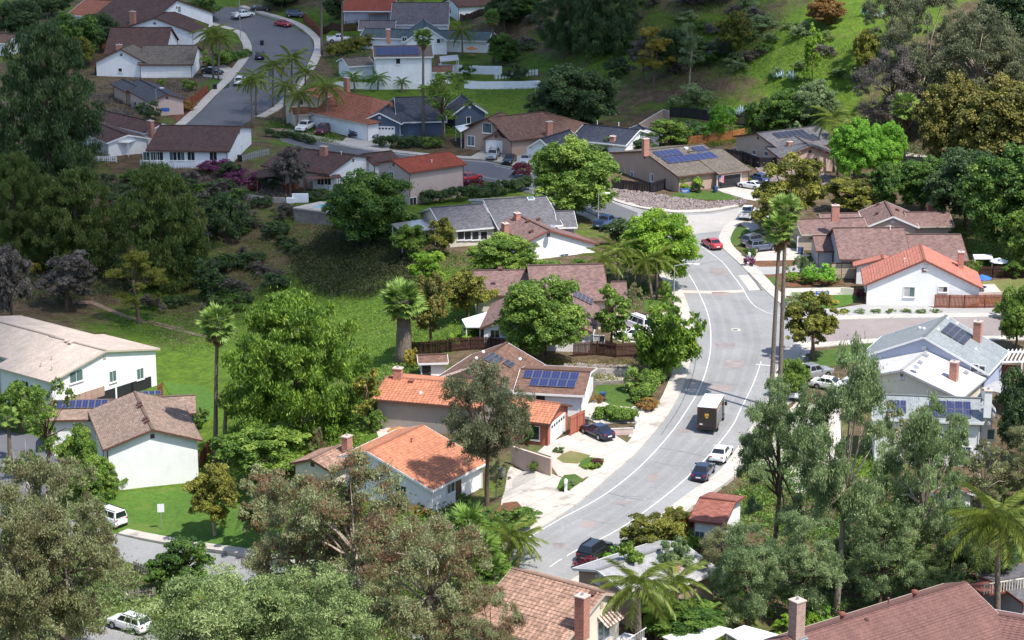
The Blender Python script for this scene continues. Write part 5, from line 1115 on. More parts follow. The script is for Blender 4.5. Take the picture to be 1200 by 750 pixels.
def palm(kind, bx, by, hx, hy, rad, label, leaf=None, n=None, group=None, trunk_r=None, skirt=0, bark='bark_palm', dead=.12, hang=.09):
    """trunk stands at pixel (bx,by); crown hub seen at pixel (hx,hy); rad = frond length in metres"""
    b = G(bx, by); hub = ray_plane(hx, hy, b, Vector((0, -1, 0))); r = empty('palm_tree', b); tag(r, label, 'palm tree', group)
    hub = hub - b; ht = hub.z; tr = trunk_r or (.17 if kind == 'queen' else .22); m = MB(); k = 7; pts = []; rad_ = []
    for i in range(k + 1):
        t = i / k; pts.append(Vector((hub.x * t ** 1.4, 0, ht * t - (.4 if i == 0 else 0)))); rad_.append(tr * (1.35 - .5 * t) * random.uniform(.95, 1.05))
    m.tube(pts, rad_, 9); m.build('trunk', bark, r, off=(0, 0, 0), smooth=True)
    fr = FAN if kind == 'fan' else QUE; base_l = 1.9 if kind == 'fan' else 2.75; s = rad / base_l
    n = n or (38 if kind == 'fan' else 18); leaf = leaf or ('frond_fan' if kind == 'fan' else 'frond_queen')
    for i in range(n):
        t = (i + .5) / n; el = (R(80) - t ** .85 * R(135)) if kind == 'fan' else (R(76) - t * R(92)); el += random.uniform(-.12, .12); az = i * 2.39996 + random.uniform(-.25, .25)
        o = link('frond', fr[i % 2], 'frond_dead' if kind == 'fan' and t > 1 - dead else leaf, r, hub + Vector((0, 0, -.12 * t))); o.rotation_euler = (random.uniform(-.35, .35), -el, az); k2 = s * random.uniform(.85, 1.1); o.scale = (k2, k2, k2)
    for i in range(skirt):
        o = link('dead_frond', fr[i % 2], 'frond_dead', r, hub + Vector((0, 0, -.3 - hang * i * s))); o.rotation_euler = (0, R(72) + random.uniform(-.1, .15), i * 2.39996); o.scale = (s * .75,) * 3
    return r
def hedge(pts, w, hgt, leaf, label, name='hedge', cat='hedge', n=None, group=None):
    g = np.random.default_rng(len(label) * 7); q = [G(*p) for p in pts]; C = []; Rr = []; tot = 0
    o = q[0]
    for a, b in zip(q, q[1:]):
        d = (b - a); ln = d.length; tot += ln; k = max(2, int(ln / .45)); dd = d.normalized(); nn = Vector((-dd.y, dd.x, 0))
        for i in range(k):
            for _ in range(3):
                p = a + dd * ln * (i + g.random()) / k + nn * g.uniform(-.5, .5) * w * .7; C.append((p.x - o.x, p.y - o.y, H(p.x, p.y) - o.z + g.uniform(.2, .85) * hgt)); Rr.append(g.uniform(.34, .48) * min(1.3, max(w * .8, .6)))
    me = leaf_cloud('foliage', np.array(C), np.array(Rr), n or int(tot * (w + hgt) * 330), .22, .14, g)
    r = empty(name, o); tag(r, label, cat, group); link('foliage', me, leaf, r)
    m = MB(); m.tube([Vector((c[0], c[1], -.4)) for c in C[:1]] + [Vector((C[0][0], C[0][1], C[0][2]))], [.06, .03], 5); m.build('stem', 'bark', r, off=(0, 0, 0)); return r
def scatter_poly(pxpoly, n, g):
    poly = [G(*p).xy for p in pxpoly]; xs = [p[0] for p in poly]; ys = [p[1] for p in poly]
    x = g.uniform(min(xs), max(xs), n * 3); y = g.uniform(min(ys), max(ys), n * 3); k = inside(poly, x, y); return x[k][:n], y[k][:n]
def cover(name, pxpoly, n, L, Wd, hgt, leaf, label, cat='ground cover', seed=1, up=.2, clumps=None):
    g = np.random.default_rng(seed)
    x, y = scatter_poly(pxpoly, n, g)
    if clumps:
        cx, cy = scatter_poly(pxpoly, clumps, g); i = g.integers(0, len(cx), n); x = cx[i] + g.normal(size=n) * .8; y = cy[i] + g.normal(size=n) * .8
    n = len(x); z = Hv(x, y) + np.abs(g.normal(size=n)) * hgt; pos = np.stack([x, y, z], 1); nrm = unit(g.normal(size=(n, 3)) + np.array([0, 0, up])); tan = g.normal(size=(n, 3)) + np.array([0, 0, .8])
    nz = np.sin(x * .35 + 1.3 * np.sin(y * .22)) * .12 + np.sin(y * .31 + x * .13) * .1
    me = leaf_mesh(name, pos, nrm, tan, L * (.6 + .8 * g.random(n)), Wd, .5 + nz + .15 * g.normal(size=n)); tag(link(name, me, leaf), label, cat, kind='stuff')
# ---- trees one by one: kind, base pixel, top pixel, width in pixels, foliage, label
T = tree
# shaded valley, left
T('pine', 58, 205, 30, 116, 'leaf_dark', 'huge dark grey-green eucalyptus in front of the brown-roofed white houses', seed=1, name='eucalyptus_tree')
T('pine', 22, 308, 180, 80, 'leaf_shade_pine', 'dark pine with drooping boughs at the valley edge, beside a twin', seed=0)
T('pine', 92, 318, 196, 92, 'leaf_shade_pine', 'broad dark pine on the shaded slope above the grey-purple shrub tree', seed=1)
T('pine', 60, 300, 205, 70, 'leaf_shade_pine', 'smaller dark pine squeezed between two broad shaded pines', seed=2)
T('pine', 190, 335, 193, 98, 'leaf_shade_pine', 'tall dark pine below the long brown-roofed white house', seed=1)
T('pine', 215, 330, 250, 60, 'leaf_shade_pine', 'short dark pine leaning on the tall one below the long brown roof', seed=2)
T('airy', 78, 362, 296, 62, 'leaf_purple', 'grey-purple leafless-looking shrub tree on the valley floor')
T('euc', 163, 380, 293, 62, 'leaf_olive', 'weeping olive-gold tree beside the dirt footpath', seed=1)
T('airy', 14, 385, 288, 56, 'leaf_purple', 'reddish-grey bare tree at the valley edge')
T('bush', 38, 322, 304, 20, 'leaf_yellow', 'small yellow-green bush among the dark pines')
T('column', 245, 352, 303, 32, 'leaf_dark', 'narrow dark green shrub on the shaded grass slope')
T('bush', 265, 285, 226, 48, 'leaf_dark', 'rounded dark shrub near the magenta flowers')
T('pine', 350, 512, 340, 160, 'leaf_conifer', 'huge bright green pine, full to the ground, left of the orange roofs')
T('column', 430, 500, 432, 34, 'leaf_olive', 'yellowish tree tucked against the right flank of the huge pine')
T('column', 275, 440, 366, 34, 'leaf_conifer', 'slim pine top rising left of the huge bright pine') if False else None
T('airy', 308, 568, 497, 112, 'leaf_mid', 'open spreading avocado-like tree at the foot of the huge pine')
T('dome', 432, 288, 200, 94, 'leaf_green', 'dense dark green dome tree beside the pool deck')
T('airy', 505, 410, 322, 50, 'leaf_orange', 'golden-brown leafy tree right of the thick-trunked palm')
T('airy', 548, 375, 316, 62, 'leaf_olive', 'olive bush-like tree by the white patio cover')
T('airy', 500, 338, 292, 46, 'leaf_lime', 'yellow-green small tree above the fan palm head')
T('airy', 478, 308, 262, 44, 'leaf_mid', 'small leafy tree below the dome tree')
T('airy', 519, 302, 255, 34, 'leaf_olive', 'slender tree with rusty flowers in front of the charcoal-grey roof')
T('round', 590, 325, 272, 74, 'leaf_mid', 'rounded green tree below the rust-trimmed white gable')
T('round', 633, 425, 326, 100, 'leaf_mid', 'full round green tree covering the mauve-roofed house')
T('column', 716, 408, 331, 42, 'leaf_mid', 'upright light green tree right of the mauve-roofed house')
T('sparse', 742, 382, 332, 26, 'leaf_euc_brown', 'thin twiggy sapling near the white cars')
T('round', 771, 338, 247, 88, 'leaf_lime', 'broad lime-green tree overhanging the bend of the main road')
T('airy', 728, 290, 255, 42, 'leaf_dark', 'small dark tree beside the blue pickup at the junction')
T('round', 672, 256, 163, 92, 'leaf_mid', 'tall fresh green tree left of the road junction')
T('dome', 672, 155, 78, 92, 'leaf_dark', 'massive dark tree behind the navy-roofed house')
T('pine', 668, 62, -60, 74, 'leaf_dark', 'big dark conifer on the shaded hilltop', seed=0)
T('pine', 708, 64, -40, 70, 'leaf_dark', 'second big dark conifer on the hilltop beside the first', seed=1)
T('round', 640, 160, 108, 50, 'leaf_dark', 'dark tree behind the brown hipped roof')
T('bush', 722, 92, 66, 34, 'leaf_dark', 'dark shrub on the shaded hillside below the conifers')
T('bush', 605, 96, 74, 30, 'leaf_dark', 'dark shrub at the end of the white wall')
T('euc', 766, 102, 32, 40, 'leaf_yellow', 'yellow-green tree on the hillside beside a grey one', seed=0)
T('euc', 752, 104, 42, 30, 'leaf_purple', 'grey thin tree left of the yellow-green hillside tree', seed=1)
T('euc', 808, 104, 28, 26, 'leaf_euc', 'slim tall pale-trunked eucalyptus on the hillside', 'bark_pale', seed=2)
T('round', 787, 86, 34, 40, 'leaf_dark', 'dark leafy tree between the yellow-green tree and slim eucalyptus')
T('airy', 860, 70, 13, 46, 'leaf_olive', 'lone olive-coloured tree on the open grassy hill')
T('dome', 968, 30, -5, 42, 'leaf_orange_brown', 'rounded rust-brown tree on the bright grassy hilltop')
T('column', 952, 100, 30, 20, 'leaf_lime', 'slender yellow-green sapling on the grassy hill')
T('airy', 1012, 100, 36, 34, 'leaf_olive', 'small olive tree at the left edge of the hillside grove')
T('round', 828, 2, -40, 60, 'leaf_green', 'leafy dark green tree on the ridge at the top of the hill')
# grove, right
T('gum', 1040, 170, 55, 82, 'leaf_purple', 'purplish-grey eucalyptus behind the fan palm', seed=0)
T('gum', 1085, 150, -8, 100, 'leaf_grove', 'tall grey-green eucalyptus in the middle of the grove', 'bark_pale', seed=1)
T('gum', 1140, 160, 10, 105, 'leaf_grove', 'broad grey-green eucalyptus at the right of the grove', 'bark_pale', seed=2)
T('gum', 1040, 80, -20, 60, 'leaf_grove', 'eucalyptus on the upper hill at the grove edge', 'bark_pale', seed=2)
T('round', 1160, 85, 40, 50, 'leaf_yellow', 'yellow-green tree inside the grey grove')
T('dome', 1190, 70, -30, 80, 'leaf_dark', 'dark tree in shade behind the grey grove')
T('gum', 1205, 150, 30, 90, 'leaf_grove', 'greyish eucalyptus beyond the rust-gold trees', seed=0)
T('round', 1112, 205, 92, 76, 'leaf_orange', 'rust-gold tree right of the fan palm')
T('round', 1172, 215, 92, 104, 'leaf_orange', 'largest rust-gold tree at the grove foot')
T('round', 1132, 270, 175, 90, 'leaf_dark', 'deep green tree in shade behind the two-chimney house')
T('round', 1180, 300, 176, 104, 'leaf_green', 'big glossy green tree above the garden with the white pergola')
T('round', 1215, 320, 230, 70, 'leaf_mid', 'green tree beside the glossy one at the garden fence')
T('round', 1080, 250, 185, 64, 'leaf_green', 'green tree just behind the cross-gabled roof')
T('airy', 1040, 252, 190, 50, 'leaf_green', 'loose green tree behind the brown cross gable')
T('airy', 1002, 250, 208, 66, 'leaf_olive', 'olive-brown bushy tree by the two-chimney house')
T('round', 1000, 215, 142, 52, 'leaf_vivid', 'vivid light green tree beside the beige solar house')
T('round', 1034, 212, 144, 46, 'leaf_vivid', 'vivid light green tree beside the fan palm trunk')
T('airy', 925, 268, 184, 78, 'leaf_olive', 'golden-olive street tree by the parked cars')
T('airy', 902, 278, 228, 44, 'leaf_olive', 'smaller golden-olive tree over the white pickup')
T('airy', 1090, 270, 232, 40, 'leaf_green', 'dark leafy tree behind the right chimney') if False else None
T('airy', 952, 422, 343, 68, 'leaf_olive', 'open olive-green pine on the corner lawn of the cross street', seed=2)
T('bush', 960, 333, 308, 40, 'leaf_vivid', 'neat round bright green bush before the tan garage')
T('wild', 938, 322, 298, 30, 'leaf_euc', 'grey-green shrub behind the neat round bush')
T('juniper', 782, 440, 348, 84, 'leaf_conifer', 'twisted dark green juniper beside the pavement')
T('round', 890, 290, 268, 20, 'leaf_dark', 'x') if False else None
# middle: by the road
T('egggum', 571, 594, 426, 96, 'leaf_grove', 'slender brown-trunked eucalyptus in front of the orange tiled garage house', seed=0)
T('sparse', 582, 585, 540, 28, 'leaf_euc_red', 'thin multi-stemmed sapling beside the slender eucalyptus', 'bark_pale')
T('airy', 252, 628, 543, 62, 'leaf_olive', 'brown-olive tree on the bright lawn near the condominium', 'bark_pale')
T('airy', 312, 640, 550, 62, 'leaf_euc_red', 'tree with forked white trunk at the lawn corner', 'bark_pale')
T('sparse', 60, 565, 443, 70, 'leaf_mid', 'thin airy green tree before the pale-roofed condominium')
T('airy', 95, 590, 500, 50, 'leaf_mid', 'light leafy tree left of the blank gable wall')
T('round', 112, 605, 535, 52, 'leaf_mid', 'leafy tree at the corner of the condominium lawn')
# foreground left
T('gum', 20, 790, 565, 130, 'leaf_euc_brown', 'brown dry-leaved eucalyptus behind the tall thin-stemmed one at the parking lot', 'bark_pale', seed=0)
T('gum', 82, 775, 540, 130, 'leaf_euc_brown', 'tall thin-stemmed brownish eucalyptus beside the parking lot', 'bark_pale', seed=1)
T('sparse', 55, 700, 530, 90, 'leaf_euc_brown', 'bare-branched eucalyptus with pale twigs', 'bark_pale')
T('euc', 112, 730, 585, 64, 'leaf_euc_green', 'greener eucalyptus screening the white van', seed=1)
T('round', 40, 690, 590, 70, 'leaf_green', 'dark green tree half hidden behind the brown eucalyptus')
T('gum', 420, 760, 535, 160, 'leaf_euc_red', 'large red-tinged eucalyptus in front of the orange-roofed white house', 'bark_pale', seed=2)
T('gum', 350, 740, 560, 110, 'leaf_euc_red', 'red-brown eucalyptus left of the large red-tinged one', 'bark_pale', seed=1)
T('gum', 500, 790, 600, 140, 'leaf_euc_red', 'red-tinged eucalyptus leaning toward the fan palms', 'bark_pale', seed=0)
T('gum', 575, 820, 690, 90, 'leaf_euc_red', 'reddish young eucalyptus before the mixed terracotta roof', seed=1)
T('egggum', 268, 850, 662, 180, 'leaf_euc_green', 'fresh green willow-leaved eucalyptus hiding the tail of the white suv', seed=1)
T('egggum', 372, 850, 668, 150, 'leaf_euc_green', 'fresh green willow-leaved eucalyptus between its twin and the red-tinged ones', seed=2)
T('airy', 222, 688, 626, 54, 'leaf_green', 'dark green young tree beside the lower street')
T('airy', 190, 695, 650, 40, 'leaf_green', 'small dark tree next to the picket fence')
# foreground right: tall eucalyptus stand
T('tallgum', 980, 716, 412, 112, 'leaf_euc', 'tallest white-trunked eucalyptus above the rose-tiled roof', 'bark_pale', seed=0)
T('euc', 905, 690, 450, 84, 'leaf_euc', 'grey-green eucalyptus overhanging the pavement by the parked white saloon', 'bark', seed=1)
T('tallgum', 1075, 710, 470, 100, 'leaf_euc', 'leaning eucalyptus in front of the blue solar roof', 'bark_pale', seed=2)
T('gum', 875, 745, 612, 84, 'leaf_euc', 'dark dense eucalyptus right of the pale grey roof', seed=0)
T('gum', 940, 735, 600, 92, 'leaf_euc', 'dense lower eucalyptus between the tall white trunks', seed=1)
T('gum', 1030, 725, 595, 92, 'leaf_euc', 'dense eucalyptus below the cream gable-end house', seed=2)
T('gum', 1112, 705, 590, 84, 'leaf_euc', 'dense eucalyptus under the two-storey white house', seed=0)
T('euc', 1110, 620, 485, 44, 'leaf_euc', 'slim eucalyptus before the shaded wall of the solar house', seed=2)
T('sparse', 1055, 600, 470, 50, 'leaf_euc_red', 'twiggy reddish tree before the solar house', 'bark_pale')
T('sparse', 1150, 620, 515, 60, 'leaf_euc_brown', 'bare brown tree at the corner of the solar house', 'bark_pale')
T('gum', 1205, 600, 500, 80, 'leaf_euc_brown', 'brownish tree beyond the solar house')
T('round', 1195, 545, 430, 60, 'leaf_dark', 'dark green tree right of the solar house')
T('round', 1190, 410, 335, 44, 'leaf_mid', 'green tree at the end of the cross street')
T('gum', 1150, 700, 590, 90, 'leaf_dark', 'dark tree behind the large feather palm', seed=1)
T('gum', 845, 700, 615, 60, 'leaf_euc_brown', 'brown-green eucalyptus next to the rust-roofed garage', seed=2)
T('airy', 935, 540, 455, 50, 'leaf_euc', 'small grey-green tree over the silver pickup') if False else None
T('round', 928, 468, 420, 34, 'leaf_mid', 'round green tree beside the silver pickup')
T('airy', 765, 658, 598, 74, 'leaf_olive', 'golden-green bushy tree before the pale grey roof')
T('airy', 792, 700, 632, 46, 'leaf_euc', 'grey twiggy tree over the pale grey roof')
T('column', 736, 705, 632, 34, 'leaf_mid', 'feathery upright green shrub beside the pale grey roof')
T('round', 800, 745, 700, 90, 'leaf_green', 'dark low tree under the feather palms')
T('airy', 630, 775, 715, 50, 'leaf_euc_red', 'young red-tipped tree before the terracotta roof')
T('gum', 1000, 690, 620, 60, 'leaf_euc_green', 'yellow-green brush between the tall white trunks', seed=2)
T('gum', 1085, 720, 640, 70, 'leaf_euc_green', 'fresh green eucalyptus just above the rose-tiled ridge', seed=1)
# top left
T('round', 88, 75, 18, 62, 'leaf_green', 'dark leafy tree behind the huge dark eucalyptus')
T('round', 118, 60, 16, 40, 'leaf_dark', 'dark tree beside the long dark-brown-roofed house')
T('airy', 98, 80, 42, 24, 'leaf_olive', 'yellow-green small tree at the eucalyptus top')
T('round', 22, 45, 0, 50, 'leaf_dark', 'dark tree at the far corner by the fence')
T('sparse', 520, 168, 82, 58, 'leaf_mid', 'tall airy half-bare tree before the slate-blue house')
T('round', 590, 75, 40, 36, 'leaf_green', 'dark shrubby tree behind the white wall')
T('airy', 340, 228, 172, 40, 'leaf_purple', 'bare grey tree by the dark-brown-roofed house')
T('airy', 660, 40, -10, 40, 'leaf_olive', 'olive tree left of the hilltop conifers') if False else None
# fresh yard trees behind the corner house
T('airy', 845, 165, 122, 34, 'leaf_vivid', 'fresh green tree in front of the dark hillside fence')
T('airy', 785, 172, 138, 46, 'leaf_mid', 'leafy green tree behind the taupe-roofed corner house')
T('bush', 810, 165, 142, 44, 'leaf_euc', 'grey-green shrub behind the corner house')
T('bush', 822, 165, 143, 30, 'leaf_vivid', 'bright shrub beside the orange fence')
T('dome', 725, 178, 150, 76, 'leaf_dark', 'dark clipped tree mass beside the corner house chimney')
T('bush', 940, 160, 128, 40, 'leaf_euc', 'greyish bush behind the black solar roof')
T('bush', 905, 158, 130, 34, 'leaf_mid', 'green bush behind the black solar roof')
T('wild', 815, 130, 96, 60, 'leaf_euc_green', 'tall pale grassy shrub above the dark hillside fence')
T('dome', 920, 150, 105, 60, 'leaf_green', 'green bushy tree at the hill foot')
T('dome', 955, 148, 95, 50, 'leaf_euc', 'greyish bushy tree at the hill foot')
T('bush', 888, 155, 118, 34, 'leaf_green', 'dark shrub at the end of the dark fence')
# agaves
for x, y, w in ((838, 136, 22), (858, 137, 24), (872, 134, 18), (912, 92, 18), (927, 93, 16), (1018, 18, 18), (1032, 20, 20)):
    T('agave', x, y, y - 12, w, 'leaf_agave', 'blue-grey agave clump on the hillside', group='agave clumps on the hillside')
# shrubs and garden plants
SH = [('bush', 740, 346, 328, 26, 'leaf_green', 'dark green shrub between the palms on the lawn bed'), ('bush', 779, 352, 329, 18, 'leaf_mid', 'bright clipped shrub beside the street lamp'),
 ('bush', 452, 537, 518, 18, 'leaf_mid', 'small clipped shrub on the patio left of the orange roof'), ('bush', 626, 552, 540, 16, 'leaf_mid', 'small round shrub against the pink garden wall'),
 ('bush', 600, 620, 595, 50, 'leaf_green', 'low green shrub mass by the white driveway'), ('bush', 560, 618, 594, 46, 'leaf_green', 'low green shrubs under the slender eucalyptus'), ('bush', 615, 612, 594, 36, 'leaf_mid', 'bright low shrub at the driveway edge'),
 ('bush', 545, 600, 578, 24, 'leaf_green', 'dark shrub at the white house entry'), ('bush', 493, 603, 590, 30, 'leaf_rust', 'rust-coloured low shrub by the white wall'),
 ('bush', 582, 632, 612, 40, 'leaf_mid', 'green shrub above the feather palms'), ('bush', 715, 653, 640, 30, 'leaf_vivid', 'bright low shrub behind the parked black car'), ('bush', 733, 645, 634, 14, 'leaf_olive', 'small round olive shrub on the right verge'),
 ('wild', 688, 668, 650, 30, 'leaf_maroon', 'dark maroon shrub beside the parked black car'), ('bush', 790, 608, 592, 22, 'leaf_olive', 'spiky shrub left of the rust-roofed garage'), ('bush', 805, 640, 622, 30, 'leaf_mid', 'green shrub in front of the red gate'),
 ('bush', 760, 640, 614, 40, 'leaf_mid', 'green shrub at the verge by the golden-green tree'),
 ('bush', 878, 312, 300, 14, 'leaf_magenta', 'magenta flowering bush beside the mailbox'), ('bush', 880, 301, 290, 16, 'leaf_green', 'leafy shrub before the blue-grey car'),
 ('bush', 928, 330, 318, 18, 'leaf_lime', 'yellow-green shrub in the mulch bed'), ('bush', 945, 333, 322, 14, 'leaf_mid', 'low shrub left of the neat round bush'), ('bush', 978, 332, 320, 14, 'leaf_euc', 'blue-green shrub right of the neat round bush'),
 ('wild', 968, 356, 344, 28, 'leaf_yellow', 'yellow-flowering bed plant on the corner lawn'), ('wild', 935, 360, 342, 40, 'leaf_euc_green', 'straggly shrub at the cross street corner'), ('bush', 1008, 350, 338, 14, 'leaf_maroon', 'dark round shrub by the white house corner'),
 ('bush', 744, 440, 436, 16, 'leaf_lime', 'x'), ('bush', 701, 472, 462, 14, 'leaf_rust', 'small reddish bush by the white garage'),
 ('bush', 760, 480, 466, 26, 'leaf_rust', 'brick-red low hedge end beside the pavement'), ('wild', 695, 490, 464, 30, 'leaf_euc_red', 'pinkish bare shrub before the solar garage') if False else ('wild', 668, 478, 460, 28, 'leaf_euc_red', 'pinkish flowering shrub before the solar garage'),
 ('bush', 620, 520, 494, 22, 'leaf_green', 'clipped shrub beside the brick garage'), ('bush', 500, 440, 428, 22, 'leaf_mid', 'clipped shrub in front of the low shed'), ('bush', 482, 432, 408, 20, 'leaf_yellow', 'yellow shrub at the thick palm foot'),
 ('bush', 440, 505, 480, 24, 'leaf_mid', 'green shrubs at the corner of the greige wall'), ('bush', 400, 545, 515, 30, 'leaf_mid', 'green shrub left of the brick chimney'), ('wild', 372, 530, 500, 24, 'leaf_euc_red', 'dry reddish shrub behind the small tile roof'),
 ('bush', 130, 575, 552, 36, 'leaf_mid', 'light shrub against the condominium corner'), ('bush', 100, 575, 548, 40, 'leaf_green', 'dark shrub by the wooden balcony screen'), ('bush', 36, 555, 528, 24, 'leaf_vivid', 'bright green shrub by the lower parking lot'),
 ('bush', 30, 476, 448, 24, 'leaf_yellow', 'yellow-green shrub under the condominium eave'), ('bush', 8, 470, 450, 24, 'leaf_green', 'dark shrub before the grey condominium wall'), ('bush', 232, 500, 478, 26, 'leaf_green', 'green shrub right of the brown condominium roof'),
 ('bush', 270, 208, 188, 30, 'leaf_dark', 'dark green shrub beside the magenta flowers') , ('bush', 255, 202, 186, 44, 'leaf_magenta', 'magenta bougainvillea mass below the long white house'), ('bush', 285, 215, 198, 40, 'leaf_magenta', 'magenta bougainvillea spilling down the slope'), ('bush', 318, 220, 204, 26, 'leaf_dark', 'dark shrub left of the deck fence'), ('bush', 298, 226, 212, 16, 'leaf_maroon', 'small red shrub by the stone wall'),
 ('bush', 375, 232, 222, 40, 'leaf_dark', 'clipped shrub row below the deck fence'), ('bush', 612, 208, 190, 28, 'leaf_maroon', 'red-leaved shrub beside the side street'), ('bush', 553, 222, 208, 28, 'leaf_maroon', 'dark red shrub behind the red-roofed house'),
 ('bush', 810, 224, 206, 26, 'leaf_lime', 'small yellow-green cycad by the corner house wall'), ('bush', 818, 226, 214, 12, 'leaf_dark', 'tiny dark shrub by the corner house entry'), ('bush', 873, 216, 203, 14, 'leaf_mid', 'leafy potted shrub beside the white sports car'),
 ('bush', 700, 330, 308, 40, 'leaf_euc_red', 'pinkish shrub right of the bright white gable'), ('bush', 680, 318, 302, 26, 'leaf_mid', 'green shrub at the white gable foot'), ('bush', 640, 320, 302, 40, 'leaf_mid', 'leafy shrub left of the white gable window'),
 ('bush', 560, 330, 310, 24, 'leaf_mid', 'x2'), ('bush', 540, 405, 388, 30, 'leaf_lime', 'rounded lime shrub by the white patio cover'), ('bush', 556, 395, 380, 24, 'leaf_mid', 'green shrub by the patio cover post'),
 ('bush', 1140, 325, 305, 20, 'leaf_mid', 'green shrub beyond the salmon roof chimney'), ('bush', 1165, 318, 300, 24, 'leaf_green', 'garden shrub before the white pergola'), ('bush', 1190, 325, 304, 30, 'leaf_mid', 'large garden shrub at the dark fence'), ('bush', 1185, 372, 350, 40, 'leaf_mid', 'green shrub at the cross street end'), ('bush', 1120, 290, 270, 26, 'leaf_green', 'shrub behind the mauve roof corner'),
 ('bush', 947, 745, 715, 24, 'leaf_lime', 'lime shrub right of the brick-tan chimney'), ('column', 918, 748, 720, 24, 'leaf_lime', 'upright lime shrub left of the brick-tan chimney'), ('bush', 960, 738, 706, 34, 'leaf_vivid', 'vivid shrub beside the brick-tan chimney'),
 ('bush', 190, 102, 92, 12, 'leaf_mid', 'small pale shrub in the purple bed'), ('bush', 222, 106, 92, 20, 'leaf_mid', 'rounded shrub in the purple bed'), ('bush', 176, 140, 118, 30, 'leaf_dark', 'dark shrub at the street lamp foot'), ('bush', 215, 130, 116, 30, 'leaf_rust', 'rusty shrub row along the red-brown fence'),
 ('bush', 178, 192, 178, 10, 'leaf_green', 'ball topiary before the long white house, one of three'), ('bush', 194, 192, 178, 10, 'leaf_green', 'ball topiary before the long white house, one of three'), ('bush', 212, 192, 178, 10, 'leaf_green', 'ball topiary before the long white house, one of three'),
 ('bush', 10, 190, 168, 40, 'leaf_mid', 'green shrub at the foot of the huge dark eucalyptus'), ('bush', 255, 78, 56, 40, 'leaf_mid', 'leafy shrub below the palms at the close') , ('bush', 548, 92, 74, 18, 'leaf_green', 'dark shrub before the white wall'), ('bush', 505, 172, 160, 30, 'leaf_mid', 'bright shrub right of the dark hedge')]
for a in SH:
    if a[6] in ('x', 'x2'): continue
    k, x, y, t_, w, lf, lb = a; T(k, x, y, t_, w, lf, lb, name='shrub', cat='shrub', group='topiary balls before the long white house' if 'one of three' in lb else None)
for k, x in enumerate((990, 1008, 1027, 1044, 1062, 1080, 1097)):
    T('wild', x, 366 + (k % 2), 361, 14, 'leaf_grass', 'low grassy tuft in the gravel verge of the cross street', name='verge_plant', cat='plant', group='verge tufts along the cross street')
# hedges
hedge([(748, 474), (757, 461), (767, 447), (774, 438)], 2.8, 1.7, 'leaf_mid', 'long clipped green hedge rising along the main pavement')
hedge([(700, 490), (722, 493), (744, 495)], 2.1, 1.5, 'leaf_mid', 'short rounded hedge between the two white driveways', n=16000)
hedge([(495, 240), (540, 236), (590, 228), (622, 222)], 2.2, 2.4, 'leaf_dark', 'long dark hedge behind the charcoal-grey roofs')
hedge([(440, 172), (470, 174), (495, 172)], 2.6, 2.2, 'leaf_dark', 'dark hedge in front of the slate-blue house')
hedge([(384, 68), (420, 60), (450, 54)], 3.2, 3.0, 'leaf_olive', 'yellow-green hedge left of the two-storey white house')
hedge([(245, 78), (270, 73), (292, 65)], 1.8, 1.4, 'leaf_green', 'dark hedge along the close beside the palms')
hedge([(312, 160), (345, 163), (368, 170)], 1.4, 1.3, 'leaf_dark', 'low dark hedge along the side street below the cream house')
hedge([(1040, 262), (1075, 268), (1122, 272)], 1.0, .8, 'leaf_mid', 'strip of green between the two mauve-brown roofs') if False else None
hedge([(640, 185), (690, 190), (725, 180)], 3.0, 2.6, 'leaf_dark', 'dark hedge between the navy roof and the corner house')
# hillside shrubs nobody can tell apart but by place
g_ = np.random.default_rng(21)
HILL = [(612, 75), (640, 40), (700, 75), (740, 60), (800, 100), (880, 90), (940, 120), (1000, 110), (1010, 60), (960, 45), (890, 5), (760, 5), (620, 8)]
hx, hy = scatter_poly(HILL, 96, g_)
for i, (x, y) in enumerate(zip(hx, hy)):
    p = Vector((x, y, H(x, y))); s = ppm(p); w = g_.uniform(2.0, 5.6); k = i % 4
    q = p.z
    o = tree(['wild', 'bush', 'wild', 'wild'][k], 0, w * .55 * s, 0, w * s, ['leaf_euc_green', 'leaf_green', 'leaf_purple', 'leaf_euc'][k], ['ragged pale green scrub bush on the grassy hillside', 'rounded dark green scrub bush on the grassy hillside', 'ragged grey-brown scrub bush on the grassy hillside', 'ragged grey-green scrub bush on the grassy hillside'][k], name='shrub', cat='shrub', group='scrub bushes on the hillside', at=p)
VALL = [(240, 218), (330, 240), (350, 290), (330, 340), (250, 370), (150, 365), (230, 300), (120, 240), (110, 205)]
hx, hy = scatter_poly(VALL, 90, g_)
for i, (x, y) in enumerate(zip(hx, hy)):
    p = Vector((x, y, H(x, y))); s = ppm(p); w = g_.uniform(2.2, 5.2); k = i % 3
    tree(['wild', 'bush', 'wild'][k], 0, w * .5 * s, 0, w * s, ['leaf_green', 'leaf_dark', 'leaf_purple'][k], ['ragged green shrub on the shaded valley slope', 'rounded dark shrub on the shaded valley slope', 'grey-purple shrub on the shaded valley slope'][k], name='shrub', cat='shrub', group='shrubs on the shaded valley slope', at=p)
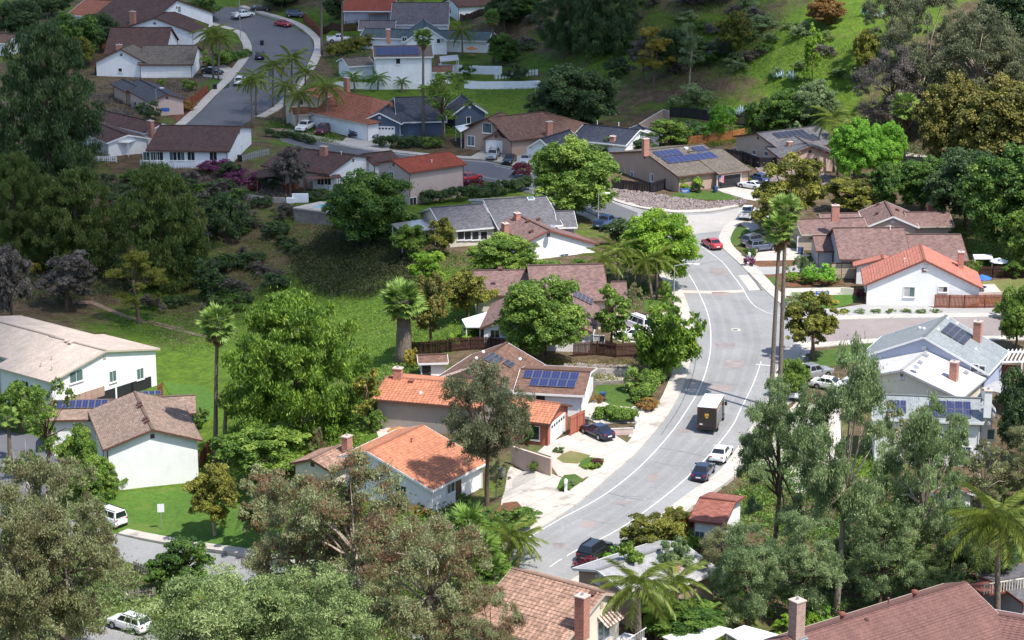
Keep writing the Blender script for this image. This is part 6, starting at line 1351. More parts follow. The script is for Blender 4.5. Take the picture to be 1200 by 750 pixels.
# palms
palm('fan', 253, 552, 255, 378, 2.8, 'tall slim fan palm left of the huge bright pine', skirt=8)
palm('fan', 263, 548, 265, 468, 1.5, 'short fan palm with brown skirt below the tall slim one', skirt=6)
palm('fan', 473, 425, 473, 352, 3.5, 'stout fan palm with very thick shaggy trunk', trunk_r=.85, skirt=46, n=52, bark='bark_palm', hang=.075)
palm('fan', 903, 486, 914, 268, 2.6, 'very tall fan palm with the lower head of the pair by the road', skirt=8, n=34)
palm('fan', 913, 480, 921, 246, 2.6, 'very tall fan palm rising highest of the pair by the road', skirt=8, n=34)
palm('fan', 1058, 196, 1060, 124, 3.3, 'fan palm with brown skirt between the vivid green trees and the rust-gold one', skirt=14, n=38)
palm('fan', 741, 460, 741, 442, 1.6, 'small low fan palm beside the clipped hedge', n=24)
palm('fan', 496, 162, 496, 44, 2.3, 'very tall fan palm before the two-storey white house', skirt=6)
palm('queen', 977, 202, 976, 140, 3.4, 'feather palm beside the black solar roof')
palm('queen', 981, 205, 986, 150, 2.4, 'short feather palm sharing the spot by the black solar roof')
palm('queen', 770, 350, 769, 304, 2.8, 'feather palm under the lime-green tree')
palm('queen', 764, 352, 756, 306, 2.2, 'second feather palm under the lime-green tree')
palm('queen', 725, 345, 724, 294, 2.8, 'feather palm at the white gable garden, yellow fronds', n=17)
palm('queen', 710, 350, 708, 306, 2.6, 'feather palm left of the yellow-fronded one')
palm('queen', 748, 770, 747, 688, 3.3, 'big feather palm with stout trunk before the pale grey roof', trunk_r=.26, n=18)
palm('queen', 795, 745, 792, 684, 2.6, 'feather palm with thin trunk by the white patio roofs')
palm('queen', 812, 752, 822, 724, 1.7, 'low bright feather palm beside the white patio roofs', 'frond_green')
palm('queen', 770, 752, 768, 718, 1.7, 'low green feather palm left of the white patio roofs', 'frond_green')
palm('queen', 597, 668, 598, 628, 2.4, 'feather palm above the mixed terracotta roof')
palm('queen', 606, 664, 610, 636, 2.2, 'feather palm at the end of the terracotta ridge')
palm('fan', 545, 668, 548, 620, 3.1, 'bright green fan palm among the red-tinged eucalyptus', 'frond_green', dead=0)
palm('fan', 568, 690, 562, 648, 2.9, 'bright green fan palm left of the terracotta roof', 'frond_green', dead=0)
palm('fan', 552, 705, 550, 670, 2.6, 'low bright fan palm among the eucalyptus leaves', 'frond_green', dead=0)
palm('fan', 580, 700, 578, 672, 2.4, 'low drooping fan palm touching the terracotta roof', 'frond_green', dead=0)
palm('queen', 1168, 740, 1168, 612, 3.8, 'large feather palm with pale trunk before the canyon-edge house', 'frond_queen', trunk_r=.24, n=34)
palm('queen', 1075, 775, 1074, 738, 2.4, 'feather palm head poking over the rose-tiled roof', 'frond_green')
palm('queen', 1168, 775, 1170, 748, 2.2, 'feather palm head below the pale palm trunk', 'frond_green')
palm('fan', 12, 540, 10, 488, 1.7, 'small fan palm at the condominium edge', n=22)
for hx_, hy_, bx_, by_, rr, lb in ((383, 104, 383, 152, 3.2, 'feather palm in front of the cream terracotta house'), (352, 112, 348, 152, 2.8, 'feather palm over the white pickup by the cream house'), (320, 78, 320, 126, 3.2, 'feather palm at the middle of the roadside row'), (342, 70, 342, 120, 3.4, 'tallest feather palm in the roadside row'), (300, 92, 300, 135, 3.0, 'feather palm nearest the long white house in the roadside row'), (358, 86, 358, 128, 2.8, 'feather palm at the end of the roadside row'), (335, 102, 332, 145, 2.8, 'low feather palm inside the roadside row'), (248, 40, 250, 92, 3.4, 'feather palm with twin at the close'), (258, 46, 256, 94, 3.0, 'twin feather palm at the close'), (294, 96, 296, 150, 2.6, 'slim feather palm on the pavement by the long white house'), (414, 90, 416, 108, 1.9, 'low feather palm left of the white two-storey wall'), (443, 92, 443, 106, 2.0, 'feather palm against the white two-storey wall'), (471, 96, 471, 108, 1.5, 'smaller feather palm against the white two-storey wall'), (541, 38, 542, 66, 2.6, 'feather palm behind the broad white front gable'), (198, 71, 199, 88, 1.6, 'small palm against the white wall of the taupe-brown roof')):
    palm('queen', bx_, by_, hx_, hy_, rr, lb, 'frond_green' if rr < 2.1 else 'frond_queen')
palm('fan', 377, 64, 377, -12, 2.4, 'tall palm trunk at the end of the red-brown fence')
palm('fan', 401, 62, 401, -8, 2.4, 'tall palm trunk in front of the dark patio')
palm('fan', 578, 74, 577, 20, 2.3, 'tall palm right of the teal-grey roof', skirt=6)
# ground cover and grass, not countable
cover('ground_cover', [(345, 300), (385, 270), (430, 278), (470, 300), (500, 312), (470, 340), (430, 350), (380, 345), (350, 330)], 26000, .42, .13, .55, 'leaf_cover', 'dense brown-green creeping shrub mat on the slope', clumps=700)
cover('tall_grass', HILL, 24000, .5, .09, .2, 'leaf_grass', 'bright wild grass on the sunny hillside', 'grass', 3, clumps=1500)
cover('tall_grass', [(300, 260), (380, 250), (430, 300), (480, 330), (470, 420), (420, 420), (330, 350), (240, 420), (130, 380), (180, 340), (260, 330)], 22000, .45, .09, .16, 'leaf_grass', 'wild grass on the shaded valley slope', 'grass', 4, clumps=1300)
cover('tall_grass', [(430, 440), (470, 420), (500, 440), (450, 470), (430, 500), (410, 520), (400, 480)], 6000, .5, .1, .2, 'leaf_grass', 'rough weeds behind the orange-roofed greige house', 'grass', 5)
cover('tall_grass', [(555, 105), (640, 100), (650, 125), (610, 130), (560, 120)], 6000, .45, .08, .14, 'leaf_grass', 'bright grass bank below the white wall', 'grass', 6)
cover('undergrowth', [(840, 600), (900, 540), (1000, 540), (1100, 560), (1200, 560), (1200, 690), (1100, 690), (1000, 720), (900, 730), (840, 690)], 22000, .45, .16, .5, 'leaf_green', 'green undergrowth below the tall eucalyptus', 'undergrowth', 7, clumps=600)
cover('undergrowth', [(300, 660), (430, 600), (540, 600), (600, 640), (600, 720), (480, 800), (300, 800)], 16000, .45, .16, .5, 'leaf_green', 'green undergrowth below the red-tinged eucalyptus', 'undergrowth', 8, clumps=500)
cover('undergrowth', [(-20, 640), (60, 660), (150, 668), (190, 690), (160, 720), (100, 735), (-20, 780)], 12000, .42, .14, .5, 'leaf_euc_green', 'scrubby undergrowth beside the lower parking lot', 'undergrowth', 9, clumps=400)
cover('undergrowth', [(985, 150), (1060, 140), (1200, 130), (1200, 260), (1110, 255), (1060, 205), (1000, 200)], 14000, .5, .2, .6, 'leaf_dark', 'dark undergrowth below the right-hand grove', 'undergrowth', 10, clumps=500)
cover('undergrowth', [(0, 200), (110, 205), (230, 250), (240, 330), (120, 350), (0, 360)], 16000, .45, .15, .45, 'leaf_dark', 'dark undergrowth under the shaded pines', 'undergrowth', 11, clumps=500)

cover('undergrowth', [(1105, 262), (1200, 255), (1200, 322), (1150, 322), (1130, 300), (1118, 280)], 9000, .32, .16, .4, 'leaf_mid', 'leafy garden planting behind the mauve roofs', 'plants', 12, clumps=160)
cover('undergrowth', [(470, 300), (560, 300), (560, 320), (545, 345), (555, 400), (500, 410), (480, 400), (500, 350)], 9000, .3, .14, .35, 'leaf_mid', 'mixed garden plants behind the mauve-roofed house', 'plants', 13, clumps=170)
cover('undergrowth', [(640, 425), (745, 425), (745, 445), (690, 450), (640, 445)], 4000, .25, .12, .2, 'leaf_olive', 'low plants along the stone retaining wall', 'plants', 14, clumps=90)
cover('undergrowth', [(690, 318), (735, 315), (760, 345), (740, 372), (712, 360)], 5000, .28, .14, .3, 'leaf_green', 'garden plants between the palms and the mauve roof', 'plants', 15, clumps=100)
cover('undergrowth', [(870, 560), (905, 500), (930, 480), (960, 520), (900, 600), (850, 620)], 5000, .3, .14, .3, 'leaf_mid', 'roadside plants under the grey-green eucalyptus', 'plants', 16, clumps=110)
cover('undergrowth', [(100, 100), (170, 95), (240, 95), (200, 120), (150, 140), (110, 130)], 6000, .35, .16, .3, 'leaf_purple', 'purple-brown bedding behind the slate roofs', 'plants', 17, clumps=110)
cover('undergrowth', [(240, 205), (330, 205), (340, 235), (280, 240), (240, 225)], 7000, .35, .16, .3, 'leaf_purple', 'dry purple-brown scrub below the magenta flowers', 'plants', 18, clumps=130)
cover('undergrowth', [(780, 175), (800, 150), (880, 150), (880, 165), (820, 172)], 5000, .4, .16, .4, 'leaf_mid', 'leafy slope planting between the orange and black fences', 'plants', 19, clumps=100)
cover('undergrowth', [(430, 520), (440, 500), (420, 470), (400, 500), (350, 560), (390, 575)], 6000, .3, .14, .3, 'leaf_mid', 'garden plants at the foot of the huge pine', 'plants', 20, clumps=110)

# riprap stones on the corner bank
def stones(poly, n, label):
    g = np.random.default_rng(5); x, y = scatter_poly(poly, n, g); mb = MB()
    for a, b in zip(x, y):
        r = g.uniform(.12, .34); c = Vector((a, b, H(a, b) + .06 + r * .3)); ax = Vector(unit(g.normal(size=(1, 3)))[0]); ay = ax.orthogonal().normalized(); az = ax.cross(ay)
        k = [c + ax * r * g.uniform(.8, 1.2), c - ax * r, c + ay * r * g.uniform(.7, 1.1), c - ay * r * .8, c + az * r * g.uniform(.6, .9), c - az * r * .7]
        for f in ((0, 2, 4), (2, 1, 4), (1, 3, 4), (3, 0, 4), (2, 0, 5), (1, 2, 5), (3, 1, 5), (0, 3, 5)): mb.face([k[i] for i in f])
    tag(mb.build('riprap_stones', 'gravel_pink'), label, 'stones', kind='stuff')
stones([(700, 223), (735, 222), (784, 231), (830, 237.5), (872, 235), (876, 238), (862, 241), (830, 246), (790, 247), (752, 242.5), (722, 234)], 2600, 'pinkish rubble stones on the corner bank below the tan house')
stones([(885, 197), (925, 194), (970, 205), (974, 217), (960, 220), (930, 214), (895, 211)], 1400, 'pinkish rubble stones before the beige solar house')
stones([(660, 428), (740, 430), (740, 439), (662, 438)], 900, 'grey rubble stones on the terrace above the lawn')

T('round', 592, 34, -8, 46, 'leaf_dark', 'dark leafy tree at the foot of the shaded hill track')
T('round', 612, 22, -14, 40, 'leaf_green', 'green tree above the far small white gable')
T('round', 395, 22, -6, 30, 'leaf_dark', 'dark tree behind the red-brown fence of the close')
T('airy', 240, 24, -4, 40, 'leaf_green', 'leafy tree at the top of the close beside the white gable')
T('round', 330, 8, -16, 40, 'leaf_dark', 'dark tree beyond the far end of the close')
T('round', 60, 20, -12, 44, 'leaf_dark', 'dark tree behind the far orange-roofed house')
cover('undergrowth', [(0, 150), (110, 150), (130, 195), (60, 205), (0, 205)], 7000, .4, .16, .35, 'leaf_dark', 'dark planting at the foot of the huge eucalyptus', 'plants', 21, clumps=140)
cover('undergrowth', [(310, 145), (345, 140), (400, 160), (395, 168), (330, 160)], 4000, .3, .14, .25, 'leaf_green', 'low planting before the cream terracotta house', 'plants', 22, clumps=70)
cover('undergrowth', [(380, 62), (430, 58), (440, 100), (400, 100)], 4000, .35, .15, .3, 'leaf_green', 'garden plants left of the two-storey white house', 'plants', 23, clumps=70)
cover('undergrowth', [(400, 5), (600, 5), (600, 24), (530, 26), (400, 30)], 8000, .45, .18, .4, 'leaf_dark', 'dark garden plants between the farthest roofs', 'plants', 24, clumps=150)
cover('undergrowth', [(500, 118), (545, 112), (560, 160), (520, 168), (500, 160)], 5000, .35, .15, .3, 'leaf_green', 'garden plants beside the slate-blue house', 'plants', 25, clumps=90)

# bed plants in the front garden by the brick garage
for x, y, lf, lb in ((700, 541, 'leaf_maroon', 'purple low plant in the kerbside flower bed'), (690, 547, 'leaf_lime', 'lime low plant in the kerbside flower bed'), (697, 546, 'leaf_mid', 'green low plant in the kerbside flower bed'), (668, 566, 'leaf_euc', 'grey-green mat plant beside the white mailbox post'), (661, 572, 'leaf_mid', 'green mat plant at the mailbox foot'), (655, 528, 'leaf_green', 'low plant under the garage corner')):
    T('bush', x, y + 2, y - 4, 15, lf, lb, name='shrub', cat='plant')

T('airy', 26, 508, 446, 50, 'leaf_mid', 'leafy tree against the side wall of the pale-roofed condominium')
T('bush', 12, 502, 478, 34, 'leaf_green', 'dark shrub by the side wall of the pale-roofed condominium', name='shrub', cat='shrub')
T('bush', 75, 505, 484, 30, 'leaf_mid', 'green shrub between the two condominiums', name='shrub', cat='shrub')

palm('queen', 588, 660, 586, 630, 2.3, 'feather palm between the fan palms and the terracotta ridge', 'frond_green')
palm('queen', 762, 745, 764, 700, 2.2, 'green feather palm beside the stout-trunked one', 'frond_green')
T('bush', 812, 645, 628, 30, 'leaf_mid', 'green shrub at the white garage wall foot', name='shrub', cat='shrub')
T('airy', 790, 628, 596, 36, 'leaf_olive', 'olive shrub-like tree half hiding the red gate')
# ------------------------------------------------------------------ vehicles
for n_, c_, mt in (('paint_white', (.78, .78, .78), 0), ('paint_black', (.016, .016, .02), .2), ('paint_navy', (.015, .02, .055), .25), ('paint_red', (.42, .02, .025), 0), ('paint_silver', (.48, .49, .5), .5), ('paint_grey', (.16, .17, .18), .4), ('paint_blue', (.04, .09, .22), .3), ('paint_bluegrey', (.13, .16, .22), .4), ('paint_brown', (.02, .0115, .009), 0), ('paint_maroon', (.12, .015, .03), .2)): paint(n_, c_, metal=mt)
glassy('car_glass', (.015, .018, .022), .04); plain('tyre', (.018, .018, .018), .9, .1); plain('rim', (.42, .42, .44), .35, .05, metal=.7); glassy('lamp_red', (.35, .01, .01), .2); glassy('lamp_clear', (.7, .7, .68), .1); plain('plastic_black', (.02, .02, .022), .6, .1); plain('plate', (.7, .7, .72), .5, .05); plain('gold', (.62, .36, .05), .4, .1)
CARM = {}
def loft(st):
    """st: list of (x, [(y,z)...]) half sections, low to high; mirrored"""
    mb = MB(); rings = []
    for x, h in st:
        pts = [(x, y, z) for y, z in h] + [(x, -y, z) for y, z in reversed(h)]; rings.append(len(mb.v)); mb.v += pts
    n = len(st[0][1]) * 2
    for a, b in zip(rings, rings[1:]):
        for k in range(n): j = (k + 1) % n; mb.f.append((a + k, a + j, b + j, b + k)); mb.uv.append([(0, 0)] * 4)
    mb.f.append(tuple(rings[0] + k for k in reversed(range(n)))); mb.uv.append([(0, 0)] * n); mb.f.append(tuple(rings[-1] + k for k in range(n))); mb.uv.append([(0, 0)] * n)
    return mb
SPEC = {  # length, width, bonnet z, belt z, roof z, boot z, windscreen base x, roof front x, roof rear x, rear glass base x, wheel r, clearance
 'sedan': (4.75, 1.82, .92, .96, 1.45, 1.02, .95, .20, -1.05, -1.75, .33, .22), 'coupe': (4.7, 1.86, .90, .94, 1.33, .98, .75, .0, -1.0, -1.85, .34, .2),
 'suv': (4.75, 1.9, 1.08, 1.12, 1.74, 1.14, 1.1, .45, -1.85, -2.2, .37, .28), 'hatch': (4.2, 1.76, .95, .98, 1.5, 1.05, .95, .3, -1.35, -1.95, .32, .22), 'van': (5.1, 1.98, 1.1, 1.18, 1.95, 1.2, 1.75, 1.05, -2.3, -2.5, .35, .25), 'pickup': (5.7, 2.0, 1.18, 1.22, 1.9, 1.2, 1.15, .55, -.75, -.95, .4, .35)}
def car_parts(kind):
    if kind in CARM: return CARM[kind]
    L, W, zb, zl, zr, zt, xw, xf, xr, xg, rw, cl = SPEC[kind]; h = L / 2; w = W / 2
    def sec(x, zt_, k=1.0, lo=cl): return (x, [(w * .86 * k, lo), (w * .98 * k, lo + .12), (w * k, (lo + zt_) * .5), (w * .96 * k, zt_ - .07), (w * .84 * k, zt_)])
    end_z = zt - .08
    st = [sec(-h, end_z - .22, .80, cl + .12), sec(-h + .12, end_z, .93), sec(-h + .5, zt, 1), sec(xg, zt if kind != 'pickup' else zl, 1), sec(0, zl, 1), sec(xw, zl, 1), sec(xw + .35, zb, 1), sec(h - .6, zb - .07, .98), sec(h - .18, zb - .17, .92), sec(h, zb - .36, .78, cl + .1)]
    body = loft(st); bm = body.mesh('body'); recalc(bm); bevel(bm, .035, 2, .45)
    # cabin shell
    wt = w * .70; zb0 = zl - .03
    cab = MB(); bt = [(xg, -w * .90, zb0), (xw, -w * .90, zb0), (xw, w * .90, zb0), (xg, w * .90, zb0)]; tp = [(xr, -wt, zr - .02), (xf, -wt, zr - .04), (xf, wt, zr - .04), (xr, wt, zr - .02)]
    cab.hexa(bt, tp); cm = cab.mesh('cabin'); bevel(cm, .06, 2, .2)
    V = [Vector(p) for p in bt]; U = [Vector(p) for p in tp]
    def pane(a, b, c, d, m0, m1, v0=.12, v1=.9):   # quad a-b (low) d-c (high), inset and pushed out
        q = lambda s, t: (a.lerp(b, s)).lerp(d.lerp(c, s), t); n = (b - a).cross(d - a).normalized()
        m = MB(); lo = [q(m0, v0), q(m1, v0), q(m1, v1), q(m0, v1)]; m.hexa([p - n * .02 for p in lo], [p + n * .012 for p in lo]); me = m.mesh('window'); recalc(me); return me
    wins = [('windscreen', pane(V[1], V[2], U[2], U[1], .05, .95)), ('rear_window', pane(V[3], V[0], U[0], U[3], .06, .94))]
    k = 3 if kind in ('suv', 'van') else (2 if kind != 'pickup' else 2)
    for a, b, c, d in ((V[0], V[1], U[1], U[0]), (V[2], V[3], U[3], U[2])):
        for i in range(k): wins.append(('side_window', pane(a, b, c, d, .06 + .9 * i / k, .06 + .9 * (i + .92) / k)))
    wm = MB(); wm.tube([(0, -.11, 0), (0, -.12, 0), (0, .11, 0), (0, .12, 0)], [rw * .9, rw, rw, rw * .9], 18); ty = wm.mesh('tyre')
    rm = MB(); rm.tube([(0, -.125, 0), (0, .125, 0)], [rw * .62, rw * .62], 12); ri = rm.mesh('rim')
    wheels = [(sx * L * .295 + (.04 if sx > 0 else 0), sy * (w - .10), rw) for sx in (1, -1) for sy in (1, -1)]
    ar = MB(); ar.tube([(0, -.02, 0), (0, .02, 0)], [rw * 1.17, rw * 1.17], 16); arch = ar.mesh('wheel_arch')
    def bx(x0, x1, y0, y1, z0, z1, nm):
        m = MB(); m.abox(x0, x1, y0, y1, z0, z1); return m.mesh(nm)
    lamps = []
    for s in (1, -1):
        y0, y1 = sorted((s * w * .52, s * w * .84)); lamps += [('headlight', bx(h - .22, h - .07, y0, y1, zb - .38, zb - .22, 'headlight'), 'lamp_clear'), ('tail_light', bx(-h + .02, -h + .14, y0, y1, end_z - .24, end_z - .06, 'tail_light'), 'lamp_red')]
        y0, y1 = sorted((s * (w - .02), s * (w + .17))); lamps.append(('mirror', bx(xw - .35, xw - .2, y0, y1, zl + .02, zl + .17, 'mirror'), None))
    extra = [('plate', bx(-h - .02, -h + .05, -.26, .26, cl + .28, cl + .42, 'plate'), 'plate'), ('bumper', bx(-h - .03, -h + .2, -w * .8, w * .8, cl + .03, cl + .2, 'bumper'), 'plastic_black'), ('bumper', bx(h - .25, h + .02, -w * .72, w * .72, cl + .03, cl + .16, 'bumper'), 'plastic_black'), ('grille', bx(h - .12, h - .005, -w * .45, w * .45, zb - .42, zb - .25, 'grille'), 'plastic_black')]
    if kind == 'pickup':
        m = MB(); m.abox(-h + .15, xg - .15, -w * .78, w * .78, zt - .02, zt + .012); extra.append(('truck_bed', m.mesh('truck_bed'), 'plastic_black'))
        for s in (-1, 1): extra.append(('bed_rail', bx(-h + .1, xg, *sorted((s * w * .80, s * w * .95)), zt - .05, zt + .14, 'bed_rail'), None))
        extra.append(('tailgate', bx(-h + .02, -h + .14, -w * .8, w * .8, zt - .3, zt + .14, 'tailgate'), None))
    if kind in ('suv', 'van'):
        for s in (-1, 1): extra.append(('roof_rail', bx(xr + .1, xf - .1, *sorted((s * (wt - .1), s * (wt - .05))), zr - .01, zr + .06, 'roof_rail'), 'plastic_black'))
    CARM[kind] = (bm, cm, wins, ty, ri, arch, wheels, lamps, extra); return CARM[kind]
def car(kind, px, py, hx, hy, pt, label, name=None, cat=None, off=.07):
    """stands at pixel (px,py) on the ground, its nose points to pixel (hx,hy)"""
    g = G(px, py, off); t = G(hx, hy); d = t - g; rz = math.atan2(d.y, d.x)
    nm = name or {'suv': 'parked_suv', 'van': 'parked_van', 'pickup': 'pickup_truck'}.get(kind, 'parked_car'); r = empty(nm, g, rz)
    tag(r, label, cat or {'suv': 'suv', 'van': 'van', 'pickup': 'pickup truck'}.get(kind, 'car'))
    bm, cm, wins, ty, ri, arch, wheels, lamps, extra = car_parts(kind)
    link('body', bm, pt, r); link('cabin', cm, pt, r)
    for n, me in wins: link(n, me, 'car_glass', r)
    for x, y, z in wheels:
        a = link('wheel_arch', arch, 'plastic_black', r, (x, math.copysign(abs(y) + .085, y), z + .02)); w = link('wheel', ty, 'tyre', r, (x, y, z)); link('rim', ri, 'rim', w)
    for n, me, m in lamps + extra: link(n, me, m or pt, r)
    return r
car('sedan', 700, 511, 678, 500, 'paint_navy', 'navy blue saloon parked on the white driveway by the brick garage')
car('suv', 697, 653, 712, 643, 'paint_black', 'black crossover parked nose-up at the right kerb beside maroon shrub')
car('sedan', 824, 558, 833, 545, 'paint_navy', 'dark blue saloon at the right kerb behind the white one')
car('sedan', 845, 537, 853, 525, 'paint_white', 'white saloon at the right kerb half hidden by eucalyptus')
car('sedan', 834, 290, 819, 281.5, 'paint_red', 'red saloon with bright tail lights rounding the bend')
car('coupe', 880, 221, 868, 219, 'paint_white', 'white convertible sports car on the corner house drive')
car('hatch', 889, 213, 878, 210, 'paint_blue', 'blue car behind the white convertible')
car('pickup', 876, 255, 886, 242, 'paint_white', 'white pickup truck under the golden-olive tree')
car('suv', 879, 246, 892, 238, 'paint_white', 'white vehicle ahead of the white pickup') if False else None
car('suv', 884, 287, 897, 283, 'paint_grey', 'grey suv beside the golden-olive tree drive')
car('suv', 893, 294, 906, 292, 'paint_bluegrey', 'blue-grey suv on the drive by the magenta bush')
car('van', 747, 386, 733, 380, 'paint_white', 'white van on the drive behind the twisted juniper')
car('hatch', 742, 398, 728, 397, 'paint_white', 'white hatchback next to the white van')
car('suv', 152, 738, 138, 734, 'paint_white', 'white suv on the lower parking lot in front of the picket fence')
car('van', 126, 613, 118, 610, 'paint_white', 'white van mostly hidden by brown eucalyptus at the lower street')
car('pickup', 951, 444, 966, 441, 'paint_silver', 'silver pickup on the drive of the pale blue house')
car('hatch', 934, 465, 938, 452, 'paint_white', 'white car on the drive beside the silver pickup', )
car('hatch', 938, 470, 942, 457, 'paint_maroon', 'dark red car squeezed beside the white car') if False else None
car('sedan', 973, 456, 986, 458, 'paint_white', 'white car below the pale blue house behind eucalyptus')
car('suv', 578, 186, 572, 193, 'paint_silver', 'silver suv on the drive of the brown hipped house')
car('sedan', 597, 191, 590, 197, 'paint_black', 'black car beside the silver suv')
car('sedan', 616, 191, 610, 198, 'paint_silver', 'silver saloon right of the black car by the navy roof')
car('pickup', 358, 153, 347, 158, 'paint_white', 'white pickup before the cream terracotta house')
car('suv', 378, 157, 369, 163, 'paint_maroon', 'dark maroon suv beside the white pickup')
car('suv', 417, 159, 410, 165, 'paint_navy', 'dark navy suv left of the slate-blue garage')
car('sedan', 440, 161, 432, 168, 'paint_grey', 'dark grey saloon right of the navy suv')
car('pickup', 711, 266, 725, 261, 'paint_blue', 'blue pickup parked at the side street corner')
car('sedan', 551, 212, 562, 210, 'paint_red', 'red car behind the red-roofed house on the side street')
car('sedan', 332, 31, 343, 33, 'paint_red', 'dark red car on the curving close')
car('suv', 347, 20, 357, 20, 'paint_bluegrey', 'blue-grey suv at the kerb of the close')
car('pickup', 285, 21, 298, 17, 'paint_white', 'white utility truck at the top of the close')
car('suv', 305, 69, 308, 60, 'paint_navy', 'navy suv at the left kerb of the close')
car('suv', 281, 99, 286, 90, 'paint_white', 'white suv parked on the lower kerb of the close')
car('sedan', 249, 87, 260, 88, 'paint_black', 'black saloon on the drive behind twin palms')
car('pickup', 398, 50, 410, 47, 'paint_white', 'white truck before the yellow-green hedge')
car('sedan', 305, 13, 314, 11, 'paint_black', 'black car at the far end of the close')
car('pickup', 1200 - 60, 555, 1150, 556, 'paint_silver', 'x') if False else None
# --- package delivery truck
def delivery_truck(px, py, hx, hy):
    g = G(px, py, .07); d = G(hx, hy) - g; r = empty('delivery_truck', g, math.atan2(d.y, d.x)); tag(r, 'dark brown box delivery truck with white roof driving up the main road', 'delivery truck')
    L, w, z0, z1 = 6.4, 1.12, .55, 3.0
    def part(nm, m, mat, par=r, bev=0):
        me = m.mesh(nm)
        if bev: bevel(me, bev, 2, .4)
        return link(nm, me, mat, par)
    m = MB(); m.abox(-L / 2, L / 2 - 1.5, -w, w, z0, z1); box = part('cargo_box', m, 'paint_brown', bev=.06)
    m = MB(); h = [(w * .9, .5), (w, .7), (w, 1.7), (w * .93, 2.75), (w * .6, 2.9)]; h2 = [(w * .86, .5), (w * .96, .7), (w * .96, 1.45), (w * .9, 2.6), (w * .6, 2.75)]; h3 = [(w * .8, .55), (w * .88, .7), (w * .86, 1.2), (w * .8, 1.3), (w * .5, 1.34)]
    m = loft([(L / 2 - 1.5, h), (L / 2 - .9, h2), (L / 2 - .55, [(w * .84, .5), (w * .94, .7), (w * .92, 1.35), (w * .8, 1.5), (w * .5, 1.55)]), (L / 2, h3)]); part('cab', m, 'paint_brown', bev=.04)
    m = MB(); m.abox(-L / 2 + .02, L / 2 - 1.45, -w + .03, w - .03, z1 - .01, z1 + .07); part('roof', m, 'metal_white', bev=.02)
    m = MB(); m.abox(-L / 2 - .03, -L / 2 + .03, -.85, .85, .75, 2.65); dr = part('rear_door', m, 'paint_brown')
    for k in range(7):
        m = MB(); m.abox(-L / 2 - .045, -L / 2 - .02, -.84, .84, .82 + k * .26, .835 + k * .26); part('door_rib', m, 'plastic_black', dr)
    # shield emblem
    m = MB(); o = [(-.22, .26), (.22, .26), (.23, .0), (.16, -.18), (0, -.32), (-.16, -.18), (-.23, .0)]
    m.hexa([(-L / 2 - .05, -y, 2.05 + z) for y, z in o], [(-L / 2 - .075, -y, 2.05 + z) for y, z in o]); me = m.mesh('emblem'); recalc(me); em = link('emblem', me, 'gold', r)
    tc = bpy.data.curves.new('t', 'FONT'); tc.body = 'ups'; tc.size = .26; tc.align_x = 'CENTER'; tc.extrude = .004; to = bpy.data.objects.new('t', tc); col.objects.link(to); bpy.context.view_layer.update()
    me = bpy.data.meshes.new_from_object(to.evaluated_get(bpy.context.evaluated_depsgraph_get())); bpy.data.objects.remove(to); me.materials.clear()
    lo = link('emblem_letters', me, 'paint_brown', em, (-L / 2 - .082, 0, 1.98)); lo.rotation_euler = (R(90), 0, R(-90))
    m = MB(); m.abox(-L / 2 - .06, -L / 2 - .03, -.75, -.35, 1.86, 2.0); part('lettering_panel', m, 'gold') if False else None
    m = MB(); m.abox(-L / 2 - .05, -L / 2 - .03, .45, .8, .95, 1.1); part('plate', m, 'plate')
    m = MB(); m.abox(-L / 2 - .22, -L / 2, -w, w, .45, .6); part('bumper', m, 'plastic_black')
    for s in (-1, 1):
        for z in (.68, 2.75):
            m = MB(); y0, y1 = sorted((s * .92, s * 1.06)); m.abox(-L / 2 - .03, -L / 2 + .04, y0, y1, z, z + .14); part('tail_light', m, 'lamp_red')
        m = MB(); y0, y1 = sorted((s * (w + .02), s * (w + .3))); m.abox(L / 2 - 1.2, L / 2 - 1.1, y0, y1, 1.75, 2.2); part('mirror', m, 'plastic_black')
        m = MB(); y0, y1 = sorted((s * (w - .03), s * (w + .012))); m.abox(L / 2 - 2.5, L / 2 - 1.75, y0, y1, .75, 2.6); part('side_door', m, 'plastic_black')
        m = MB(); m.abox(-L / 2 + .8, L / 2 - 2.8, *sorted((s * (w - .02), s * (w + .01))), 2.62, 2.7); part('side_stripe', m, 'gold')
        m = MB(); m.abox(L / 2 - .12, L / 2 + .01, *sorted((s * .6, s * .85)), .8, 1.0); part('headlight', m, 'lamp_clear')
    m = MB(); q = [(L / 2 - .93, -.95, 1.5), (L / 2 - .93, .95, 1.5), (L / 2 - 1.0, .8, 2.5), (L / 2 - 1.0, -.8, 2.5)]; q = [(x + .14, y, z) for x, y, z in q]; m.hexa([(x - .1, y, z) for x, y, z in q], q); me = m.mesh('windscreen'); recalc(me); link('windscreen', me, 'car_glass', r)
    wm = MB(); wm.tube([(0, -.13, 0), (0, -.14, 0), (0, .13, 0), (0, .14, 0)], [.38, .42, .42, .38], 18); ty = wm.mesh('wheel'); rm = MB(); rm.tube([(0, -.15, 0), (0, .15, 0)], [.24, .24], 12); ri = rm.mesh('rim')
    for x in (-1.9, 1.95):
        for s in (-1, 1): q = link('wheel', ty, 'tyre', r, (x, s * (w - .12), .42)); link('rim', ri, 'rim', q)
    m = MB(); m.abox(-L / 2 + .3, L / 2 - .6, -.6, .6, .35, .6); part('chassis', m, 'plastic_black')
delivery_truck(833.5, 498, 845, 477)

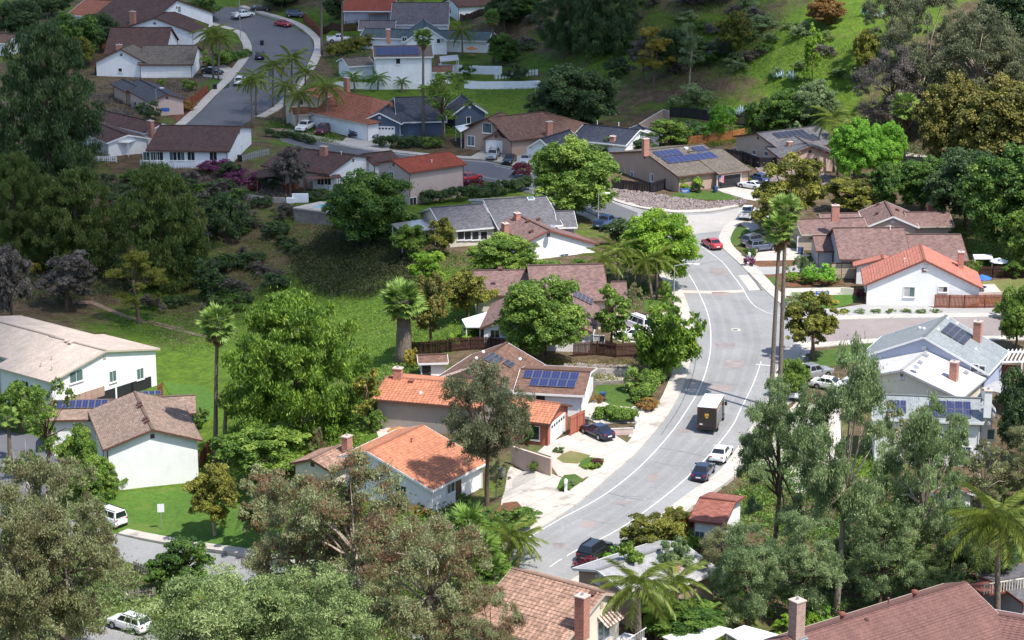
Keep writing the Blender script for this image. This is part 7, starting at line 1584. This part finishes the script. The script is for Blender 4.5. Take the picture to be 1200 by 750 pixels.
# ------------------------------------------------------------------ fences, walls, street furniture
def fence(pts, hgt, mat, label, board=.18, post=2.4, name='fence', cat='fence', pick=False, rail=True, gap=.035, group=None):
    q = [G(*p) for p in pts]; r = empty(name, q[0]); tag(r, label, cat, group); bm = MB(); P0 = []; bd = None
    for a, b in zip(q, q[1:]):
        d = b - a; d.z = 0; ln = d.length; d.normalize(); n = Vector((-d.y, d.x, 0)); k = max(1, int(ln / board))
        for i in range(k):
            p = a + d * ln * (i + .5) / k; z = H(p.x, p.y); hh = hgt + random.uniform(-.03, .03); c = Vector((p.x, p.y, z + hh / 2 - .1)); w = ln / k - gap
            if pick:
                m = MB(); m.box(c + n * random.uniform(-.01, .01), d, n, UP, ln / k * .6, .03, hh + .2); m.build('picket', mat, r)
            else: bm.box(c + n * random.uniform(-.02, .02), d, n, UP, w, .03, hh + .2)
        kp = max(1, round(ln / post))
        for i in range(kp + 1):
            p = a + d * ln * i / kp - n * .07; z = H(p.x, p.y); m = MB(); m.box((p.x, p.y, z + hgt / 2 - .1), d, n, UP, .11, .11, hgt + .28); m.build('post', mat, r)
            if i < kp and rail:
                p2 = a + d * ln * (i + 1) / kp - n * .07
                for zz in (.35, hgt - .3):
                    s_, e_ = Vector((p.x, p.y, z + zz)), Vector((p2.x, p2.y, H(p2.x, p2.y) + zz)); dd = (e_ - s_); l2 = dd.length; dd.normalize(); m = MB(); m.box((s_ + e_) / 2 + n * .025, dd, n, dd.cross(n), l2, .05, .09); m.build('rail', mat, r)
    if not pick: tag(bm.build('boards', mat, r), kind='stuff')
    return r
def wall(pts, hgt, mat, label, th=.2, cap=None, name='garden_wall'):
    q = [G(*p) for p in pts]; r = empty(name, q[0]); tag(r, label, 'wall'); m = MB(); c = MB()
    for a, b in zip(q, q[1:]):
        d = b - a; ln = d.length; k = max(1, int(ln / 3)); dd = Vector((d.x, d.y, 0)).normalized(); n = Vector((-dd.y, dd.x, 0))
        for i in range(k):
            s, e = a.lerp(b, i / k), a.lerp(b, (i + 1) / k); zs, ze = H(s.x, s.y), H(e.x, e.y)
            m.hexa([Vector((p.x, p.y, z - .6)) + n * o for p, z, o in ((s, zs, -th / 2), (e, ze, -th / 2), (e, ze, th / 2), (s, zs, th / 2))], [Vector((p.x, p.y, z + hgt)) + n * o for p, z, o in ((s, zs, -th / 2), (e, ze, -th / 2), (e, ze, th / 2), (s, zs, th / 2))])
            if cap: c.hexa([Vector((p.x, p.y, z + hgt + .004)) + n * o for p, z, o in ((s, zs, -th / 2 - .04), (e, ze, -th / 2 - .04), (e, ze, th / 2 + .04), (s, zs, th / 2 + .04))], [Vector((p.x, p.y, z + hgt + .09)) + n * o for p, z, o in ((s, zs, -th / 2 - .04), (e, ze, -th / 2 - .04), (e, ze, th / 2 + .04), (s, zs, th / 2 + .04))])
    m.build('wall_body', mat, r)
    if cap: c.build('coping', cap, r)
    return r
fence([(672, 418), (700, 416), (722, 419), (748, 418)], 1.8, 'wood_dark', 'dark brown board fence in front of the white cars')
fence([(483, 416), (530, 412), (575, 410), (640, 416)], 1.7, 'wood_dark', 'dark board fence behind the low shed and solar roof')
fence([(1095, 361), (1130, 361.5), (1178, 361)], 1.9, 'wood_red', 'red-brown board fence before the bright white gable wall')
fence([(1148, 326), (1180, 325), (1215, 324)], 1.7, 'wood_dark', 'dark board fence beyond the patio of the salmon-roofed house')
fence([(806, 172), (830, 169), (872, 162)], 1.9, 'wood_orange', 'bright orange board fence below the hillside')
fence([(785, 137), (840, 143), (893, 148)], 2.0, 'wood_black', 'black fence along the foot of the grassy hill')
fence([(746, 158), (765, 143), (780, 136)], 1.6, 'wood_grey', 'pale-topped wall fence climbing to the hillside corner') if False else None
fence([(717, 222), (745, 225), (762, 227), (779, 222)], 1.8, 'wood_black', 'black fence beside the tan corner house')
fence([(838, 186), (870, 190), (890, 198), (918, 197)], 2.0, 'wood_black', 'black fence before the beige solar house')
fence([(946, 206), (960, 204)], 1.6, 'wood_black', 'short black gate fence at the beige house entry')
fence([(640, 288), (690, 287), (712, 283)], 1.4, 'wood_dark', 'brown hedge-like fence right of the grey roofs') if False else None
fence([(112, 88), (145, 87.5), (174, 87)], 1.6, 'wood_dark', 'brown board fence under the taupe-brown gable')
fence([(206, 134), (225, 122), (244, 108)], 1.6, 'wood_red', 'red-brown fence beside the planting bed on the close')
fence([(356, 24), (370, 36), (378, 46)], 1.9, 'wood_red', 'red-brown fence at the bend of the close')
fence([(378, 40), (400, 38), (420, 36)], 1.8, 'wood_dark', 'dark fence before the lilac-grey house')
fence([(510, 60), (545, 58), (585, 54)], 1.7, 'wood_red', 'brown board fence behind the white wall')
fence([(530, 18), (560, 20), (590, 20)], 1.6, 'wood_dark', 'brown fence by the far small white gable')
fence([(0, 26), (20, 25), (44, 24)], 1.7, 'wood_red', 'red-brown fence at the far corner by dark trees')
fence([(104, 60), (124, 56)], 1.6, 'wood_orange', 'short orange fence beside the long brown roof')
fence([(335, 228), (345, 222), (352, 215)], 1.7, 'wood_red', 'red-brown fence end beside the pool deck')
fence([(356, 222), (378, 220), (396, 219)], 1.3, 'wood_grey', 'grey deck fence of the dark-brown-roofed house')
fence([(146, 705), (162, 702), (182, 700)], 1.1, 'wood_grey', 'weathered picket fence above the white suv', board=.3, pick=True)
fence([(158, 668), (172, 674), (185, 684)], 1.0, 'wood_grey', 'grey picket fence down the bank by the lower street', board=.32, pick=True)
fence([(92, 190), (115, 190), (137, 190)], 1.0, 'vinyl_white', 'white picket rail below the white patio cover', board=.35, pick=True)
fence([(165, 194), (205, 197), (245, 197)], 1.0, 'vinyl_white', 'low white rail along the terrace of the long white house', board=.4, pick=True)
fence([(284, 190), (300, 185), (315, 182)], 1.2, 'metal_grey', 'thin wire fence beside the bare white gable', board=.5, pick=True)
fence([(184, 492), (192, 490)], 1.8, 'wood_red', 'short red-brown gate fence at the condominium corner') if False else None
fence([(234, 548), (240, 540), (246, 532)], 1.7, 'wood_red', 'rust-red fence right of the blank gable wall')
fence([(185, 470), (190, 466)], 2.0, 'wood_red', 'short red-brown fence at the pale-roofed condominium corner')
fence([(553, 310), (570, 309), (588, 309)], 1.6, 'wood_red', 'red-brown fence above the mauve roof')
fence([(580, 93), (606, 90), (630, 88)], 1.2, 'metal_white', 'white rail fence on the grass bank', board=.6, pick=True)
fence([(668, 511), (676, 507), (684, 503)], 2.3, 'wall_brick_red', 'brick-red board fence beside the white garage door', board=.25)
wall([(544, 103), (590, 104), (632, 103)], 1.5, 'vinyl_white', 'long white vinyl wall above the bright grass bank')
wall([(514, 84), (545, 86), (588, 87)], 1.7, 'vinyl_white', 'white vinyl wall behind the small shed')
wall([(392, 103), (440, 105), (500, 104)], 1.3, 'wall_white', 'white garden wall below the two-storey white house')
wall([(600, 543), (625, 551), (646, 558)], 1.9, 'wall_salmon', 'salmon-pink garden wall beside the bright driveway', cap='wall_pink')
wall([(693, 507), (715, 510), (742, 509)], .7, 'wall_pink', 'low pink planter wall below the short rounded hedge', cap='concrete')
wall([(735, 452), (741, 466), (750, 480)], .6, 'wood_dark', 'low dark timber edging between lawn and hedge')
wall([(742, 160), (762, 147), (777, 138), (784, 140)], 1.5, 'wall_tan', 'tan block wall climbing to the dark hillside fence', cap='concrete')
wall([(660, 440), (700, 440), (740, 441)], .9, 'stone', 'low grey stone retaining wall above the lawn')
wall([(690, 452), (715, 451), (738, 450)], .5, 'wood_grey', 'low timber retaining edge on the lawn')
wall([(285, 233), (310, 237), (334, 238)], .9, 'stone', 'rough stone wall on the slope left of the pool')
wall([(985, 345), (1000, 346)], 1.0, 'wall_cream', 'short cream porch wall left of the white gable house')
wall([(1000, 197), (1050, 193), (1100, 196)], 1.6, 'wall_tan', 'tan block wall behind the fan palm at the grove foot')
wall([(1125, 350), (1180, 349), (1230, 350)], .9, 'wall_pink', 'low pink wall behind the red-brown board fence')
wall([(1150, 445), (1170, 443), (1195, 444)], 1.7, 'wood_dark', 'dark fence wall behind the white reflective roof')
# pool on its deck
pz = G(375, 262).z + 2.2
pq = [P(x, y, pz) for x, y in ((343, 243), (375, 236), (400, 238), (402, 248), (390, 249))]
pool = empty('swimming_pool', G(375, 262)); tag(pool, 'raised swimming pool with pale deck and grey board skirt on the slope', 'pool')
m = MB(); qq = pq if (pq[1] - pq[0]).cross(pq[2] - pq[0]).z > 0 else pq[::-1]; m.hexa([p - UP * .25 for p in qq], qq); m.build('deck', 'concrete', pool)
m = MB(); cc = sum(qq, Vector()) / 5; m.hexa([p.lerp(cc, .03) - UP * 4.0 for p in qq], [p.lerp(cc, .03) - UP * .26 for p in qq]); m.build('skirt', 'wood_grey', pool)
m = MB(); wq = [p.lerp(cc + Vector((.8, .9, 0)), .5) for p in qq]; m.hexa([p + UP * .004 for p in wq], [p + UP * .02 for p in wq]); m.build('water_surface', 'water', pool)
m = MB(); p = P(352, 237, pz); m.box(p + UP * .7, (1, 0, 0), (0, 1, 0), UP, 2.6, .5, 1.4); m.box(p + UP * .4 + Vector((-1.6, -.4, 0)), (1, 0, 0), (0, 1, 0), UP, 1.2, .8, .8); tag(m.build('pool_equipment', 'vinyl_white'), 'white pool equipment boxes at the end of the pool deck', 'pool equipment')
# pergola
pg = House('pergola', 'white slatted pergola at the side of the pale blue house', 'pergola'); pg.zb = H(*P(1180, 425, 0).xy); pg.slab('beam_frame', [(1162, 424), (1176, 408), (1200, 412), (1190, 426)], 2.6, 'metal_white', t=.06) if False else None
c = P(1178, 418, pg.zb + 2.6); pg.start(Vector((c.x, c.y, pg.zb)))
for k in range(11):
    m = MB(); m.box(c + Vector((-2.4 + k * .5, k * .05, .1)), (.35, .94, 0), (-.94, .35, 0), UP, 5.0, .12, .18); m.build('slat', 'metal_white', pg.root)
for s in (-1, 1):
    m = MB(); m.box(c + Vector((s * .8, s * 2.1, -.06)), (1, .1, 0), (-.1, 1, 0), UP, 5.6, .14, .22); m.build('beam', 'metal_white', pg.root)
    for t_ in (-2.4, 2.4): m = MB(); m.box(c + Vector((s * .8 + t_, s * 2.1, -1.45)), (1, 0, 0), (0, 1, 0), UP, .14, .14, 2.6); m.build('post', 'metal_white', pg.root)
pg = House('pergola', 'small white-topped garden canopy behind the salmon tiled roof', 'canopy'); pg.zb = H(*P(1150, 310, 0).xy); pg.slab('cover_panel', [(1140, 298), (1162, 298), (1164, 303), (1142, 303)], 2.4, 'metal_white')
# street lamps
def lamp(bx, by, top, arm, label):
    b = G(bx, by); hh = (by - top) / ppm(b) / .97; r = empty('street_lamp', b); tag(r, label, 'street lamp'); m = MB(); m.tube([(0, 0, -.3), (0, 0, .4), (0, 0, hh)], [.13, .09, .06], 8); m.build('pole', 'metal_grey', r, off=(0, 0, 0))
    m = MB(); m.tube([(0, 0, hh - .05), (arm * .5, 0, hh + .22), (arm, 0, hh + .22)], [.05, .04, .04], 6); m.build('arm', 'metal_grey', r, off=(0, 0, 0)); m = MB(); m.box((arm * 1.15, 0, hh + .2), (1, 0, 0), (0, 1, 0), UP, .75, .32, .16); m.build('lamp_head', 'metal_white', r, off=(0, 0, 0))
lamp(789.5, 360, 311, 2.6, 'slim street lamp with arm over the bend under the lime-green tree'); lamp(184, 140, 105, 1.0, 'street lamp beside the slate-roofed pink house'); lamp(282, 46, -12, 2.0, 'tall pole at the bend of the far close'); lamp(701, 266, 228, 1.2, 'thin pole beside the blue pickup at the junction'); lamp(627, 130, 98, .6, 'leaning pole at the end of the white wall')
# signs
def sign(bx, by, w, h_, z, mat, label, legs=1, face=0.0, strokes=None, name='sign', cat='sign'):
    b = G(bx, by); r = empty(name, b, face); tag(r, label, cat); m = MB(); m.box((0, -.03, z + h_ / 2), (1, 0, 0), (0, 1, 0), UP, w, .04, h_); m.build('panel', mat, r, off=(0, 0, 0))
    for k in range(legs):
        x = 0 if legs == 1 else (-w * .4 if k == 0 else w * .4); m = MB(); m.tube([(x, 0, -.3), (x, 0, z + h_)], [.035, .035], 6); m.build('post', 'metal_grey', r, off=(0, 0, 0))
    for (x, zz, ww, hh2) in strokes or []: m = MB(); m.box((x, -.057, z + zz), (1, 0, 0), (0, 1, 0), UP, ww, .012, hh2); m.build('lettering', 'line_white', r, off=(0, 0, 0))
sign(189.5, 620, .75, .95, 2.0, 'metal_white', 'white sign board on a thin post in the bright lawn', face=.1)
st = [(-.32, .42, .4, .12), (.18, .42, .5, .12), (-.1, .2, .7, .1)]
sign(803, 231, 1.4, .75, .7, 'blue_sign', 'blue yard sign with white lettering before the corner house', 1, 0, st); sign(963.5, 349, 1.9, .5, .45, 'blue_sign', 'blue yard banner with white lettering beside the bright corner lawn', 1, 0, [(-.4, .32, .6, .12), (.35, .32, .7, .12), (0, .14, 1.0, .08)]); sign(194, 138, 1.6, .7, 1.2, 'blue_sign', 'blue awning-like board at the pink house corner', 1)
# flag on the corner house
b = G(842, 222); r = empty('flag', b); tag(r, 'striped red and white flag hanging at the open garage', 'flag'); m = MB(); m.tube([(0, 0, -.2), (0, 0, 2.6)], [.03, .03], 6); m.build('pole', 'metal_grey', r, off=(0, 0, 0))
for k in range(7): m = MB(); m.box((.12 + k * .12, -.02 + .03 * (k % 2), 1.9 - k * .03), (1, 0, 0), (0, 1, 0), UP, .118, .02, 1.2); m.build('stripe', 'red_flag' if k % 2 == 0 else 'vinyl_white', r, off=(0, 0, 0))
m = MB(); m.box((.24, -.05, 2.3), (1, 0, 0), (0, 1, 0), UP, .42, .02, .5); m.build('canton', 'blue_sign', r, off=(0, 0, 0))
# mailboxes, bins, other small things
for x, y, lb in ((745.5, 503, 'white mailbox post at the kerb by the rounded hedge'), (663, 577, 'white mailbox post in the planted bed on the pavement'), (878, 307, 'white mailbox post beside the magenta bush')):
    b = G(x, y); r = empty('mailbox', b); tag(r, lb, 'mailbox'); m = MB(); m.box((0, 0, .5), (1, 0, 0), (0, 1, 0), UP, .3, .3, 1.2); m.build('post', 'metal_white', r, off=(0, 0, 0)); m = MB(); m.tube([(0, -.35, 1.22), (0, .35, 1.22)], [.19, .19], 10); m.build('box', 'metal_white', r, off=(0, 0, 0))
for x, y, mt, lb in ((307, 53, 'plastic_black', 'black bin at the kerb of the close'), (252, 105, 'plastic_black', 'dark bin on the lawn by the white suv'), (156, 126, 'metal_grey', 'grey cooling unit beside the pink house wall'), (281, 189, 'plastic_black', 'dark cooling unit under the bare white gable'), (875, 201, 'lawn', 'green bin on the corner house drive')):
    b = G(x, y); r = empty('utility_box', b); tag(r, lb, 'box'); m = MB(); m.box((0, 0, .5), (1, .1, 0), (-.1, 1, 0), UP, .8, .7, 1.0); me = m.mesh('casing'); bevel(me, .05, 2); link('casing', me, mt, r); m = MB(); m.box((0, 0, 1.04), (1, .1, 0), (-.1, 1, 0), UP, .86, .76, .08); m.build('lid', mt, r, off=(0, 0, 0))
m = MB()
for pa, w_, lb in (([(862, 303), (866, 307)], .35, 'a'), ([(877, 320), (885, 330), (893, 341)], .35, 'b')): strip('gutter', pa, w_, 'tar', .069)
# canopies in the far gardens
tb = House('canopy', 'grey garden canopy behind the white vinyl wall', 'canopy'); tb.zb = H(*P(525, 72, 4).xy); tb.slab('cover_panel', [(515, 66), (536, 64), (538, 70), (516, 72)], 2.2, 'trim_grey')
tb = House('canopy', 'white tent top among the far dark trees', 'canopy'); tb.zb = H(*P(15, 15, 5).xy); tb.slab('cover_panel', [(9, 11), (18, 5), (25, 9), (16, 13)], 2.4, 'metal_white')
m = MB(); p = G(540, 76, .4); m.box(p, (1, .1, 0), (-.1, 1, 0), UP, 1.6, .9, .8); tag(m.build('kayak_stack', 'wood_orange'), 'small orange stack behind the white wall', 'toy') if False else None
# boulders and stones on the hill

# wheelie bins, garden tables and sunshades in the yards
def bin_(x, y, mt, lb):
    b = G(x, y); r = empty('wheelie_bin', b, random.uniform(0, 6)); tag(r, lb, 'bin'); m = MB(); m.hexa([(-.24, -.26, .06), (.24, -.26, .06), (.24, .26, .06), (-.24, .26, .06)], [(-.3, -.34, 1.0), (.3, -.34, 1.0), (.3, .34, 1.0), (-.3, .34, 1.0)]); m.build('body', mt, r, off=(0, 0, 0)); m = MB(); m.hexa([(-.33, -.38, 1.004), (.33, -.38, 1.004), (.33, .4, 1.004), (-.33, .4, 1.004)], [(-.3, -.3, 1.1), (.3, -.3, 1.1), (.3, .36, 1.1), (-.3, .36, 1.1)]); m.build('lid', mt, r, off=(0, 0, 0))
    for s in (-1, 1): m = MB(); m.tube([(s * .25, .3, .1), (s * .31, .3, .1)], [.1, .1], 8); m.build('wheel', 'tyre', r, off=(0, 0, 0))
for x, y, mt, lb in ((687, 500, 'paint_grey', 'grey wheelie bin by the brick-red board fence'), (706, 470, 'paint_blue', 'blue wheelie bin beside the white garage'), (588, 560, 'paint_grey', 'grey wheelie bin at the white house drive'), (975, 330, 'paint_grey', 'grey wheelie bin by the tan garage'), (938, 298, 'paint_blue', 'blue wheelie bin beside the beige wall'), (470, 165, 'paint_grey', 'grey wheelie bin beside the slate-blue garage'), (838, 226, 'paint_blue', 'blue wheelie bin by the flag')): bin_(x, y, mt, lb)
def table(x, y, mt, lb):
    b = G(x, y); r = empty('garden_table', b); tag(r, lb, 'table'); m = MB(); m.tube([(0, 0, .68), (0, 0, .74)], [.7, .7], 14); m.build('table_top', mt, r, off=(0, 0, 0)); m = MB(); m.tube([(0, 0, -.1), (0, 0, .68)], [.06, .05], 8); m.build('leg', 'metal_grey', r, off=(0, 0, 0)); m = MB(); m.tube([(0, 0, .74), (0, 0, 2.3)], [.03, .03], 6); m.build('parasol_pole', 'metal_grey', r, off=(0, 0, 0)); m = MB(); m.tube([(0, 0, 1.95), (0, 0, 2.05), (0, 0, 2.5)], [1.35, 1.3, .05], 8); m.build('parasol', mt, r, off=(0, 0, 0))
for x, y, mt, lb in ((1170, 322, 'vinyl_white', 'white garden table with sunshade beyond the salmon roof'), (468, 525, 'wood_orange', 'orange sunshade table on the patio by the greige wall'), (553, 68, 'wood_orange', 'orange sunshade table behind the white vinyl wall'), (1150, 342, 'blue_sign', 'blue sunshade table on the patio behind the board fence'), (700, 400, 'wall_tan', 'tan sunshade table in the yard of the mauve-roofed house')): table(x, y, mt, lb)
